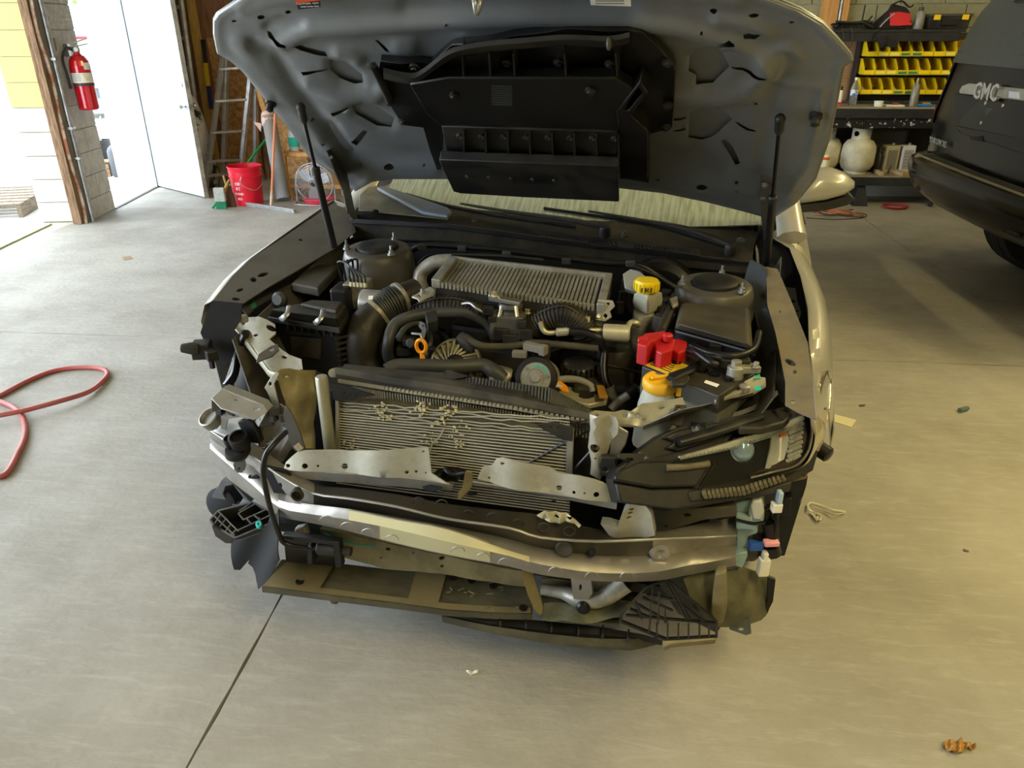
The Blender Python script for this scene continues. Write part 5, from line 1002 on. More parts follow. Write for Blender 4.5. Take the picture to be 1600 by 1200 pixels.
MB().shell([spline(r, 4) for r in fold], (0, .003, .002)).build('fold', silver, FB2, 40)
for c in ((865, 783, 4, 1.6), (737, 771, 9, 3)): P('fold_hole', ell(*c), plane(br(865, 780)+Vector((0, -.004, 0)), (0, -1, -.4)), -.0015, black_deep, (), 0, None, FB2)
fn = P('torn_fin', [(727, 737), (736, 738), (736, 760), (729, 770), (720, 780), (714, 781), (716, 770), (722, 762)], plane(K(727, 750, y=-.69), (.3, -1, .1)), (.003, .004, 0), olive, (), .001, 'twisted olive metal fin')
mb = MB()
for px, py, s in ((690, 742, .03), (700, 737, .026), (708, 744, .03), (718, 739, .03), (698, 750, .028), (726, 745, .02), (684, 741, .018)): mb.box(K(px, py, y=-.63), (s, .02, s*.6), random.uniform(-.6, .6))
mb.tube([K(695, 730, y=-.64), K(700, 738, y=-.65), K(712, 741, y=-.65), K(728, 738, y=-.65)], .006, 6, 4); mb.cyl(K(686, 740, y=-.65), K(686, 752, y=-.65), .006, 8)
mb.build('hood_latch', black_sat, CAR, 30, .002)
# ---------------------------------------------------------------- bumper beam
beamm = mat('bumper_beam_steel', (158, 154, 148), .32, .6, dirt=(118, 110, 92), amt=.5, scale=7)
dark_beam = mat('grime_reflection_channel', (46, 42, 36), .35, .4, dirt=(70, 64, 52), amt=.5, scale=9)  # dark colour holds black grime and the reflection of dark surroundings
xsn = [328, 352, 395, 435, 490, 545, 620, 700, 795, 845, 932, 1020, 1072, 1100, 1150]
T_ = [655, 668, 693, 722, 757, 764, 774, 789, 800, 806, 828, 833, 824, 818, 809]
U_ = [672, 688, 712, 742, 771, 779, 792, 811, 825, 840, 846, 843, 841, 840, 837]
N_ = [684, 702, 730, 766, 790, 796, 808, 822, 842, 856, 868, 868, 862, 858, 852]
L_ = [692, 714, 748, 781, 790, 797, 812, 827, 860, 872, 883, 887, 874, 871, 864]
E_ = [700, 722, 758, 792, 804, 812, 827, 846, 868, 882, 895, 894, 884, 880, 870]
B_ = [716, 744, 778, 806, 818, 830, 850, 868, 885, 898, 908, 908, 899, 894, 884]
yb = [-.56, -.60, -.66, -.71, -.745, -.76, -.77, -.775, -.765, -.755, -.735, -.70, -.66, -.63, -.58]
rows = []
for lst, off in ((T_, .06), (U_, .008), (N_, .03), (L_, 0), (E_, -.012), (B_, .004)):
    rows.append(spline([K(x, y, y=q+off) for x, y, q in zip(xsn, lst, yb)], 3))
BEAM = MB().shell([rows[2], rows[3], rows[4], rows[5]], (0, .004, 0)).build('bumper_beam', beamm, CAR, 60, .001, 'silver bumper beam')
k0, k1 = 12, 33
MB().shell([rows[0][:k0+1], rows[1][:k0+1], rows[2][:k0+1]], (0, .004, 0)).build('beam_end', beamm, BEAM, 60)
MB().shell([rows[0][k0:k1+1], rows[1][k0:k1+1], rows[2][k0:k1+1]], (0, .004, 0)).build('beam_channel', dark_beam, BEAM, 60, 0, 'dark upper channel of the beam, grime and painted dark reflections')
MB().shell([rows[0][k1:], rows[1][k1:], rows[2][k1:]], (0, .004, 0)).build('beam_end', beamm, BEAM, 60)
# flattened lower return of the beam
MB().shell([rows[5], [p+Vector((0, .05, .004)) for p in rows[5]]], (0, 0, .004)).build('beam_return', beamm, BEAM, 40)
def strip(rws, a, b, out): return [[p+Vector((0, out, 0)) for p in r[a:b+1]] for r in rws]
MB().shell(strip([rows[3], rows[4]], 15, 26, -.0015), (0, .001, 0)).build('pale_patch', mat('pale_beam_patch', (206, 200, 162), .5, .2, dirt=(190, 182, 140), amt=.4), BEAM, 40, 0, 'pale patch on the beam')  # strip in a paler colour over the middle of the beam
MB().shell([[p+Vector((0, -.0015, 0)) for p in rows[4][17:24]], [p.lerp(q, .9)+Vector((0, -.0015, 0)) for p, q in zip(rows[4][17:24], rows[5][17:24])]], (0, .001, 0)).build('pale_patch', bpy.data.materials['pale_beam_patch'], BEAM, 40)
MB().tube([p+Vector((0, -.001, .001)) for p in rows[1]], .0035, 6, 0).build('beam_highlight', silver, BEAM, 60, 0, 'added highlight line along the beam crease')  # thin silver tube added as the highlight on the upper ridge
# arched weld tabs along the lower edge
mb = MB()
for px, py in ((510, 812), (543, 822), (575, 832), (612, 842), (715, 860), (755, 870), (790, 878), (868, 892), (925, 900), (980, 900)):
    pf = PY(-.784 if px < 800 else -.765); mb.tube([pf(px+11*math.cos(a), py+2-8*math.sin(a)) for a in [i*math.pi/8 for i in range(9)]], .0011, 5, 0)
mb.build('weld_arcs', silver, BEAM, 40)
mb = MB()
for px, py, r in ((545, 797-20, 9), (654, 778, 9), (690, 782, 9), (732, 798, 9), (770, 802, 9), (810, 812, 9), (850, 818, 9), (890, 824, 9)):
    pf = PY(-.735); mb.tube([pf(px+r*math.cos(a), py+6+r*.8*math.sin(a)) for a in [i*math.pi/5 for i in range(10)]], .0018, 5, 0, True)
mb.build('flange_dimples', dusty, BEAM, 40)
for px, py, r in ((400, 748, 7), (391, 744, 2.6), (437, 759, 5), (465, 770, 10), (926, 863, 6), (374, 732, 2)):
    i = min(range(15), key=lambda q: abs(xsn[q]-px)); P('beam_hole', ell(px, py, r*.8, r, 14), PY(yb[i]+.012 if px > 600 else yb[i]+.004), -.004, black_deep, (), 0, None, BEAM)
MB().lathe([(.020, 0), (.021, .002), (.017, .004), (.012, .002), (.0005, .002)], K(882, 857, y=-.735), (0, -1, .1), 20).build('press_mark', dusty, BEAM)
MB().lathe([(.026, 0), (.022, .007), (.012, .010), (.004, .005), (.0005, .004)], K(1031, 862, y=-.672), (.2, -1, .1), 20).build('dimple', beamm, BEAM)
P('dent', ell(375, 726, 10, 13), PY(-.645), -.002, bpy.data.materials['bay_grey_paint'], [(374, 732, 1.5, 1.5)], .001, None, BEAM)
P('torn_edge', [(838, 807), (850, 800), (875, 801), (892, 806), (898, 814), (908, 820), (905, 824), (890, 815), (868, 818), (850, 812)], PY(-.72), .004, brass_alu, [(870, 808, 4, 3), (890, 809, 4, 3)], .001, 'bright torn metal edge', BEAM, 7, 60, lambda a, b: Vector((0, .004*math.sin(a*.4), 0)))
# crush boxes behind the beam
CB = P('crush_box', [(974, 800), (985, 790), (1008, 790), (1018, 802), (1024, 834), (1010, 841), (985, 843), (962, 838), (952, 834), (938, 820), (950, 818), (966, 822)], PY(-.69), .03, sheet_m, [(986, 795+3, 4, 1.6), (984, 803, 4, 1.6), (982, 810, 4, 1.6)], .003, 'crumpled pale crush box', None, 10, 50, lambda a, b: Vector((0, .008*math.sin(a*.09), .0)))
P('crush_box', [(1015, 830), (1022, 800), (1060, 796), (1148, 790), (1150, 806), (1100, 812), (1040, 830), (1024, 836)], PY(-.60), .06, mat('dark_dusty_metal', (72, 68, 56), .5, .3, dirt=(98, 90, 68), amt=.6, scale=12), [(1074, 813-8, 6, 3), (1040, 822, 3, 2)], .003, 'dark dusty crush box', None, 14)
ub = [[K(330, 622, z=.70), K(347, 607, z=.715), K(380, 620, z=.705), K(410, 632, z=.69), K(418, 642, z=.68)], [K(330, 645, z=.65), K(347, 640, z=.655), K(372, 650, z=.645), K(398, 660, z=.63), K(404, 668, z=.62)]]
LR = MB().shell(ub, (0, .03, .0)).build('side_rail', silver, CAR, 40, .002, 'silver crushed side rail on the left')
P('rail_top', [(330, 622), (347, 607), (412, 632), (418, 642), (398, 655), (370, 645), (345, 638)], P3(ub[0][0], ub[0][1], ub[0][4]), (0, 0, -.003), silver, [(369, 625, 3.4, 1.8), (401, 640, 4.5, 2.4)], .001, None, LR)
P('rail_bracket', [(342, 636), (372, 636), (374, 652), (356, 655), (352, 672), (345, 670), (345, 650), (338, 646)], PY(-.60), .004, silver, [(345, 641, 5, 5), (363, 642, 5, 5)], .001, None, LR)
mb = MB()
for px, py in ((345, 641), (364, 642)): bolt(mb, K(px, py, y=-.6), (0, -1, .2), .01, .012)
mb.build('bracket_bolt', black_sat, LR, 0)
P('gusset', [(326, 660), (340, 645), (352, 655), (384, 672), (385, 684), (370, 690), (350, 680), (330, 672)], P3(K(330, 664, y=-.57), K(384, 675, y=-.62), K(350, 650, y=-.55)), (0, 0, -.004), silver, [(338, 669, 3, 2)], .002, None, LR)
MB().lathe([(.026, 0), (.03, .004), (.03, .03), (.026, .032), (.022, .02), (.0005, .02)], K(336, 660, y=-.585), (-.2, -.5, .8), 18).build('tube_end', silver, LR)
for px, py, r in ((356, 685, .014), (371, 682, .026)): MB().lathe([(r*.9, -.035), (r, -.03), (r, .0), (r*.8, .001), (r*.8, -.012), (.0005, -.012)], K(px, py, y=-.665), (0, -.35, 1), 20).build('round_clip', black_sat, LR)
MB().lathe([(.02, -.03), (.035, -.01), (.03, .005)], K(370, 702, y=-.66), (0, -.35, 1), 16).build('clip_base', black_sat, LR)
P('pocket', [(370, 660), (388, 655), (396, 660), (408, 692), (400, 694), (384, 690)], PY(-.63), .02, black_sat, (), .004, None, LR)
P('inner_plate', [(400, 650), (420, 635), (438, 632), (452, 655), (458, 690), (474, 698), (455, 702), (444, 720), (415, 728), (398, 706), (408, 690)], PY(-.60), .006, silver, [(421, 690, 3, 1.6), (414, 695, 3, 1.6), (407, 701, 3, 1.6), (448, 655, 4, 6)], .002, 'silver inner rail plate', LR, 12, 50, lambda a, b: Vector((0, .012*math.sin(a*.1+b*.06), 0)))
P('curved_plate', [(446, 632), (458, 650), (470, 680), (477, 702), (460, 705), (452, 690), (446, 668), (442, 645)], PY(-.625), .004, bay, (), .001, None, LR, 12)
mb = MB()
for px, py, s in ((404, 648, .03), (418, 655, .035), (430, 640, .03), (446, 650, .03), (450, 662, .022), (426, 650, .03)): mb.box(K(px, py, y=-.61), (s, s, s*.8), random.uniform(-.5, .5))
mb.build('plug_cluster', mat('dark_grey_plug', (58, 60, 62), .5), LR, 0, .004)
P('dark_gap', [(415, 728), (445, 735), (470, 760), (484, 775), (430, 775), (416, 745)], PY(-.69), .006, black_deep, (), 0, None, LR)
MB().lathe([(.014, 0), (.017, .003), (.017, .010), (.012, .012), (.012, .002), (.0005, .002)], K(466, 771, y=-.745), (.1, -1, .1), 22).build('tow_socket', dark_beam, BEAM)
tube('washer_hose', [K(447, 675, y=-.70), K(430, 692, y=-.76), (K(415, 712, y=-.79)), K(411, 738, y=-.80), K(416, 768, y=-.81), K(424, 800, y=-.80), K(434, 830, y=-.79), K(444, 848, y=-.78), K(470, 855, y=-.77), K(500, 857, y=-.76)], .0068, black_sat, None, 8, 6, 'thin black hose over the beam')
MB().lathe([(.014, 0), (.017, .004), (.017, .05), (.012, .055), (.012, .09), (.0005, .09)], K(496, 856, y=-.76), (1, .1, 0), 14).build('hose_plug', black_pl, CAR)
# ---------------------------------------------------------------- headlamp on the right
hp = P3(K(960, 750, y=-.69), K(1278, 700, y=-.44), K(1190, 640, y=-.45)); hn = (hp(1000, 700)-hp(1100, 700)).cross(hp(1000, 740)-hp(1000, 700)).normalized()
hn = hn if hn.dot(CEYE-hp(1100, 700)) > 0 else -hn
def HF(o): return plane(hp(1100, 700)+hn*o, hn)
lampb = mat('lamp_black_plastic', (20, 20, 21), .4, dirt=(54, 50, 40), amt=.45, scale=8)
bright_lamp = mat('bright_lamp_plastic', (232, 230, 216), .2, .15, coat=.5)
HL = P('headlamp', [(957, 748), (964, 733), (984, 720), (1000, 704), (1034, 680), (1062, 668), (1120, 656), (1180, 644), (1240, 634), (1262, 645), (1275, 672), (1280, 700), (1270, 735), (1240, 752), (1150, 778), (1060, 797), (966, 784)], HF(0), -hn*.05, lampb, (), .006, 'right headlamp, dusty black housing', None, 26, 40)
P('lamp_cover', [(966, 716), (966, 708), (1010, 708), (1006, 718), (1060, 706), (1090, 720), (1096, 728), (1060, 735), (970, 735), (985, 722)], HF(.012), -hn*.02, black_sat, [(984, 718, 6, 2)], .003, None, HL)
P('cover_facet', [(960, 745), (972, 733), (1000, 722), (1045, 720), (1090, 728), (1112, 722), (1095, 752), (1090, 760), (1020, 762), (962, 752)], HF(.02), -hn*.03, lampb, (), .006, None, HL)
P('lower_facet', [(962, 754), (1020, 764), (1090, 762), (1120, 772), (1175, 766), (1240, 750), (1236, 768), (1150, 782), (1060, 797), (968, 785)], HF(.01), -hn*.03, black_pl, (), .006, None, HL)
P('upper_shield', [(1036, 684), (1060, 672), (1120, 660), (1150, 656), (1152, 668), (1110, 690), (1060, 706), (1040, 700), (1056, 690)], HF(.012), -hn*.02, lampb, (), .005, None, HL)
mb = MB()
for k in range(7): mb.box(HF(.016)(1090+8*math.sin(k*2), 664+k*.9), (.014, .012, .01), k)
mb.build('broken_clear_bits', glassy, HL, 0)
tube('shield_tube', [HF(.03)(1060, 690), HF(.03)(1110, 676), HF(.03)(1148, 664), HF(.03)(1190, 650)], [.015, .016, .016, .012], lampb, HL, 10, 4, flat=.6)
lens = [(1046, 722), (1062, 712), (1145, 688), (1205, 668), (1255, 645), (1266, 650), (1268, 680), (1262, 706), (1244, 727), (1200, 738), (1170, 746), (1094, 759), (1116, 724), (1106, 720), (1060, 728)]
P('lamp_bowl', lens, HF(.008), -hn*.012, black_sat, (), 0, None, HL)
def bul(a, b): return hn*(.016*(1-((a-1165)/115)**2))
P('lens', lens, HF(.026), -hn*.003, glassy, (), .0, 'clear headlamp lens', HL, 16, 60, bul)
P('daylight_strip', [(1062, 715), (1062, 712), (1145, 688), (1205, 668), (1254, 648), (1258, 654), (1250, 662), (1207, 680), (1143, 700), (1066, 717)], HF(.022), -hn*.01, bright_lamp, (), .001, 'bright daylight strip', HL)
mb = MB()
for i in range(40):
    q = pl_at([(1064, 716.5), (1143, 700), (1207, 680), (1250, 661)], i/39); mb.box(HF(.022)(*q), (.0028, .004, .007))
stuff(mb.build('strip_teeth', mat('strip_teeth', (190, 184, 152), .3, .2), HL, 0))
for pts in (((1062, 713), (1145, 688.5), (1205, 669), (1254, 648)), ((1066, 717.5), (1143, 701), (1207, 681.5), (1250, 663))): tube('strip_edge', [HF(.024)(*q) for q in pts], .0016, chrome, HL, 5, 4)
pc = HF(.006)(1160, 702)
PJ = MB().lathe([(.05, -.03), (.05, -.004), (.042, .0), (.036, -.004)], pc, hn, 28).build('projector', black_sat, HL)
MB().lathe([(max(.030*math.cos(a), .0005), .026*math.sin(a)) for a in [i*math.pi/16 for i in range(9)]], pc-hn*.004, hn, 28).build('projector_lens', mat('projector_glass', (176, 202, 216), .06, .25, coat=1), PJ, 60, 0, 'pale blue projector lens')
MB().lathe([(.030, -.003), (.034, .0), (.030, .004)], pc, hn, 28, caps=False).build('projector_ring', chrome, PJ)
P('side_reflector', [(1209, 674), (1229, 666), (1233, 690), (1227, 718), (1204, 732), (1196, 732), (1206, 700)], HF(.020), -hn*.008, bright_lamp, (), .003, 'bright side reflector', HL, 8, 60, lambda a, b: hn*(-.01*math.sin((a-1200)*.1)))
P('amber_bulb', [(1218, 672), (1228, 670), (1229, 680), (1219, 684)], HF(.02), -hn*.006, mat('amber_glow_plastic', (206, 120, 50), .3), (), .002, None, HL)
mb = MB()
for i in range(9):
    for j in range(7):
        q = (1231+j*3.6+(i % 2)*1.4-i*.5, 664+i*7.2-j*1.6)
        if pip(*q, [(1231, 668), (1252, 655), (1259, 680), (1254, 708), (1240, 722), (1226, 728), (1232, 700)]): mb.ball(HF(.018)(*q), .0052, 6)
stuff(mb.build('crystal_facets', mat('crystal_facet', (214, 210, 196), .12, .3), HL, 0))
P('crystal_back', [(1231, 668), (1254, 654), (1261, 680), (1256, 708), (1242, 722), (1226, 730), (1200, 735), (1170, 743), (1180, 737), (1226, 720), (1231, 700)], HF(.014), -hn*.004, mat('smoke_reflector', (120, 104, 96), .2, .7), (), 0, None, HL)
tube('lens_rim', [HF(.026)(x, y) for x, y in ((1255, 645), (1266, 652), (1268, 680), (1262, 706), (1244, 727), (1205, 738), (1172, 746))], .0035, warm_chrome, HL, 6, 5)
rows = []
for o, sx in ((.03, 0), (.02, 10), (-.03, 16)): rows.append([HF(o)(x+sx*(.4 if y > 700 else 1), y) for x, y in ((1258, 642), (1270, 655), (1274, 680), (1268, 708), (1252, 730), (1215, 742))])
MB().shell([spline(r, 4) for r in rows], -hn*.003).build('lens_wrap', mat('lens_wrap_clear', (170, 164, 140), .08, .25, coat=.8), HL, 60, 0, 'clear wrapped lens edge')
mb = MB()
for i in range(19):
    t = i/18; a = pl_at([(1100, 768), (1160, 762), (1222, 743)], t); b = pl_at([(1103, 777), (1163, 772), (1225, 750)], t)
    mb.tube([HF(.018)(*a), HF(.026)((a[0]+b[0])/2-1, (a[1]+b[1])/2), HF(.02)(*b)], .0052, 6, 2)
mb.build('foam_ribs', mat('dusty_grey_foam', (98, 92, 76), .7, dirt=(130, 122, 98), amt=.5, scale=30), HL, 40)
P('foam_base', [(1076, 768), (1100, 764), (1160, 759), (1222, 741), (1228, 752), (1165, 774), (1104, 780), (1080, 784)], HF(.016), -hn*.01, dusty, (), .004, None, HL)
tube('foam_ribs', [HF(.024)(1042, 731), HF(.024)(1075, 729), HF(.024)(1108, 724)], .008, bpy.data.materials['dusty_grey_foam'], HL, 8, 4)
MB().lathe([(.02, -.01), (.02, .03), (.014, .034), (.0005, .034)], K(1278, 700, y=-.38), (.7, -.5, -.2), 14).build('lamp_socket', black_sat, HL)
P('lamp_mount', [(1226, 748), (1240, 738), (1262, 740), (1260, 748), (1236, 754)], PY(-.48), .01, olive, [(1256, 743, 2, 2)], .002, None, HL)
P('chrome_corner', [(1270, 652), (1276, 612), (1288, 580), (1296, 590), (1294, 640), (1286, 690), (1280, 705), (1276, 680)], P3(K(1272, 655, y=-.46), K(1292, 585, y=-.26), K(1283, 700, y=-.42)), (-.006, 0, 0), mat('wrap_lens_amber', (176, 168, 150), .1, .4, dirt=(190, 110, 60), amt=.35, scale=9, coat=.8), (), .003, 'clear headlamp tail beside the fender', HL, 10)
tube('chrome_corner_edge', [P3(K(1272, 655, y=-.47), K(1292, 585, y=-.27), K(1283, 700, y=-.43))(x, y) for x, y in ((1276, 650), (1280, 615), (1290, 582), (1297, 592), (1295, 640))], .004, warm_chrome, HL, 6, 4)
# ---------------------------------------------------------------- washer bottle, wires, liner at the right corner
WB = P('washer_bottle', [(1148, 786), (1160, 782), (1188, 780), (1195, 796), (1194, 815), (1184, 822), (1184, 834), (1168, 840), (1168, 870), (1160, 886), (1144, 884), (1150, 850), (1150, 810)], PY(-.55), .08, blue_tank, (), .006, 'pale blue washer bottle', None, 16)
for a in ([(1150, 806), (1192, 812), (1192, 817), (1150, 812)], [(1150, 818), (1184, 822), (1183, 828), (1150, 826)], [(1142, 868), (1168, 862), (1168, 870), (1160, 888), (1140, 882)]): P('bottle_rib', a, PY(-.57), .02, blue_tank, (), .003, None, WB)
P('bottle_neck', [(1172, 792), (1176, 784), (1190, 782), (1194, 800), (1190, 814), (1176, 812)], PY(-.575), .03, mat('white_neck', (190, 192, 180), .5), (), .005, None, WB)
tube('bottle_strap', [K(1150, 812, y=-.58), K(1175, 818, y=-.585), K(1195, 816, y=-.57)], .004, black_sat, WB, 6, 4)
FP = P('corner_panel', [(1218, 748), (1262, 745), (1260, 758), (1226, 868), (1204, 870), (1206, 850), (1222, 800)], PY(-.47), .012, black_sat, (), .003, 'black flat corner panel', None, 20)
P('panel_box', [(1222, 780), (1238, 778), (1234, 805), (1218, 808)], PY(-.49), .03, black_pl, (), .003, None, FP)
mb = MB()
for i, pts in enumerate((((1205, 800), (1208, 825), (1206, 850), (1200, 880)), ((1200, 798), (1196, 830), (1190, 850), (1186, 870)), ((1212, 805), (1214, 830), (1210, 860)), ((1196, 795), (1206, 790), (1214, 800), (1212, 830), (1208, 850)))): mb.tube([K(x, y, y=-.53-.006*i) for x, y in pts], .006, 6, 4)
mb.cyl(K(1200, 815, y=-.54), K(1207, 845, y=-.54), .017, 10); mb.cyl(K(1205, 852, y=-.54), K(1208, 866, y=-.54), .02, 10); mb.cyl(K(1188, 838, y=-.54), K(1185, 850, y=-.54), .018, 10)
WRS = mb.build('wire_bundle', black_sat, CAR, 50)
for nm, px, py, sx, sz, m, lb in (('connector', 1213, 792, .024, .024, paper, 'white plug'), ('connector', 1218, 776, .012, .03, mat('blue_white_plug', (168, 190, 216), .4), 'pale blue plug'), ('connector', 1181, 852, .034, .022, mat('blue_plug', (40, 84, 170), .4), 'blue plug'), ('tape', 1205, 848, .036, .013, mat('pink_tape', (232, 160, 166), .5), 'pink tape band'), ('connector', 1193, 885, .026, .05, paper, 'white hanging plug'), ('connector', 1194, 875, .012, .05, paper, 'white plug latch'), ('connector', 1175, 800, .01, .04, paper, None)):
    MB().box(K(px, py, y=-.56), (sx, .02, sz), .3).build(nm, m, WRS, 0, .003, lb)
LN_ = P('corner_liner', [(1068, 905), (1090, 893), (1120, 892), (1160, 884), (1185, 893), (1198, 900), (1211, 906), (1207, 930), (1200, 955), (1190, 966), (1160, 975), (1120, 978), (1085, 950)], P3(K(1070, 910, y=-.64), K(1205, 905, y=-.50), K(1150, 975, y=-.60)), (0, .006, 0), mat('dusty_liner', (70, 68, 52), .5, dirt=(112, 108, 82), amt=.6, scale=8), (), .003, 'dusty curved corner liner', None, 10, 60, lambda a, b: Vector((0, -.05*math.exp(-((a-1150)/40)**2-((b-930)/35)**2), 0)))
P('liner_fold', [(1118, 895), (1135, 893), (1136, 950), (1130, 975), (1118, 976), (1110, 960)], PY(-.655), .03, olive, (), .006, None, LN_)
P('liner_rim', [(1199, 901), (1212, 906), (1208, 940), (1196, 964), (1188, 966), (1198, 940)], PY(-.545), .01, bpy.data.materials['satin_black'], (), .002, None, LN_)
P('liner_tab', [(1138, 976), (1172, 966), (1174, 990), (1166, 993), (1140, 984)], PY(-.60), .004, mat('grey_green_plastic', (84, 92, 84), .5), [(1158, 984, 4, 2.6)], .001, None, LN_)
P('dark_lower', [(1020, 860+40), (1075, 895), (1110, 890), (1140, 960), (1120, 990), (1060, 960)], PY(-.58), .01, dusty, (), .003, None, LN_)
# lattice bracket, right
def lattice(name, out, bars, fn, depth, m, label, rim=.005, back=True):
    mb = MB(); d = Vector(depth)
    P_ = [fn(*q) for q in out]
    for i in range(len(P_)):
        a, b = P_[i], P_[(i+1) % len(P_)]; mb.add(*wallq(a, b, d, rim))
    for p, q in bars: mb.add(*wallq(fn(*p), fn(*q), d, rim*.8))
    o = mb.build(name, m, CAR, 0, 0, label)
    if back: MB().prism([p+d*.98 for p in P_], d*.06).build('lattice_back', black_deep, o, 0)
    return o
def wallq(a, b, d, t):
    s = (b-a).cross(d)
    if s.length < 1e-9: s = Vector((1, 0, 0))
    s = s.normalized()*t/2
    return [a-s, a+s, b+s, b-s, a-s+d, a+s+d, b+s+d, b-s+d], [(0, 3, 2, 1), (4, 5, 6, 7), (0, 1, 5, 4), (1, 2, 6, 5), (2, 3, 7, 6), (3, 0, 4, 7)]
lr = plane(K(1040, 960, y=-.70), (0, -.72, .70))
lattice('lattice_bracket', [(1009, 918), (1043, 906), (1120, 972), (1120, 996), (1040, 1000), (970, 972), (970, 961)], [((1039, 909), (1074, 972)), ((1045, 910), (1080, 972)), ((1020, 916), (1014, 988)), ((1003, 934), (1051, 955)), ((996, 945), (1043, 972)), ((984, 952), (1014, 966)), ((978, 962), (1120, 975)), ((1030, 924), (1028, 975)), ((1039, 950), (1039, 974)), ((1010, 930), (1054, 938)), ((1026, 976), (1026, 993)), ((1043, 976), (1043, 998)), ((1060, 976), (1060, 998)), ((1076, 976), (1076, 997)), ((1093, 976), (1093, 997)), ((1108, 976), (1108, 996)), ((1060, 942), (1100, 972)), ((992, 940), (1003, 968))], lr, (0, .026, -.018), black_sat, 'black plastic lattice bracket on the right', .005, False)
P('lattice_foot', [(1035, 1001), (1119, 996), (1119, 1000), (1048, 1007), (1038, 1012)], lr, (0, .02, -.03), olive, (), .002)
ll = plane(K(375, 820, y=-.66), (-.1, -.5, .86))
lattice('lattice_bracket', [(328, 812), (340, 798), (394, 784), (425, 800), (420, 818), (368, 840), (334, 822)], [((340, 798), (372, 830)), ((334, 806), (366, 836)), ((345, 803), (335, 818)), ((353, 810), (343, 823)), ((361, 818), (352, 830)), ((369, 827), (360, 836)), ((372, 828), (424, 804)), ((372, 802), (400, 786)), ((372, 802), (380, 812)), ((380, 812), (415, 796)), ((392, 818), (385, 810)), ((405, 812), (396, 804)), ((394, 784), (374, 798)), ((410, 826), (404, 808))], ll, (0, .03, -.05), mat('dusty_light_plastic', (52, 52, 50), .5, dirt=(96, 92, 80), amt=.6, scale=20), 'black plastic lattice bracket on the left')
P('lattice_skirt', [(330, 822), (368, 841), (372, 850), (352, 849), (336, 838)], PY(-.68), .01, dusty, (), .002)
P('teal_clip', ell(404, 818, 5, 5), plane(ll(404, 818)+Vector((0, -.005, .004)), (0, -.5, .86)), (0, 0, -.01), teal, [(404, 818, 1.8, 1.8)], .001, 'teal plastic clip')
P('lower_duct', [(332, 775), (346, 750), (362, 752), (392, 785), (340, 800), (326, 800)], PY(-.56), .02, mat('grey_duct_plastic', (96, 98, 100), .5, dirt=(120, 118, 108), amt=.4), [[(352, 760), (364, 757), (380, 778), (372, 790), (356, 786), (348, 772)]], .004, 'grey lower duct end', None, 14)
MB().lathe([(.04, 0), (.05, .01), (.05, .06), (.03, .065)], K(364, 776, y=-.5), (0, -1, .2), 18).build('duct_mouth', black_deep, CAR)
P('torn_shield', [(364, 848), (370, 840), (402, 836), (428, 806), (430, 800), (436, 830), (440, 872), (424, 900), (408, 916), (396, 900), (384, 884), (386, 878), (374, 892), (368, 888), (366, 866)], P3(K(370, 845, y=-.68), K(436, 830, y=-.76), K(405, 912, y=-.77)), (0, .004, 0), black_matte, (), .001, 'torn black splash shield', None, 9, 60, lambda a, b: Vector((0, .015*math.sin(a*.09+b*.04), 0)))
# ---------------------------------------------------------------- lower support, undertray
P('lower_crossmember', [(500, 826), (560, 838), (630, 855), (700, 870), (818, 893), (822, 918), (690, 897), (600, 888), (540, 872), (505, 852)], PY(-.66), .05, olive, [(518, 838, 4, 2), (607, 857, 4, 2.4), (646, 864, 1.6, 1.4), (690, 873, 4.5, 3), (691, 884, 3, 2), (595, 872, 2, 1.6)], .003, 'olive lower crossmember', None, 18, 50, lambda a, b: Vector((0, .003*math.sin(a*.07)*math.sin(b*.2), 0)))
tube('teal_paint', [K(505, 832, y=-.668), K(535, 845, y=-.668), K(560, 851, y=-.668), K(590, 853, y=-.668)], .003, teal, None, 6, 4, 'teal paint streak', flat=.4)
tray_a = row([(409, 917), (520, 931), (610, 942), (700, 954), (775, 959), (832, 960)], PZ(.185), 21)
tray_b = row([(425, 895), (520, 905), (610, 915), (700, 925), (775, 930), (832, 935)], PZ(.20), 21)
tray_c = row([(440, 874), (530, 880), (610, 890), (700, 897), (775, 905), (832, 912)], PZ(.215), 21)
UT = MB().shell([tray_c, tray_b, tray_a, [p+Vector((0, -.002, -.016)) for p in tray_a]], (0, .003, -.004)).build('undertray', mat('undertray_plastic', (66, 64, 50), .45, dirt=(104, 98, 74), amt=.6, scale=6, stretch=(1, 3, 1)), CAR, 30, 0, 'dusty olive undertray')
def TR(u, v, o=.003):
    r = [tray_c, tray_b, tray_a]; k = min(int(u*20), 19); f = u*20-k; j = min(int(v*2), 1); g = v*2-j
    return r[j][k].lerp(r[j][k+1], f).lerp(r[j+1][k].lerp(r[j+1][k+1], f), g)+Vector((0, 0, o))
tape = mat('tan_tape', (124, 112, 78), .55, dirt=(104, 94, 66), amt=.5)
for u0, u1 in ((.0, .16), (.46, .565)): MB().shell([[TR(u0+(u1-u0)*i/4+.03, .0) for i in range(5)], [TR(u0+(u1-u0)*i/4, .9) for i in range(5)]], (0, 0, .001)).build('tape_patch', tape, UT, 30, 0, 'tan tape patch')
MB().shell([[TR(i/20*.99, .84) for i in range(21)], [TR(i/20*.99, .99) for i in range(21)]], (0, 0, .0015)).build('tray_lip', tape, UT, 30)
for u, v in ((.62, .14), (.70, .16), (.79, .26), (.10, .72), (.95, .85)): MB().lathe([(.012, 0), (.012, .003), (.006, .002), (.0005, .002)], TR(u, v), (0, 0, 1), 12).build('tray_plug', dusty, UT)
mb = MB()
for _ in range(26): p = TR(random.uniform(.6, 1), random.uniform(-.1, .95), .004); mb.box(p, (random.uniform(.003, .02), .003, .003), random.uniform(-1, 1))
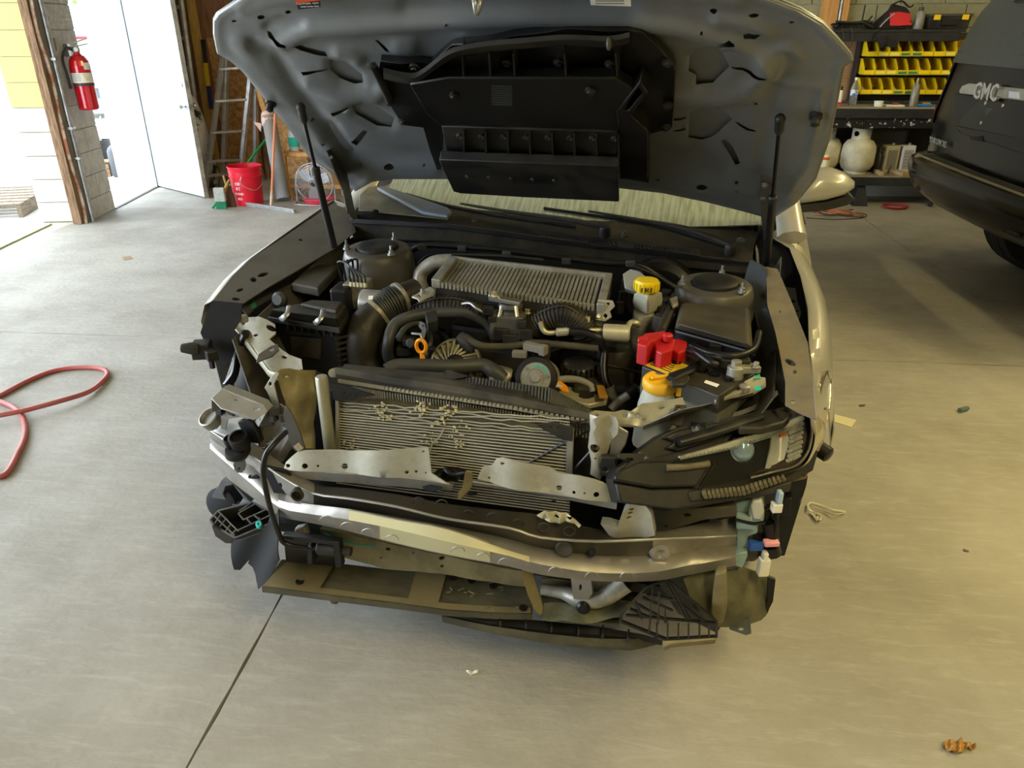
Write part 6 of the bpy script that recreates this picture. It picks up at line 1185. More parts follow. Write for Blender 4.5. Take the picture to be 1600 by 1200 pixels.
stuff(mb.build('scraped_crumbs', mat('pale_scrape', (132, 130, 106), .8), UT, 0))
BX = MB().hexa([K(446, 878, z=.215), K(531, 886, z=.215), K(533, 872, z=.22)+Vector((0, .05, 0)), K(452, 866, z=.22)+Vector((0, .05, 0)), K(443, 838, y=-.74), K(529, 848, y=-.74), K(529, 848, y=-.69), K(443, 838, y=-.69)]).build('air_box_guide', mat('grey_black_guide', (40, 42, 44), .45, dirt=(70, 70, 66), amt=.4), CAR, 0, .003, 'black air guide on the undertray')
P('guide_frame', [(440, 836), (530, 847), (534, 886), (524, 888), (521, 853), (440, 842)], PY(-.77), .02, black_sat, (), .002, None, BX)
P('guide_web', [(481, 853), (487, 853), (488, 882), (480, 881)], PY(-.77), .03, black_sat, (), .002, None, BX)
P('white_boot', [(460, 826), (475, 823), (480, 838), (470, 845), (458, 840)], PY(-.70), .02, milky, (), .004, 'white plastic piece behind the guide')
tf = P('tray_fin', [(815, 872), (819, 868), (828, 892), (834, 915), (845, 950), (843, 962), (836, 956), (824, 930), (815, 900)], plane(K(830, 915, y=-.74), (.6, -1, .1)), (.006, .006, 0), olive, (), .002, 'upright tan fin on the undertray')
# right half of the tray, broken
P('undertray_half', [(846, 930), (870, 935), (930, 930), (975, 915), (1008, 915), (985, 945), (968, 962), (968, 975), (900, 972), (850, 965)], PZ(.19), (0, 0, -.006), bpy.data.materials['undertray_plastic'], [[(982, 948), (994, 946), (996, 960), (984, 962)]], .002, 'broken right half of the undertray', None, 12, 50, lambda a, b: Vector((0, 0, .005*math.sin(a*.05)*math.sin(b*.1))))
VA = MB().shell([row([(690, 952), (760, 962), (850, 970), (930, 978), (1010, 992), (1036, 1001)], PZ(.16), 15), row([(690, 958), (760, 973), (850, 985), (930, 992), (1000, 995), (1034, 1003)], PZ(.15), 15)], (0, 0, -.012)).build('lower_lip', black_sat, CAR, 30, 0, 'cracked black lower lip')
MB().shell([row([(690, 962), (760, 977), (850, 990), (930, 998), (1000, 998), (1026, 995)], PZ(.145), 15), row([(692, 968), (765, 985), (850, 1000), (930, 1010), (990, 1012), (1030, 1002)], PZ(.13), 15)], (0, 0, -.01)).build('lip_edge', UT.data.materials[0], VA, 30)
for px, py in ((780, 966), (820, 970), (860, 975), (902, 980), (940, 985), (980, 992)): P('lip_rib', [(px, py), (px+3, py), (px+3, py+14), (px, py+13)], PZ(.15), (0, 0, .02), dusty, (), 0, None, VA)
# subframe and tow eye area behind the gap
mb = MB(); mb.tube([K(846, 920, y=-.60), K(880, 926, y=-.60), K(905, 935, y=-.61), K(940, 936, y=-.61), K(975, 910, y=-.58)], [.016, .018, .024, .022, .03], 10, 4); SUB = mb.build('subframe', alu_pipe, CAR, 50, 0, 'grey subframe tube')
P('subframe_bracket', [(892, 905), (924, 907), (926, 928), (916, 940), (896, 936)], PY(-.63), .02, silver, [(907, 918, 2, 5)], .003, 'shiny subframe bracket', SUB)
P('subframe_plate', [(846, 905), (892, 905), (892, 940), (870, 942), (850, 930)], PY(-.57), .01, olive, [(874, 917, 4, 2)], .002, None, SUB)
P('subframe_gusset', [(925, 908), (972, 912), (960, 925), (935, 942), (920, 938)], PY(-.59), .02, cast, (), .004, None, SUB)
MB().lathe([(.012, 0), (.018, .006), (.018, .02), (.012, .026)], K(912, 944, y=-.62), (.1, -1, .2), 16).build('bush', black_sat, SUB)
P('splash_sheet', [(850, 945), (885, 940), (930, 950), (968, 935), (985, 940), (968, 965), (900, 972), (848, 965)], PZ(.2), (0, 0, -.004), mat('dusty_green_sheet', (98, 100, 82), .6, dirt=(150, 150, 124), amt=.6, scale=12), (), 0, 'dusty torn splash sheet', None, 10, 60, lambda a, b: Vector((0, 0, .006*math.sin(a*.09+b*.12))))
# ================================================================ BACK LEFT CORNER
def WYp(y): return lambda a, b: W(a, b, Y=y)
def TH(n, l, c, p, rz=0, g=None): return thing(n, l, c, tuple(p), rz, g)
def wbuild(mb, name, m, par, **k):
    """mesh built in world space under a thing: shift to the thing's own frame"""
    M = Matrix.Translation(par.location) @ Matrix.Rotation(par.rotation_euler.z, 4, 'Z')
    I = M.inverted(); mb.v = [tuple(I @ Vector(v)) for v in mb.v]; return mb.build(name, m, par, **k)
# fire extinguisher on the pier
ex = LW(.205, .12, .94); FE = TH('fire_extinguisher', 'red fire extinguisher hanging on the grey block pier', 'extinguisher', ex)
MB().lathe([(.07, 0), (.084, .012), (.084, .36), (.078, .40), (.055, .435), (.028, .45), (.026, .47), (.0005, .47)], (0, 0, 0), n=28).build('cylinder', red_gloss, FE, None, 50)
MB().lathe([(.024, .465), (.03, .47), (.03, .50), (.02, .51), (.0005, .51)], (0, 0, 0)).build('valve', steel, FE)
fd = (Vector((0, 0, CAM_H))-ex); fd.z = 0; fd.normalize(); fs = Vector((-fd.y, fd.x, 0))
for z, a in ((.50, .25), (.53, .6)): MB().loft([[Vector((0, 0, z))+fs*q[0]+Vector((0, 0, q[1])) + fd*o for q in ((-.02, 0), (.10, .02+a*.03), (.10, .03+a*.03), (-.02, .012))] for o in (-.011, .011)], cv=True, caps=True).build('lever', steel, FE, None, 0)
MB().lathe([(.0005, 0), (.018, 0), (.018, .012), (.0005, .013)], Vector((0, 0, .49))+fd*.03, fd).build('gauge', paper, FE)
MB().tube([Vector((0, 0, .49))-fs*.02, Vector((0, 0, .50))-fs*.07+fd*.02, Vector((0, 0, .42))-fs*.115+fd*.03, Vector((0, 0, .3))-fs*.11+fd*.03, Vector((0, 0, .18))-fs*.105+fd*.03], [.010, .011, .011, .011, .014], 8, 5).build('hose', rubber, FE)
def band(r, z0, z1, a0, a1, name, m, off=.0012):
    A0 = math.atan2(fd.y, fd.x); return MB().shell([[Vector((math.cos(A0+a0+(a1-a0)*i/14)*(r+off), math.sin(A0+a0+(a1-a0)*i/14)*(r+off), z)) for i in range(15)] for z in (z0, z1)], (0, 0, .0001)).build(name, m, FE, 40)
def band2(r, z0, z1, a0, a1, name, m, par, A0):
    return MB().loft([[Vector((math.cos(A0+a0+(a1-a0)*i/14)*q, math.sin(A0+a0+(a1-a0)*i/14)*q, z)) for i in range(15)] for q, z in ((r+.0005, z0), (r+.002, z0), (r+.002, z1), (r+.0005, z1))], cu=True).build(name, m, par, 40)
A0 = math.atan2(fd.y, fd.x)
LBL = band2(.084, .225, .305, -1.25, 1.25, 'label', paper, FE, A0)
for k in range(3): band2(.0855, .285-.02*k, .297-.02*k, .1+.1*k, .35+.1*k, 'label_mark', yellow_paint, LBL, A0)
for k in range(5): band2(.0855, .29-.012*k, .293-.012*k, -.8, -.15, 'label_line', ink_grey, LBL, A0)
band2(.084, .33, .385, .35, 1.0, 'tag', paper, FE, A0)
band2(.084, .20, .222, -1.5, 1.5, 'strap', rubber, FE, A0)
mb = MB(); mb.box(LW(.27, .012, 1.42)-ex, (.05, .05, .10), ang); mb.cyl(LW(.27, .0, 1.44)-ex, Vector((0, 0, .47)), .008, 8); mb.build('wall_hook', steel, FE, None, 0)
wplate = MB(); lbox(wplate, .1, .13, .0, .012, 1.42, 1.52); tag(wplate.build('wall_conduit_plate', edge_paint, None, 0), 'small grey plate fixed to the block pier beside the extinguisher', 'plate')
# stepladder
LY = 7.95
LD_ = TH('stepladder', 'aluminium stepladder standing against the strand board by the open door', 'ladder', tuple(W(345, 292, Z=0)))
def LP(px, py, y=LY): return W(px, py, Y=y)
def rail(name, a, b, wd, dp, y0, y1, m=alu):
    a, b = LP(*a, y=y0), LP(*b, y=y1); mb = MB(); x = Vector((wd/2, 0, 0)); y = Vector((0, dp/2, 0))
    mb.hexa([a-x-y, a+x-y, a+x+y, a-x+y, b-x-y, b+x-y, b+x+y, b-x+y]); wbuild(mb, name, m, LD_, smooth=0); return mb
LBL0, LBR0, LTL, LTR = W(321, 299, Z=0), W(374, 289, Z=0), W(349, 84, Y=8.3), W(394, 94, Y=8.36)
def lad_t(a, b, y):
    lo, hi = 0.0, 1.0
    for _ in range(20):
        m = (lo+hi)/2
        if project(a.lerp(b, m))[1] > y: lo = m
        else: hi = m
    return a.lerp(b, lo)
for p, q, m in ((LBL0, LTL, 'leg'), (LBR0, LTR, 'leg')):
    for k, off in enumerate((Vector((0, 0, 0)), Vector((.05, .16, 0)))):
        a, b = p+off*(1.6 if k else 1), q+off*.3; x = Vector((.02, 0, 0)); y = Vector((0, .035, 0)); mb = MB()
        mb.hexa([a-x-y, a+x-y, a+x+y, a-x+y, b-x-y, b+x-y, b+x+y, b-x+y]); wbuild(mb, m, alu, LD_, smooth=0, bev=.003)
for y_ in (108, 158, 207, 252, 274):
    a, b = lad_t(LBL0, LTL, y_), lad_t(LBR0, LTR, y_-3); u = (b-a).normalized()*.012; n2 = Vector((0, .045, 0)); h = Vector((0, 0, .012)); mb = MB()
    mb.hexa([a-n2-h, b-n2-h, b+n2-h, a+n2-h, a-n2+h, b-n2+h, b+n2+h, a+n2+h]); wbuild(mb, 'step', alu, LD_, smooth=0, bev=.002)
mb = MB(); c_ = (LTL+LTR)/2; mb.box(c_+Vector((0, .03, .015)), ((LTR-LTL).length+.06, .16, .03)); wbuild(mb, 'top_cap', alu, LD_, smooth=0)
# extension ladder behind the door
XL = TH('extension_ladder', 'tall aluminium extension ladder leaning in the dark corner behind the door', 'ladder', (-4.56, 8.45, 0))
for x in (-.2, .2): mb = MB(); mb.tube([(-4.56+x, 8.42, 0), (-4.56+x, 8.66, 3.0)], .03, 6, 0, flat=.6); wbuild(mb, 'rail', alu, XL, smooth=0)
for k in range(9): mb = MB(); z = .3+.3*k; mb.box((-4.56, 8.42+.24*z/3, z), (.38, .035, .035)); wbuild(mb, 'rung', alu, XL, smooth=0)
# timber, level and bag behind the door
a, b = W(331, 214, Y=8.42), W(292, -40, Y=8.58); mb = MB(); x = Vector((.045, 0, 0)); y = Vector((0, .02, 0)); a = a+(a-b)*(a.z/(b.z-a.z)) if b.z > a.z else a; a.z = .001; mb.hexa([a-x-y, a+x-y, a+x+y, a-x+y, b-x-y, b+x-y, b+x+y, b-x+y])
tag(mb.build('timber', wood_yel, None, 0, .004), 'long yellow pine board leaning beside the open door', 'timber')
a, b = W(330, 170, Y=8.25), W(317, 62, Y=8.5); LV = TH('spirit_level', 'blue and yellow spirit level hanging by the yellow pine board', 'level', a)
for k, m in enumerate((mat('level_blue', (30, 40, 92), .5), mat('level_yellow', (206, 170, 40), .5), bpy.data.materials['black_plastic'])):
    p, q = a.lerp(b, k/3), a.lerp(b, (k+1)/3); mb = MB(); x = Vector((.02, 0, 0)); y = Vector((0, .012, 0)); mb.hexa([p-x-y, p+x-y, p+x+y, p-x+y, q-x-y, q+x-y, q+x+y, q-x+y]); wbuild(mb, 'level_body', m, LV, smooth=0)
bagc = W(318, 262, Y=8.15); BG = TH('bag', 'black and white printed cement bag slumped behind the open door', 'bag', (bagc.x, 8.15, .0))
rows = []
for z, wx, wy, ox in ((.0, .12, .09, 0), (.1, .15, .12, .0), (.4, .14, .11, .0), (.7, .11, .09, -.015), (.92, .07, .05, -.03), (.98, .02, .02, -.035)): rows.append([(ox+wx*math.cos(a)*(1+.08*math.sin(3*a+z*9)), wy*math.sin(a)*(1+.1*math.cos(2*a+z*7)), z) for a in [i*math.pi/8 for i in range(16)]])
MB().loft(rows, cv=True, caps=True).build('sack', mat('bag_grey', (196, 194, 188), .6, dirt=(40, 40, 44), amt=1.0, scale=3, lo=.5, hi=.54), BG, 60)
text('bag_lettering', 'MORTAR', .07, ink, BG, (-.02, -.125, .42), (.15, 0, 1), (-1, 0, 0))
# bucket
BK = TH('bucket', 'red plastic bucket with white lettering in front of the stepladder', 'bucket', W(390, 318, Z=0))
MB().lathe([(.132, 0), (.136, .004), (.152, .27), (.162, .272), (.162, .28), (.154, .285), (.155, .32), (.163, .322), (.163, .33), (.156, .335), (.160, .362), (.166, .364), (.166, .372), (.158, .372), (.14, .06), (.0005, .055)], (0, 0, 0), n=36).build('body', red_pl, BK, 40)
bd = Vector((0, 0, 0))-BK.location; bd.z = 0; bd.normalize(); bs = Vector((-bd.y, bd.x, 0))
MB().tube([bs*.16+Vector((0, 0, .3)), bs*.15+bd*.10+Vector((0, 0, .22)), bd*.18+Vector((0, 0, .16))-bs*.0+bs*.07, -bs*.05+bd*.18+Vector((0, 0, .22)), -bs*.04+bd*.168+Vector((0, 0, .29))], .0035, 6, 6).build('wire_handle', steel, BK)
for k, (t_, s_) in enumerate((('OR', .042), ('RT', .042), ('ROND', .032), ('RES', .032))):
    ob = text('lettering', t_, s_, white_ink, BK, (0, 0, 0), bs, (0, 0, 1), .001, .147)
    A = math.atan2(bd.y, bd.x)-.62; e = Vector((math.cos(A), math.sin(A), 0)); ex_ = Vector((-e.y, e.x, 0)); o = e*(.151-.0035*k)+Vector((0, 0, .215-.048*k))
    ob.matrix_local = Matrix(((ex_.x, 0, e.x, o.x), (ex_.y, 0, e.y, o.y), (0, 1, 0, o.z), (0, 0, 0, 1)))
# scrub brush
SB = TH('scrub_brush', 'grey scrub brush with green bristle tips in front of the red bucket', 'brush', W(347, 326, Z=0), .2)
MB().box((0, 0, .135), (.10, .05, .13)).build('brush_head', mat('grey_brush_head', (156, 158, 150), .8, dirt=(190, 190, 180), amt=.5, scale=30), SB, 0, .006)
mb = MB()
for i in range(9):
    for j in range(5): mb.lathe([(.006, 0), (.005, .075)], (-.042+.0105*i, -.02+.01*j, .0), n=5)
stuff(mb.build('bristles', green_m, SB, 0))
MB().tube([(.04, .03, .16), (.07, .05, .22), (.09, .08, .26)], [.02, .012, .012], 8).build('brush_handle', mat('amber_handle', (150, 120, 50), .5), SB)
DP_ = TH('whisk_broom', 'small brown whisk broom standing against the red bucket', 'broom', W(361, 323, Z=0), .1)
MB().loft([[(-.07, -.02, 0), (.05, -.02, 0), (.05, .02, 0), (-.07, .02, 0)], [(-.055, -.018, .12), (.04, -.018, .12), (.04, .018, .12), (-.055, .018, .12)], [(-.025, -.012, .2), (.01, -.012, .2), (.01, .012, .2), (-.025, .012, .2)]], cv=True, caps=True).build('bristles', mat('brown_bristle', (96, 66, 48), .8, bump=.5, bscale=160), DP_, 0)
MB().tube([(-.01, 0, .19), (-.02, .0, .26), (-.03, .01, .30)], .011, 8).build('handle', bpy.data.materials['amber_handle'], DP_)
# squeegee
sa, sb_ = W(386, 319, Z=.02), W(461, 330, Z=.02); SQ = TH('floor_squeegee', 'floor squeegee with an orange handle leaning on the grey roll', 'squeegee', (sa+sb_)/2)
mb = MB(); d_ = (sb_-sa).normalized(); n2 = Vector((-d_.y, d_.x, 0)); mb.hexa([sa-n2*.012-Vector((0, 0, .019)), sb_-n2*.012-Vector((0, 0, .019)), sb_+n2*.012-Vector((0, 0, .019)), sa+n2*.012-Vector((0, 0, .019)), sa-n2*.02+Vector((0, 0, .02)), sb_-n2*.02+Vector((0, 0, .02)), sb_+n2*.02+Vector((0, 0, .02)), sa+n2*.02+Vector((0, 0, .02))]); wbuild(mb, 'blade_holder', alu, SQ, smooth=0, bev=.003)
ha = sa.lerp(sb_, .52)+Vector((0, 0, .02)); hb = W(430, 178, Y=7.62)
mb = MB(); mb.tube([ha, ha.lerp(hb, .15)], .014, 10, 0); wbuild(mb, 'socket', mat('worn_socket', (206, 180, 160), .6, dirt=(120, 90, 70), amt=.6, scale=30), SQ)
mb = MB(); mb.tube([ha.lerp(hb, .14), hb], .0125, 10, 0); wbuild(mb, 'handle', mat('salmon_handle', (206, 130, 92), .5), SQ)
# grey roll, timber, green pole
ra_, rb2 = W(444, 318, Y=7.42), W(420, 186, Y=7.75); ra_.z = .002; RO = TH('grey_roll', 'tall grey cardboard roll with a clear plastic end leaning by the bucket', 'roll', ra_)
mb = MB(); mb.lathe([(.07, 0), (.07, (rb2-ra_).length), (.055, (rb2-ra_).length), (.055, .05), (.0005, .05)], ra_+Vector((0, 0, .02)), rb2-ra_, 22); wbuild(mb, 'tube', mat('grey_roll', (124, 126, 128), .7, dirt=(150, 132, 112), amt=.5, scale=6), RO)
ax_ = (rb2-ra_).normalized(); mb = MB(); mb.lathe([(.074, 0), (.08, .05), (.066, .13), (.05, .14)], rb2-ax_*.07, ax_, 14); mb.add([rb2+Vector((-.07, -.03, -.04)), rb2+Vector((-.15, -.04, -.02)), rb2+Vector((-.09, -.03, -.12)), rb2+Vector((-.08, -.02, -.08))], [(0, 1, 2, 3)]); wbuild(mb, 'plastic_wrap', mat('peach_plastic', (214, 176, 160), .35), RO)
for nm, lb, p, q, wd, dp in (('timber', 'orange stud leaning diagonally behind the grey roll', (456, 318, 7.5), (398, 120, 8.3), .05, .04), ('timber', 'short orange stud leaning beside the stepladder top', (420, 200, 8.25), (402, 138, 8.5), .055, .04)):
    a, b = W(p[0], p[1], Y=p[2]), W(q[0], q[1], Y=q[2]); a.z = .001 if p[1] > 300 else a.z
    if p[1] < 300: a = b+(a-b)*3.2; a.z = max(a.z, .001)
    mb = MB(); x = Vector((wd/2, 0, 0)); y = Vector((0, dp/2, 0)); mb.hexa([a-x-y, a+x-y, a+x+y, a-x+y, b-x-y, b+x-y, b+x+y, b-x+y]); tag(mb.build(nm, wood_new, None, 0, .003), lb, 'timber')
a, b = W(388, 253, Y=7.62), W(412, 222, Y=7.9); d_ = b-a; a2 = a-d_*(a.z-.012)/d_.z; mb = MB(); mb.tube([a2, b+d_*.2], .0125, 10, 0); tag(mb.build('green_pole', mat('green_pole', (20, 150, 80), .4), None), 'green broom pole leaning behind the red bucket', 'pole')
# fan, crate and bottles behind it
FY = 7.35; fc = W(491, 285, Y=FY); FN = TH('floor_fan', 'round wire cage floor fan beside the left front fender', 'fan', (fc.x, FY, 0))
R_ = .185; mb = MB()
for k in range(9):
    r = R_*(k+1)/9
    for yy in (-.06+.02*(k/8)**2*2, .06-.04*(k/8)**2): mb.tube([fc+Vector((r*math.cos(a), yy, r*math.sin(a))) for a in [i*math.pi/14 for i in range(28)]], .0016, 4, 0, True)
for i in range(24):
    a = i*math.pi/12; e = Vector((math.cos(a), 0, math.sin(a))); mb.tube([fc+e*.03+Vector((0, -.06, 0)), fc+e*R_*.7+Vector((0, -.05, 0)), fc+e*R_+Vector((0, -.01, 0)), fc+e*R_*.7+Vector((0, .05, 0)), fc+e*.03+Vector((0, .06, 0))], .0016, 4, 3)
cg = wbuild(mb, "wire_cage", steel, FN, smooth=60); stuff(cg)
mb = MB(); mb.tube([fc+Vector((R_*1.02*math.cos(a), 0, R_*1.02*math.sin(a))) for a in [i*math.pi/16 for i in range(32)]], .006, 6, 0, True); wbuild(mb, 'cage_ring', steel, FN)
mb = MB(); mb.lathe([(.02, 0), (.04, .01), (.045, .05), (.045, .10), (.03, .12)], fc+Vector((0, -.03, 0)), (0, 1, 0), 16); wbuild(mb, 'motor', black_pl, FN)
for k in range(3):
    a = k*2*math.pi/3+.4; e = Vector((math.cos(a), 0, math.sin(a))); s_ = Vector((-math.sin(a), 0, math.cos(a))); c_ = fc+Vector((0, -.02, 0)); mb = MB(); mb.shell([[c_+e*.03-s_*.02, c_+e*.03+s_*.02+Vector((0, .02, 0))], [c_+e*.10-s_*.05, c_+e*.10+s_*.05+Vector((0, .03, 0))], [c_+e*.16-s_*.045, c_+e*.16+s_*.035+Vector((0, .025, 0))]], (0, .002, 0)); wbuild(mb, 'blade', mat('grey_fan_blade', (150, 150, 154), .4), FN, smooth=50)
mb = MB(); g0 = Vector((fc.x, FY, .008)); mb.tube([fc+Vector((-R_*1.05, 0, 0)), g0+Vector((-R_*1.05, 0, .02)), g0+Vector((-R_*.9, -.10, 0)), g0+Vector((R_*.9, -.10, 0)), g0+Vector((R_*1.05, 0, .02)), fc+Vector((R_*1.05, 0, 0))], .007, 8, 5); mb.tube([g0+Vector((-R_, 0, .01)), g0+Vector((-R_, .14, 0)), g0+Vector((R_, .14, 0)), g0+Vector((R_, 0, .01))], .007, 8, 5); wbuild(mb, 'stand', steel, FN)
sh = TH('timber_rack', 'low orange timber rack behind the wire fan', 'rack', (W(490, 282, Y=7.75).x, 7.75, 0))
for z in (.42, .1): MB().box((0, 0, z), (.62, .09, .04)).build('rail', wood_new, sh, 0, .003)
for x in (-.3, .3): MB().box((x, .03, .23), (.04, .04, .46)).build('post', wood_new, sh, 0, .003)
MB().box((0, .14, .42), (.62, .18, .02)).build('shelf', wood_new, sh, 0)
for i, (px, py, r, h, m, nm, lb, c) in enumerate(((462, 272, .055, .24, out_white, 'can', 'white can with a teal label on the timber rack', 'can'), (481, 272, .045, .20, mat('blue_grey_can', (120, 136, 150), .5), 'can', 'slim blue grey can on the timber rack', 'can'))):
    p = W(px, py, Y=7.80); o = TH(nm, lb, c, (p.x, 7.86, .431)); MB().lathe([(r, 0), (r, h*.8), (r*.6, h*.9), (r*.4, h*.92), (r*.4, h), (.0005, h)], (0, 0, 0)).build('body', m, o)
    MB().lathe([(r+.001, h*.2), (r+.001, h*.6)], (0, 0, 0), caps=False).build('label', teal if i == 0 else paper, o)
o = TH('red_tray', 'shallow red plastic tray on the floor under the wire fan', 'tray', (fc.x+.02, FY+.02, 0)); MB().lathe([(.12, 0.001), (.15, .05), (.155, .05), (.125, .01), (.0005, .01)], (0, 0, 0), n=24).build('dish', mat('pink_red_tray', (216, 60, 84), .4), o); MB().lathe([(.15, .05), (.158, .054), (.155, .058), (.148, .054)], (0, 0, 0), n=24).build('rim', bpy.data.materials['pink_red_tray'], o)
o = TH('cardboard_sheet', 'tan cardboard sheet leaning behind the timber rack', 'cardboard', (-2.45, 8.2, 0)); MB().hexa([(-.4, 0, .001), (.3, 0, .001), (.3, .012, .001), (-.4, .012, .001), (-.4, .3, .9), (.3, .3, .9), (.3, .312, .9), (-.4, .312, .9)]).build('sheet', mat('cardboard', (190, 150, 104), .8), o, 0); MB().box((.05, .1, .35), (.3, .004, .12)).build('print', ink_grey, o, 0)
# ================================================================ WORKBENCH CORNER
BY = 7.67
BN = TH('workbench', 'long black workbench with paint spots along the block wall', 'workbench', (3.1, 7.9, 0))
zt, z1, z2 = .905, .835, .73
wood_top = mat('dirty_bench_top', (150, 142, 124), .7, dirt=(110, 102, 88), amt=.6, scale=8, stretch=(2, 8, 8))
spots = mat('spotted_board', (16, 17, 22), .5, dirt=(200, 204, 206), amt=1.0, scale=26, lo=.60, hi=.615)
MB().box((0, 0, zt-.012), (2.6, .50, .024)).build('worktop', wood_top, BN, 0, .003)
MB().box((-.42, -.245, zt-.055), (.9, .03, .085)).build('front_board', blk_paint, BN, 0, .004)
MB().box((.66, -.25, zt-.06), (1.26, .03, .09)).build('front_board', blk_paint, BN, 0, .004)
MB().box((0, -.225, .775), (2.5, .03, .11)).build('apron', spots, BN, 0, .003)
for x in (-1.1, 1.15): MB().box((x, .1, .5), (.09, .09, .8)).build('post', blk_paint, BN, 0)
MB().box((0, .0, .275), (2.5, .50, .02)).build('lower_shelf', wood_top, BN, 0)
MB().box((-.05, -.24, .235), (2.3, .035, .08)).build('lower_rail', mat('green_black_rail', (24, 32, 32), .5, dirt=(60, 64, 60), amt=.4), BN, 0, .004)
MB().box((0, .22, .55), (2.5, .02, .55)).build('back_panel', mat('dark_back', (58, 50, 42), .8, dirt=(80, 72, 60), amt=.5), BN, 0)
for px0, px1, y_ in ((1322, 1345, 173), (1418, 1450, 175)):
    a, b = W(px0, y_, Y=BY-.02), W(px1, y_-1, Y=BY-.02); mb = MB(); mb.hexa([a+Vector((0, 0, -.012)), b+Vector((0, 0, -.012)), b+Vector((0, .012, -.012)), a+Vector((0, .012, -.012)), a+Vector((.02, 0, .012)), b+Vector((.01, 0, .014)), b+Vector((.01, .012, .014)), a+Vector((.02, .012, .012))]); wbuild(mb, 'tape_strip', mat('blue_tape', (38, 130, 176), .5), BN, smooth=0, label='blue tape strip')
lg = W(1340, 320, Z=0)
for x in (lg.x-3.1, W(1450, 320, Z=0).x-3.1):
    mb = MB()
    if x < 0: mb.loft([[(x-.07, -.27, 0), (x+.07, -.27, 0), (x+.07, .0, 0), (x-.07, .0, 0)], [(x-.03, -.22, .20), (x+.03, -.22, .20), (x+.03, -.06, .20), (x-.03, -.06, .20)]], cv=True, caps=True)
    else: mb.loft([[(x-.03, -.25, 0), (x+.0, -.25, 0), (x+.0, -.2, 0), (x-.03, -.2, 0)], [(x, -.23, .2), (x+.03, -.23, .2), (x+.03, -.18, .2), (x, -.18, .2)]], cv=True, caps=True)
    lgo = mb.build('leg', blk_paint, BN, 0, .004)
    if x < 0: MB().prism([(x-.03, -.262, .03), (x+.03, -.262, .03), (x+.012, -.232, .13), (x-.012, -.232, .13)], (0, .004, 0)).build('leg_opening', black_deep, lgo, 0)
# bin rack
RK = TH('bin_rack', 'black shelf rack holding three rows of yellow bins above the workbench', 'rack', (3.1, 8.0, .906))
def rk(mb, name, m, **k): return wbuild(mb, name, m, RK, smooth=0, **k)
shz = W(1400, 46, Y=7.78).z
mb = MB(); a = W(1292, 47, Y=7.78).x; b = W(1502, 52, Y=7.78).x; mb.box(((a+b)/2, 7.94, shz-.012), (b-a+.06, .36, .024)); rk(mb, 'top_board', blk_paint, bev=.003)
mb = MB(); mb.box(((a+b)/2, 7.775, shz-.06), (b-a-.02, .02, .075)); rk(mb, 'front_board', blk_paint, bev=.003)
sp0, sp1 = W(1349, 66, Y=8.0), W(1337, 150, Y=8.0)
mb = MB(); mb.box((sp0.x-.022, 8.05, 1.225), (.02, .12, .60)); rk(mb, 'side_board', mat('dark_brown_side', (44, 38, 34), .7), bev=.002)
mb = MB(); mb.box((sp0.x+.96, 8.05, 1.225), (.02, .12, .60)); rk(mb, 'side_board', bpy.data.materials['dark_brown_side'])
mb = MB(); mb.box((sp0.x+.48, 8.13, 1.225), (.94, .015, .6)); rk(mb, 'back_board', bpy.data.materials['dark_back'])
mb = MB(); q0, q1 = W(1298, 60, Y=8.05), W(1348, 160, Y=8.05); mb.box((sp0.x-.19, 8.10, 1.225), (.34, .012, .6)); pb = rk(mb, 'pegboard', mat('pegboard', (156, 120, 84), .75, dirt=(130, 96, 64), amt=.5, scale=5))
mb = MB()
for i in range(11):
    for j in range(20): mb.box((sp0.x-.34+.03*i, 8.0935, .93+.028*j), (.006, .002, .006))
ph = rk(mb, 'peg_holes', ink); stuff(ph); ph.parent = pb
bin_y = mat('yellow_bin_plastic', (244, 212, 18), .45, dirt=(220, 186, 26), amt=.3, scale=9)
def bin_mesh(wd, dp, h):
    mb = MB(); w2 = wd/2; t = .003
    side = [(0, 0), (dp, 0), (dp, h), (dp*.38, h), (0, h*.42)]
    for s in (-1, 1): mb.prism([(s*w2, y, z) for y, z in side], (-s*t, 0, 0))
    mb.hexa([(-w2, 0, 0), (w2, 0, 0), (w2, dp, 0), (-w2, dp, 0), (-w2, 0, t), (w2, 0, t), (w2, dp, t), (-w2, dp, t)])
    mb.hexa([(-w2, dp-t, 0), (w2, dp-t, 0), (w2, dp, 0), (-w2, dp, 0), (-w2, dp-t, h), (w2, dp-t, h), (w2, dp, h), (-w2, dp, h)])
    mb.hexa([(-w2, 0, 0), (w2, 0, 0), (w2, t, 0), (-w2, t, 0), (-w2, -.006, h*.3), (w2, -.006, h*.3), (w2, t, h*.3), (-w2, t, h*.3)])
    return mb
bm = bin_mesh(.094, .25, .135).mesh('yellow_bin', bin_y, 0)
cm = MB().box((0, -.006, .018), (.075, .003, .022)); card = [cm.mesh('label_card', x, 0) for x in (bin_y, mat('green_card', (50, 130, 84), .6), mat('pale_yellow_card', (236, 222, 110), .6))]
cont = MB(); rr_ = random.Random(5)
for _ in range(9): cont.box((rr_.uniform(-.03, .03), rr_.uniform(.05, .2), rr_.uniform(.02, .05)), (rr_.uniform(.01, .03), rr_.uniform(.01, .04), .02), rr_.uniform(0, 3))
contm = [cont.mesh('contents', x, 0) for x in (mat('small_parts', (92, 88, 80), .5, .5), mat('dark_parts', (40, 38, 36), .6), mat('pale_parts', (196, 194, 186), .5))]
ORD = ['first', 'second', 'third', 'fourth', 'fifth', 'sixth', 'seventh', 'eighth', 'ninth']
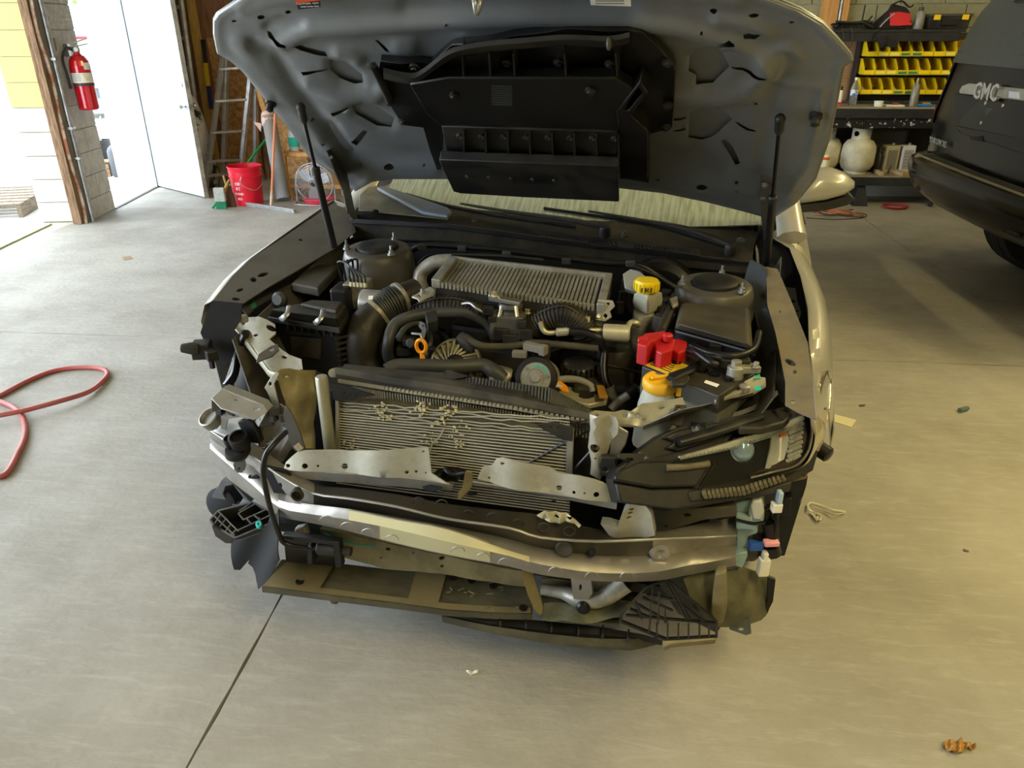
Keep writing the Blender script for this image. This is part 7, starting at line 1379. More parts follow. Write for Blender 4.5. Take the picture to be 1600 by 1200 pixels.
for r, (x0_, py, n, nm) in enumerate(((1361.5, 87, 9, 'top'), (1355.5, 116, 9, 'middle'), (1349, 146.5, 8, 'bottom'))):
    zb = W(1420, py, Y=7.84).z
    mb = MB(); mb.box((sp0.x+.48, 8.02, zb-.013), (.94, .20, .014)); rk(mb, 'shelf', blk_paint)
    for i in range(n):
        p = W(x0_+i*15.6*(1+.004*r), py, Y=7.84)
        o = TH('yellow_bin', f'yellow bin, {ORD[i]} from the pegboard in the {nm} row of the rack', 'bin', (sp0.x+.052+.0975*i+.004*r*0, 7.845+.006*math.sin(i*3+r*2), zb-.0055), 0, f'yellow bins in the rack')
        bo = bpy.data.objects.new('bin_body', bm); COL.objects.link(bo); bo.parent = o
        c = bpy.data.objects.new('label_card', card[(i*5+r*3+i//2) % 3]); COL.objects.link(c); c.parent = o
        d = bpy.data.objects.new('contents', contm[(i*2+r) % 3]); COL.objects.link(d); d.parent = o; d['kind'] = 'stuff'
# things on the top board
zs_ = shz+.001
def on(px, y=7.9): return W(px, 45, Y=y).x
o = TH('tool_bag', 'red and black tool bag slumped on the rack top', 'bag', (on(1395), 7.92, zs_))
mb = MB(); mb.loft([[(-.17, -.09, 0), (.10, -.09, 0), (.10, .10, 0), (-.17, .10, 0)], [(-.15, -.10, .05), (.13, -.10, .06), (.13, .1, .06), (-.15, .1, .05)], [(-.05, -.06, .16), (.11, -.06, .14), (.11, .06, .14), (-.05, .06, .16)], [(-.04, -.03, .21), (.08, -.03, .18), (.08, .03, .18), (-.04, .03, .21)]], cv=True, caps=True); mb.build('bag_body', mat('bag_black', (28, 24, 24), .8), o, 50, .01)
MB().shell([[(-.06, -.108, .03), (.02, -.112, .03), (.125, -.108, .035)], [(-.075, -.09, .13), (0, -.088, .14), (.11, -.075, .125)]], (0, .01, .004)).build('red_panel', mat('bag_red', (206, 20, 40), .6), o, 40, 0, 'red front panel of the bag')
MB().tube([(-.05, -.04, .2), (.02, -.05, .23), (.10, -.04, .18), (.13, -.05, .2)], .013, 6, flat=.5).build('bag_handle', bpy.data.materials['bag_black'], o)
MB().tube([(-.15, -.12, .02), (-.10, -.12, .08), (-.04, -.115, .13)], .006, 5).build('white_strap', mat('grey_strap', (170, 168, 166), .7), o)
o = TH('spray_bottle', 'dusty clear plastic bottle between the tool bag and toolbox', 'bottle', (on(1431), 7.86, zs_)); MB().lathe([(.04, 0), (.043, .01), (.043, .11), (.03, .14), (.018, .15), (.018, .165), (.0005, .165)], (0, 0, 0)).build('body', mat('smoky_bottle', (140, 138, 128), .3, dirt=(90, 88, 80), amt=.6, scale=20), o); MB().lathe([(.02, .15), (.02, .18), (.0005, .18)], (0, 0, 0)).build('cap', rubber, o)
o = TH('toolbox', 'black toolbox with two yellow latches on the rack top', 'toolbox', (on(1477, 7.85), 7.9, zs_))
MB().loft([[(-.17, -.10, 0), (.17, -.10, 0), (.17, .1, 0), (-.17, .1, 0)], [(-.18, -.11, .10), (.18, -.11, .10), (.18, .11, .10), (-.18, .11, .10)]], cv=True, caps=True).build('case', black_pl, o, 0, .006)
MB().box((0, 0, .112), (.38, .24, .024)).build('lid', mat('grey_black_lid', (60, 60, 58), .5), o, 0, .006)
for x in (-.115, .125): MB().box((x, -.117, .095), (.055, .014, .042)).build('latch', mat('latch_yellow', (240, 196, 20), .45), o, 0, .003)
MB().box((0, -.112, .055), (.15, .02, .05)).build('front_recess', black_deep, o, 0, .003)
o = TH('cable_heap', 'heap of black cables and gloves at the pegboard end of the rack top', 'cables', (on(1332), 7.86, zs_))
mb = MB()
for k in range(7): mb.tube([(random.uniform(-.2, .18), random.uniform(-.08, .05), random.uniform(.01, .07)) for _ in range(5)], .009, 6, 5)
mb.build('cable', black_pl, o, 60); MB().loft([[(-.2, -.07, 0), (.1, -.08, 0), (.1, .05, 0), (-.2, .05, 0)], [(-.12, -.03, .055), (.05, -.04, .06), (.04, .02, .06), (-.1, .02, .055)]], cv=True, caps=True).build('folded_cloth', black_sat, o, 40, .01)
mb = MB(); mb.tube([(.05, -.03, .04), (.055, -.03, .20)], .006, 6, 0); mb.tube([(.07, -.03, .03), (.13, -.04, .11)], .008, 6, 0); mb.build('antenna', black_sat, o)
for dx in (-.14, -.06): MB().tube([(dx, -.105, .02), (dx+.02, -.12, -.04), (dx+.03, -.115, -.12), (dx-.0, -.115, -.17)], .003, 5, 5).build('hanging_wire', rubber, o)
cp_ = W(1382, 62, Y=7.74); o = TH('black_cap', 'black cloth cap hanging over the front of the rack', 'cap', (cp_.x, 7.735, cp_.z-.06))
rows = []
for t in range(7):
    a = t/6*math.pi; rows.append([(-.10+.03*t+.012*math.sin(t), -.02-.03*math.sin(a)*math.cos(b_*.5), .06+.05*math.sin(a)*math.cos(b_)-.012*t*.5+.01*math.sin(t*2)) for b_ in [k*math.pi/5 for k in range(10)]])
MB().loft(rows, cv=True, caps=True).build('crown', mat('black_cloth', (30, 29, 28), .9), o, 60); MB().plate(ell(.06, .03, .05, .035, 14), lambda x, y: Vector((x, -.045-.03*y, y)), (0, .006, 0)).build('visor', bpy.data.materials['black_cloth'], o)
MB().tube([(-.09, -.01, .05), (-.08, -.02, .12), (-.05, .0, .14)], .006, 6).build('strap', bpy.data.materials['black_cloth'], o)
# things on the bench
def onb(px, py, y=7.8): return (W(px, py, Y=y).x, y, .906)
clear_pl = mat('clear_bottle_plastic', (226, 232, 236), .08, trans=.85, ior=1.2)
o = TH('water_bottle', 'clear plastic water bottle with a blue label on the workbench', 'bottle', onb(1332, 160)); MB().lathe([(.03, 0), (.034, .006), (.034, .15), (.026, .18), (.013, .21), (.013, .23), (.0005, .23)], (0, 0, 0)).build('body', clear_pl, o); MB().lathe([(.0145, .222), (.0145, .246), (.0005, .246)], (0, 0, 0)).build('cap', paper, o); MB().lathe([(.0345, .09), (.0345, .14)], (0, 0, 0), caps=False).build('label', mat('blue_white_label', (70, 110, 190), .5, dirt=(230, 232, 236), amt=1, scale=16, lo=.48, hi=.52), o)
o = TH('sealant_tube', 'slim white tube with a black top by the car hood edge', 'tube', onb(1311, 160)); MB().lathe([(.02, 0), (.02, .13), (.014, .135)], (0, 0, 0)).build('body', paper, o); MB().lathe([(.014, .13), (.012, .17), (.0005, .171)], (0, 0, 0)).build('cap', black_pl, o)
o = TH('red_clamp', 'red hand tool lying on the workbench by the white tube', 'tool', onb(1305, 164, 7.72)); MB().box((0, 0, .012), (.10, .03, .022)).build('body', mat('faded_red', (190, 80, 60), .5), o, 0, .005); MB().box((.03, -.01, .03), (.05, .015, .014)).build('grip', mat('red_grip', (176, 40, 40), .5), o, 0, .003)
o = TH('white_cup', 'short white cup standing on the workbench', 'cup', onb(1372, 166, 7.72)); MB().lathe([(.036, 0), (.04, .045), (.037, .045), (.033, .006), (.0005, .006)], (0, 0, 0)).build('body', paper, o); MB().lathe([(.04, .04), (.042, .043), (.04, .047), (.037, .045)], (0, 0, 0)).build('rim', paper, o)
o = TH('silver_bottle', 'grey metal bottle in front of the bottom row of bins', 'bottle', onb(1426, 166, 7.72)); MB().lathe([(.034, 0), (.036, .006), (.036, .16), (.028, .185), (.014, .2), (.012, .225), (.0005, .226)], (0, 0, 0)).build('body', mat('dusty_silver', (150, 146, 132), .45, .5, dirt=(110, 106, 94), amt=.6, scale=14), o); MB().lathe([(.011, .22), (.007, .245), (.0005, .246)], (0, 0, 0)).build('nozzle', steel, o)
o = TH('blue_tray', 'low blue tray at the far end of the workbench', 'tray', onb(1442, 166, 7.74)); MB().box((0, 0, .012), (.14, .08, .022)).build('tray_body', mat('blue_tray', (30, 110, 190), .45), o, 0, .006); MB().box((.02, 0, .028), (.07, .04, .012)).build('tray_contents', mat('tan_bits', (176, 140, 96), .7), o, 0, .003)
o = TH('paper_pad', 'flat white paper pad on the workbench beside the cup', 'paper', onb(1396, 166, 7.76)); MB().box((0, 0, .006), (.16, .1, .012)).build('pad', paper, o, 0); MB().box((.02, .02, .02), (.06, .03, .014)).build('marker', mat('dull_red', (130, 60, 60), .6), o, 0, .003)
# propane tanks and cans on the lower shelf
tank_m = mat('tank_cream', (204, 200, 178), .4, dirt=(170, 164, 136), amt=.6, scale=9)
for i, (px, py, y, lb) in enumerate(((1336, 266, 7.83, 'cream propane tank under the workbench, nearer the black vehicle'), (1283, 262, 7.95, 'cream propane tank under the workbench, half hidden by the car hood'))):
    p = W(px, py, Y=y); o = TH('propane_tank', lb, 'tank', (p.x, y, .286), 0, 'propane tanks under the bench')
    MB().lathe([(.10, 0), (.105, .02), (.10, .025), (.13, .04), (.155, .09), (.157, .2), (.15, .255), (.12, .30), (.06, .325), (.0005, .33)], (0, 0, 0), n=30).build('body', tank_m, o, 60)
    mb = MB(); mb.plate([(-2.6, 0), (2.6, 0), (2.6, .10), (-2.6, .10)], lambda a, z: Vector((.085*math.sin(a), -.085*math.cos(a), .315+z)), (0, 0, 0.0), [(-.9, .055, .35, .025), (.9, .055, .35, .025)], .2)
    mb.v = [Vector(v)*1 for v in mb.v]; h = len(mb.v)//2; mb.v = [tuple(v) for v in mb.v[:h]]+[(v[0]*.95, v[1]*.95, v[2]) for v in mb.v[h:]]
    mb.build('collar', tank_m, o, 40); MB().lathe([(.02, .32), (.02, .37), (.012, .375), (.03, .39), (.03, .40), (.0005, .402)], (0, 0, 0), n=14).build('valve', brass_alu, o)
o = TH('spray_can', 'tall white can with an orange band under the bench by the hood', 'can', (W(1288, 262, Y=7.7).x, 7.7, .286)); MB().lathe([(.036, 0), (.036, .17), (.02, .19), (.0005, .19)], (0, 0, 0)).build('body', mat('can_cream', (222, 214, 184), .5), o); MB().lathe([(.037, .14), (.037, .165)], (0, 0, 0), caps=False).build('band', mat('orange_band', (220, 90, 40), .5), o)
for i, (px, lb, m, sx) in enumerate(((1390, 'yellowed rectangular solvent tin under the workbench', mat('tin_yellowed', (168, 160, 128), .5, dirt=(130, 122, 96), amt=.5), .17), (1416, 'white rectangular solvent tin under the workbench', mat('tin_white', (204, 204, 206), .45), .16))):
    o = TH('solvent_tin', lb, 'tin', (W(px+2, 262, Y=7.75).x, 7.84+.02*i, .286), .15, 'solvent tins under the bench'); MB().box((0, 0, .13), (sx*.8, .10, .26)).build('body', m, o, 0, .006); MB().lathe([(.016, .26), (.016, .28), (.0005, .28)], (.02, 0, 0)).build('cap', steel, o); MB().box((0, -.051, .13), (sx*.55, .002, .18)).build('label', mat('tin_print_%d' % i, (120, 116, 106) if i == 0 else (150, 152, 160), .6), o, 0)
    for k in range(5): MB().box((-.005, -.0525, .07+.03*k), (sx*.4, .001, .006)).build('print_line', ink_grey, o, 0)
o = TH('air_tool', 'dark jumbled air tool between the tank and the solvent tins', 'tool', (W(1368, 262, Y=7.9).x, 7.86, .286)); MB().lathe([(.05, 0), (.05, .15), (.03, .18), (.02, .24), (.0005, .24)], (0, 0, 0)).build('body', black_pl, o); MB().tube([(0, -.03, .2), (.06, -.06, .24), (.1, -.06, .1), (.08, -.08, .01)], .01, 6).build('hose', rubber, o)
o = TH('folded_tarp', 'grey folded tarp on top of the dark tools under the bench', 'tarp', (W(1389, 222, Y=7.95).x, 7.97, .286)); MB().box((0, .06, .20), (.36, .14, .40)).build('cloth', mat('grey_tarp', (92, 88, 78), .9, bump=.3, bscale=20), o, 0, .03); MB().box((-.02, .055, .42), (.3, .15, .04)).build('top_fold', mat('dark_tarp', (60, 58, 52), .9), o, 0, .015)
for px0, py0, px1, py1, wd, lb in ((1368, 268, 1384, 276, .045, 'pale timber offcut on the lower shelf in front of the tank'), (1392, 268, 1436, 282, .10, 'wider timber offcut on the lower shelf below the tins')):
    a, b = W(px0, py0, Z=.30), W(px1, py1, Z=.30); a, b = Vector((a.x, min(a.y, 7.95), .286)), Vector((b.x, max(b.y, 7.66), .286)); d_ = (b-a).normalized(); n2 = Vector((-d_.y, d_.x, 0))*wd/2
    mb = MB(); mb.hexa([a-n2, b-n2, b+n2, a+n2]+[q+Vector((0, 0, .035)) for q in (a-n2, b-n2, b+n2, a+n2)]); tag(mb.build('timber_offcut', mat('dull_pine', (176, 156, 120), .7, dirt=(140, 120, 90), amt=.5), None, 0, .003), lb, 'timber')
# post and conduit on the wall above
PST = TH('wall_post', 'orange timber post with a steel conduit on the block wall', 'post', (W(1300, 10, Y=8.1).x, 8.1, shz+.001))
for px0, px1 in ((1284, 1310), (1316, 1326)): 
    a, b = W(px0, 10, Y=8.1).x, W(px1, 10, Y=8.1).x; mb = MB(); mb.box(((a+b)/2, 8.108, 2.55), (b-a, .07, 1.96)); wbuild(mb, 'board', wood_new, PST, smooth=0, bev=.003)
mb = MB(); c = W(1313.5, 10, Y=8.1).x; mb.cyl((c, 8.08, shz+.001), (c, 8.08, 3.5), .014, 10); wbuild(mb, 'conduit', steel, PST)
# floor clutter by the bench
o = TH('wire_tangle', 'tangle of orange and grey wires on the floor behind the door mirror', 'wires', W(1305, 336, Z=0))
for k in range(9):
    m = (mat('wire_orange', (206, 110, 70), .5), rubber, mat('wire_tan', (190, 170, 140), .5))[k % 3] if k < 3 else (bpy.data.materials['wire_orange'], rubber, bpy.data.materials['wire_tan'])[k % 3]
    MB().tube([(random.uniform(-.22, .22), random.uniform(-.12, .14), random.uniform(.005, .03)) for _ in range(6)], .004, 5, 6).build('wire', m, o, 60)
MB().tube([(-.3, -.16, .005), (-.05, -.2, .005), (.2, -.12, .005), (.28, .02, .005), (.2, .08, .005)], .004, 5, 6).build('wire', black_pl, o, 60)
o = TH('red_cord_ring', 'small loop of red cord on the floor in front of the bench', 'cord', W(1398, 325, Z=0))
for k in range(3): MB().tube([((.105+.006*k)*math.cos(a), (.075+.005*k)*math.sin(a)*1.2, .006+.008*k) for a in [i*math.pi/10 for i in range(20)]], .005, 6, 0, True).build('loop', mat('red_cord', (150, 50, 54), .7) if k == 0 else bpy.data.materials['red_cord'], o)
p = W(1470, 322, Z=0); o = TH('white_can', 'white can lying on its side on the floor near the black bumper', 'can', (p.x, p.y+.06, 0)); MB().lathe([(.001, 0), (.044, .001), (.048, .006), (.048, .14), (.03, .15), (.0005, .15)], (0, 0, .049), (.9, -.25, 0)).build('body', mat('can_white', (206, 204, 196), .45), o); MB().lathe([(.049, 0), (.051, .004), (.049, .008)], (-.002, 0, .049), (.9, -.25, 0)).build('rim', steel, o)
# ================================================================ BLACK SUV
blk = mat('black_car_paint', (16, 18, 24), .14, .0, dirt=(34, 35, 38), amt=.35, scale=5, spec=.35)
dglass = mat('dusty_rear_glass', (44, 47, 46), .25, dirt=(74, 76, 70), amt=.5, scale=160, coat=.3, lo=.35, hi=.65)
SV = TH('suv', 'black sport utility vehicle parked tail-on beside the workbench', 'vehicle', (3.4, 4.72, 0))
CYV = 4.72; SVX = -.04
def sx(z): return sx0(z)+SVX
def sx0(z):
    t = [(.42, 2.44), (.75, 2.345), (1.05, 2.35), (1.34, 2.385), (1.5, 2.41), (1.70, 2.47), (1.84, 2.58), (1.90, 2.75)]
    for (z0, x0), (z1, x1) in zip(t[:-1], t[1:]):
        if z <= z1: return x0+(x1-x0)*(z-z0)/(z1-z0)
    return t[-1][1]
def hw(z):
    t = [(.42, .98), (.75, 1.03), (1.05, 1.03), (1.34, .985), (1.70, .86), (1.84, .76), (1.90, .6)]
    for (z0, x0), (z1, x1) in zip(t[:-1], t[1:]):
        if z <= z1: return x0+(x1-x0)*(z-z0)/(z1-z0)
    return t[-1][1]
def ring(z, o=0):
    x, h = sx(z)-o, hw(z)+o; L = [(7.9, h), (5, h), (x+.6, h), (x+.28, h-.004), (x+.12, h-.03), (x+.03, h-.09), (x, h-.18), (x-.03, h*.4), (x-.035, 0)]
    return [Vector((a, CYV+b, z)) for a, b in L]+[Vector((a, CYV-b, z)) for a, b in L[::-1][1:]]
mb = MB(); mb.loft([ring(z) for z in (.55, .75, .9, 1.05, 1.2, 1.34, 1.5, 1.70, 1.80, 1.86, 1.90)]); top = ring(1.90); mb.loft([top, [Vector((max(p.x, 2.8), CYV+(p.y-CYV)*.2, 1.93)) for p in top]]); wbuild(mb, 'body', blk, SV, smooth=50)
def srow(z, y0, y1, n, o): return [Vector((sx(z)-.03*(1-(abs(lerp(y0, y1, i/(n-1)))/1.0)**2)-o+(.05*max(0, (abs(lerp(y0, y1, i/(n-1)))-hw(z)+.16)/.16)**2 if abs(lerp(y0, y1, i/(n-1))) > hw(z)-.16 else 0), CYV+lerp(y0, y1, i/(n-1)), z)) for i in range(n)]
mb = MB(); mb.shell([srow(z, -(hw(z)-.13), hw(z)-.13, 15, .012) for z in (1.36, 1.45, 1.55, 1.65, 1.75)], (.012, 0, .002)); wbuild(mb, 'rear_window', dglass, SV, smooth=50, label='dusty dark rear window')
for s in (-1, 1): mb = MB(); mb.shell([[Vector((2.9, CYV+s*(hw(z)+.004), z)), Vector((4.2, CYV+s*(hw(z)+.004), z)), Vector((6.4, CYV+s*(hw(z)+.004), z))] for z in (1.36, 1.5, 1.7, 1.78)], (0, -s*.006, 0)); wbuild(mb, 'side_window', glass_dark, SV, smooth=50)
mb = MB(); mb.loft([[Vector((x, CYV+y, z)) for x, z in ((SVX+2.62, 1.86), (SVX+2.42, 1.78), (SVX+2.40, 1.80), (SVX+2.45, 1.86), (SVX+2.7, 1.91))] for y in (-.74, -.4, 0, .4, .74)], cv=True, caps=True); wbuild(mb, 'spoiler', blk, SV, smooth=40)
def bring(z, x, h, r): 
    x += SVX; L = [(3.1, h), (x+r*1.2, h), (x+r*.5, h-.03), (x+r*.15, h-.12), (x, h-.3), (x-.04, h*.4), (x-.045, 0)]; return [Vector((a, CYV+b, z)) for a, b in L]+[Vector((a, CYV-b, z)) for a, b in L[::-1][1:]]
mb = MB(); mb.loft([bring(.50, 2.40, .96, .36), bring(.53, 2.32, 1.0, .36), bring(.59, 2.25, 1.03, .32), bring(.66, 2.225, 1.045, .30), bring(.72, 2.215, 1.05, .28), bring(.765, 2.225, 1.045, .28), bring(.785, 2.25, 1.035, .28), bring(.79, 2.38, 1.0, .3)]); BP = wbuild(mb, 'bumper', blk, SV, smooth=40)
mb = MB(); mb.shell([[Vector((SVX+2.222+.01*(abs(y)/.8)**2*2, CYV+y, .775)) for y in [-.8+.2*i for i in range(9)]], [Vector((SVX+2.24+.01*(abs(y)/.8)**2*2, CYV+y, .795)) for y in [-.8+.2*i for i in range(9)]], [Vector((SVX+2.38, CYV+y, .797)) for y in [-.8+.2*i for i in range(9)]]], (0, 0, -.004)); sp_o = wbuild(mb, 'step_pad', mat('dusty_step_pad', (150, 142, 116), .6, dirt=(112, 106, 88), amt=.5), SV, smooth=30, label='dusty ribbed bumper pad')
mb = MB()
for k in range(5): mb.tube([Vector((SVX+2.255+.02*k, CYV+y, .798)) for y in (-.75, 0, .75)], .003, 4, 0)
r_ = wbuild(mb, 'pad_ribs', black_pl, SV, smooth=0); r_.parent = sp_o; stuff(r_)
mb = MB(); mb.tube([Vector((SVX+2.212+.012*(abs(y)/.7)**2*2, CYV+y, .752)) for y in [-.75+.15*i for i in range(10)]], .010, 6, 2, flat=1.4); wbuild(mb, 'bumper_strip', mat('bright_strip', (214, 216, 214), .25, .5), SV)
mb = MB(); mb.tube([Vector((SVX+2.236, CYV+y, .60)) for y in (-.7, -.2, .3, .62)], .014, 6, 3); wbuild(mb, 'bumper_groove', black_deep, SV)
mb = MB(); mb.loft([[Vector((SVX+2.36, CYV+.80, .79)), Vector((SVX+2.40, CYV+1.02, .79)), Vector((2.75, CYV+1.045, .79)), Vector((2.7, CYV+.95, .79))], [Vector((SVX+2.38, CYV+.90, .97)), Vector((SVX+2.44, CYV+1.02, .99)), Vector((2.75, CYV+1.04, .99)), Vector((2.7, CYV+.95, .98))]], cv=True, caps=True); wbuild(mb, 'bumper_corner', blk, SV, smooth=0, bev=.015)
mb = MB(); mb.box((SVX+2.212, CYV+.35, .70), (.03, .08, .05)); wbuild(mb, 'reflector', mat('grey_sensor', (96, 92, 86), .4), SV, smooth=0, bev=.008)
tl = [(1449, 194), (1456, 150), (1468, 118), (1480, 103), (1487, 104), (1482, 128), (1474, 150), (1468, 185), (1458, 195)]
for s in (1, -1):
    mb = MB(); rows = []
    for z, w0, w1 in ((.98, .10, .02), (1.05, .13, .0), (1.2, .13, .0), (1.33, .11, -.0), (1.42, .06, -.0)):
        h = hw(z); rows.append([Vector((sx(z)+.32, CYV+s*(h+.006), z)), Vector((sx(z)+.13, CYV+s*(h-.02), z)), Vector((sx(z)+.035, CYV+s*(h-.075), z)), Vector((sx(z)-.004, CYV+s*(h-.13), z))])
    mb.shell(rows, (.006, 0, 0)); TLp = wbuild(mb, 'tail_lamp', mat('tail_lamp_clear', (132, 118, 116), .12, .4, coat=.8) if s > 0 else bpy.data.materials['tail_lamp_clear'], SV, smooth=50, label='smoked tail lamp')
    for z0, z1 in ((1.0, 1.1), (1.3, 1.37)):
        mb = MB(); mb.shell([[Vector((sx(z)+.12, CYV+s*(hw(z)-.02+.004), z)), Vector((sx(z)+.03, CYV+s*(hw(z)-.073), z)), Vector((sx(z)-.008, CYV+s*(hw(z)-.125), z))] for z in (z0, z1)], (.003, 0, 0)); r2 = wbuild(mb, 'red_lens', mat('red_lens', (170, 24, 40), .15, coat=.6) if s > 0 and z0 == 1.0 else bpy.data.materials['red_lens'], SV, smooth=50, label='red lamp lens'); r2.parent = TLp
rp = Wplane((2.335+SVX, CYV+.4, 1.2), (-1, -.03, .06))
gp = lambda o: Wplane((2.335+SVX-o, CYV+.4, 1.2), (-1, -.03, .06))
def SP(name, out, o, m, t=.006, bev=.002, label=None, par=None):
    mb = MB().plate(out, gp(o), (t, 0, 0)); r = wbuild(mb, name, m, SV, smooth=35, bev=bev, label=label)
    if par: r.parent = par
    return r
GP = SP('plate_recess', [(1492, 146), (1600, 158), (1680, 170), (1672, 262), (1600, 240), (1584, 236), (1500, 208), (1490, 196)], .004, blk, .01, .004)
CH = SP('trim_bar', [(1498, 142), (1503, 134), (1512, 130), (1600, 139), (1690, 150), (1690, 172), (1600, 158), (1499, 146)], .018, mat('dusty_trim_bar', (172, 170, 156), .3, .3, dirt=(120, 118, 104), amt=.5), .018, .005, 'dusty chrome trim bar')
ga, gb = gp(.03)(1522, 142), gp(.03)(1565, 147); 
gt = text('badge_letters', 'GMC', .125, mat('badge_chrome', (214, 214, 216), .22, .75), SV, (ga+gb)/2-SV.location+Vector((-.004, 0, 0)), (gb-ga), (0, 0, 1), .008, None, .0028)
ya, yb_ = gp(.012)(1450, 217), gp(.012)(1482, 228)
text('badge_letters', 'YUKON XL', .05, mat('pale_badge', (190, 194, 200), .3, .6), SV, (ya+yb_)/2-SV.location, (yb_-ya), (0, 0, 1), .003, None, .0006)
SP('handle_ledge', [(1491, 197), (1530, 204), (1600, 216), (1680, 230), (1672, 262), (1584, 236), (1500, 208)], .03, blk, .03, .008)
SP('plate_holder', [(1534, 158), (1579, 164), (1576, 196), (1531, 189)], .010, mat('dark_plate_holder', (38, 46, 54), .35), .004, .002)
SP('plate_center', [(1541, 168), (1570, 172), (1568, 189), (1539, 184)], .014, mat('dark_plate_face', (46, 54, 60), .3), .003, .001)
for q in ((1541, 161), (1568, 165), (1534, 192), (1558, 196)): mb = MB(); mb.lathe([(.012, 0), (.010, .006), (.0005, .007)], gp(.012)(*q), (-1, 0, 0), 10); wbuild(mb, 'plate_bolt', chrome, SV)
SP('handle_grip', [(1515, 214), (1534, 212), (1536, 222), (1517, 218)], .035, black_deep, .004, 0)
SP('lamp_window', [(1576, 142), (1592, 144), (1592, 155), (1575, 153)], .024, mat('plate_lamp', (206, 210, 214), .15), .01, .003)
for y in (-.83, .83):
    for x in (3.2, 6.5):
        mb = MB(); mb.lathe([(.24, -.13), (.37, -.135), (.39, -.11), (.395, 0), (.39, .11), (.37, .135), (.24, .13)], (x, CYV+y, .40), (0, 1, 0), 36, caps=False); WL = wbuild(mb, 'wheel', mat('tyre_rubber', (34, 34, 36), .75, dirt=(70, 66, 58), amt=.4) if 'tyre_rubber' not in bpy.data.materials else bpy.data.materials['tyre_rubber'], SV, smooth=50)
        mb = MB(); mb.lathe([(.25, -.12), (.245, .12), (.2, .11), (.05, .09), (.0005, .09)], (x, CYV+y, .40), (0, 1 if y > 0 else -1, 0), 24); r3 = wbuild(mb, 'rim', alu, SV); r3.parent = WL
        mb = MB()
        for k in range(4): mb.lathe([(.3935, -.09+.05*k), (.398, -.085+.05*k), (.398, -.06+.05*k), (.3935, -.055+.05*k)], (x, CYV+y, .40), (0, 1, 0), 36, caps=False)
        r4 = wbuild(mb, 'tread', bpy.data.materials['tyre_rubber'], SV, smooth=40); r4.parent = WL; stuff(r4)
mb = MB(); mb.box((5.2, CYV, .50), (5.2, 1.5, .2)); wbuild(mb, 'underbody', black_deep, SV, smooth=0)
# ================================================================ ON THE FLOOR
HS = TH('air_hose', 'red rubber air hose looped on the bare concrete', 'hose', W(60, 620, Z=0))
hp_ = [(-60, 720), (0, 745), (28, 708), (39, 680), (38, 660), (32, 646), (12, 632), (-30, 622), (-120, 630), (-160, 660), (-90, 672), (0, 656), (40, 648), (100, 632), (140, 614), (162, 594), (168, 583), (158, 576), (130, 574), (90, 578), (50, 592), (0, 618), (-60, 650), (-140, 700)]
pts = [W(x, y, Z=.0115) for x, y in hp_]
for i in (11, 12, 13): pts[i] = pts[i]+Vector((0, 0, .022))
pts[10].z += .01; pts[14].z += .008
mb = MB(); mb.tube(pts, .0115, 10, 7); wbuild(mb, 'hose', mat('red_hose_rubber', (178, 84, 78), .5, dirt=(150, 96, 90), amt=.5, scale=8), HS, smooth=60)
mb = MB(); mb.cyl(pts[0]+(pts[0]-pts[1]).normalized()*.08, pts[0], .013, 12); wbuild(mb, 'coupling', brass_alu, HS)
def flat(name, label, cat, out, m, h=.002, lift=.0005, wav=0):
    c = W(sum(q[0] for q in out)/len(out), sum(q[1] for q in out)/len(out), Z=0)
    mb = MB().plate(out, lambda a, b: W(a, b, Z=lift)+Vector((0, 0, wav*(math.sin(a*.5)+1))), (0, 0, h), (), 4 if wav else 0)
    mb.v = [tuple(Vector(v)-c) for v in mb.v]; o = mb.build(name, m, None, 0); o.location = c; return tag(o, label, cat)
flat('paint_stick', 'pale wooden paint stick on the floor beside the right headlamp', 'stick', [(1288, 644), (1338, 657), (1330, 668), (1286, 654)], mat('stick_wood', (206, 198, 160), .7), .003)
p = W(1504, 643, Z=0); o = TH('plastic_plug', 'tiny grey green plastic plug on the empty floor at right', 'plug', p, .5); MB().cyl((-.022, 0, .011), (.022, 0, .011), .011, 10).build('body', mat('plug_grey', (84, 104, 104), .5), o); MB().cyl((.022, 0, .011), (.03, 0, .011), .008, 10).build('tip', rubber, o)
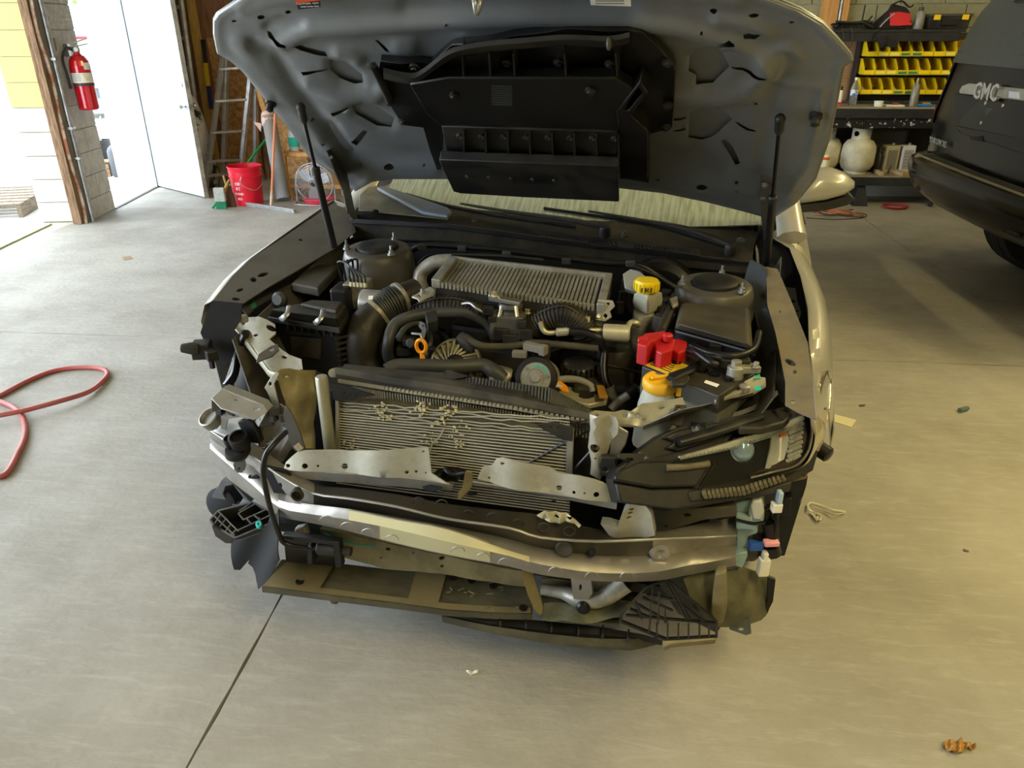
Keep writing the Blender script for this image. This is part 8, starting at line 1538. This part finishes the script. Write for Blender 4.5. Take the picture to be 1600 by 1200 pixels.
SC = TH('plastic_scrap', 'twisted clear plastic scrap on the floor by the black corner panel', 'scrap', W(1290, 795, Z=0))
scm = mat('scrap_plastic', (196, 190, 168), .3)
mb = MB()
for pts in ([(1262, 788), (1268, 785), (1285, 790), (1300, 796), (1321, 800), (1305, 804), (1288, 798), (1270, 792)], [(1262, 788), (1264, 796), (1270, 800)], [(1266, 801), (1280, 812), (1282, 806), (1270, 799)]): mb.tube([W(x, y, Z=.008+.006*(i % 2)) for i, (x, y) in enumerate(pts)], .004, 5, 4, flat=.5)
wbuild(mb, 'strands', scm, SC); mb = MB(); mb.plate([(1268, 800), (1280, 803), (1283, 812), (1276, 815), (1270, 808)], lambda a, b: W(a, b, Z=.003), (0, 0, .003), [(1275, 807, 2, 2)]); wbuild(mb, 'clip', scm, SC, smooth=0)
flat('dry_leaf', 'crumpled tan leaf on the floor at the near corner', 'leaf', [(1472, 1164), (1482, 1158), (1490, 1163), (1500, 1157), (1508, 1164), (1522, 1166), (1524, 1174), (1508, 1172), (1500, 1180), (1486, 1178), (1476, 1172)], mat('dry_leaf', (176, 134, 72), .8, dirt=(130, 92, 48), amt=.6, scale=40), .003, .001, .006)
flat('paper_scrap', 'small torn white scrap on the floor in front of the bumper', 'scrap', [(728, 1048), (738, 1050), (748, 1047), (747, 1052), (736, 1055), (730, 1052)], paper, .001, .001, .002)
flat('metal_washer', 'small dark washer on the floor below the undertray', 'washer', ell(521, 941, 5, 2.4), mat('rusty_washer', (110, 96, 80), .5, .5), .003)
flat('brown_chip', 'thin brown chip on the floor far behind the left fender', 'chip', [(190, 402), (204, 400), (208, 404), (194, 407)], mat('brown_chip', (150, 126, 96), .8), .002)
flat('dark_chip', 'small dark chip on the floor near the paint stick', 'chip', [(1342, 633), (1352, 632), (1351, 635), (1343, 636)], bpy.data.materials['rusty_washer'], .002)
flat('dark_crumb', 'dark crumb on the bare floor below the plastic scrap', 'crumb', [(1505, 858), (1514, 861), (1513, 863), (1505, 861)], bpy.data.materials['rusty_washer'], .003)
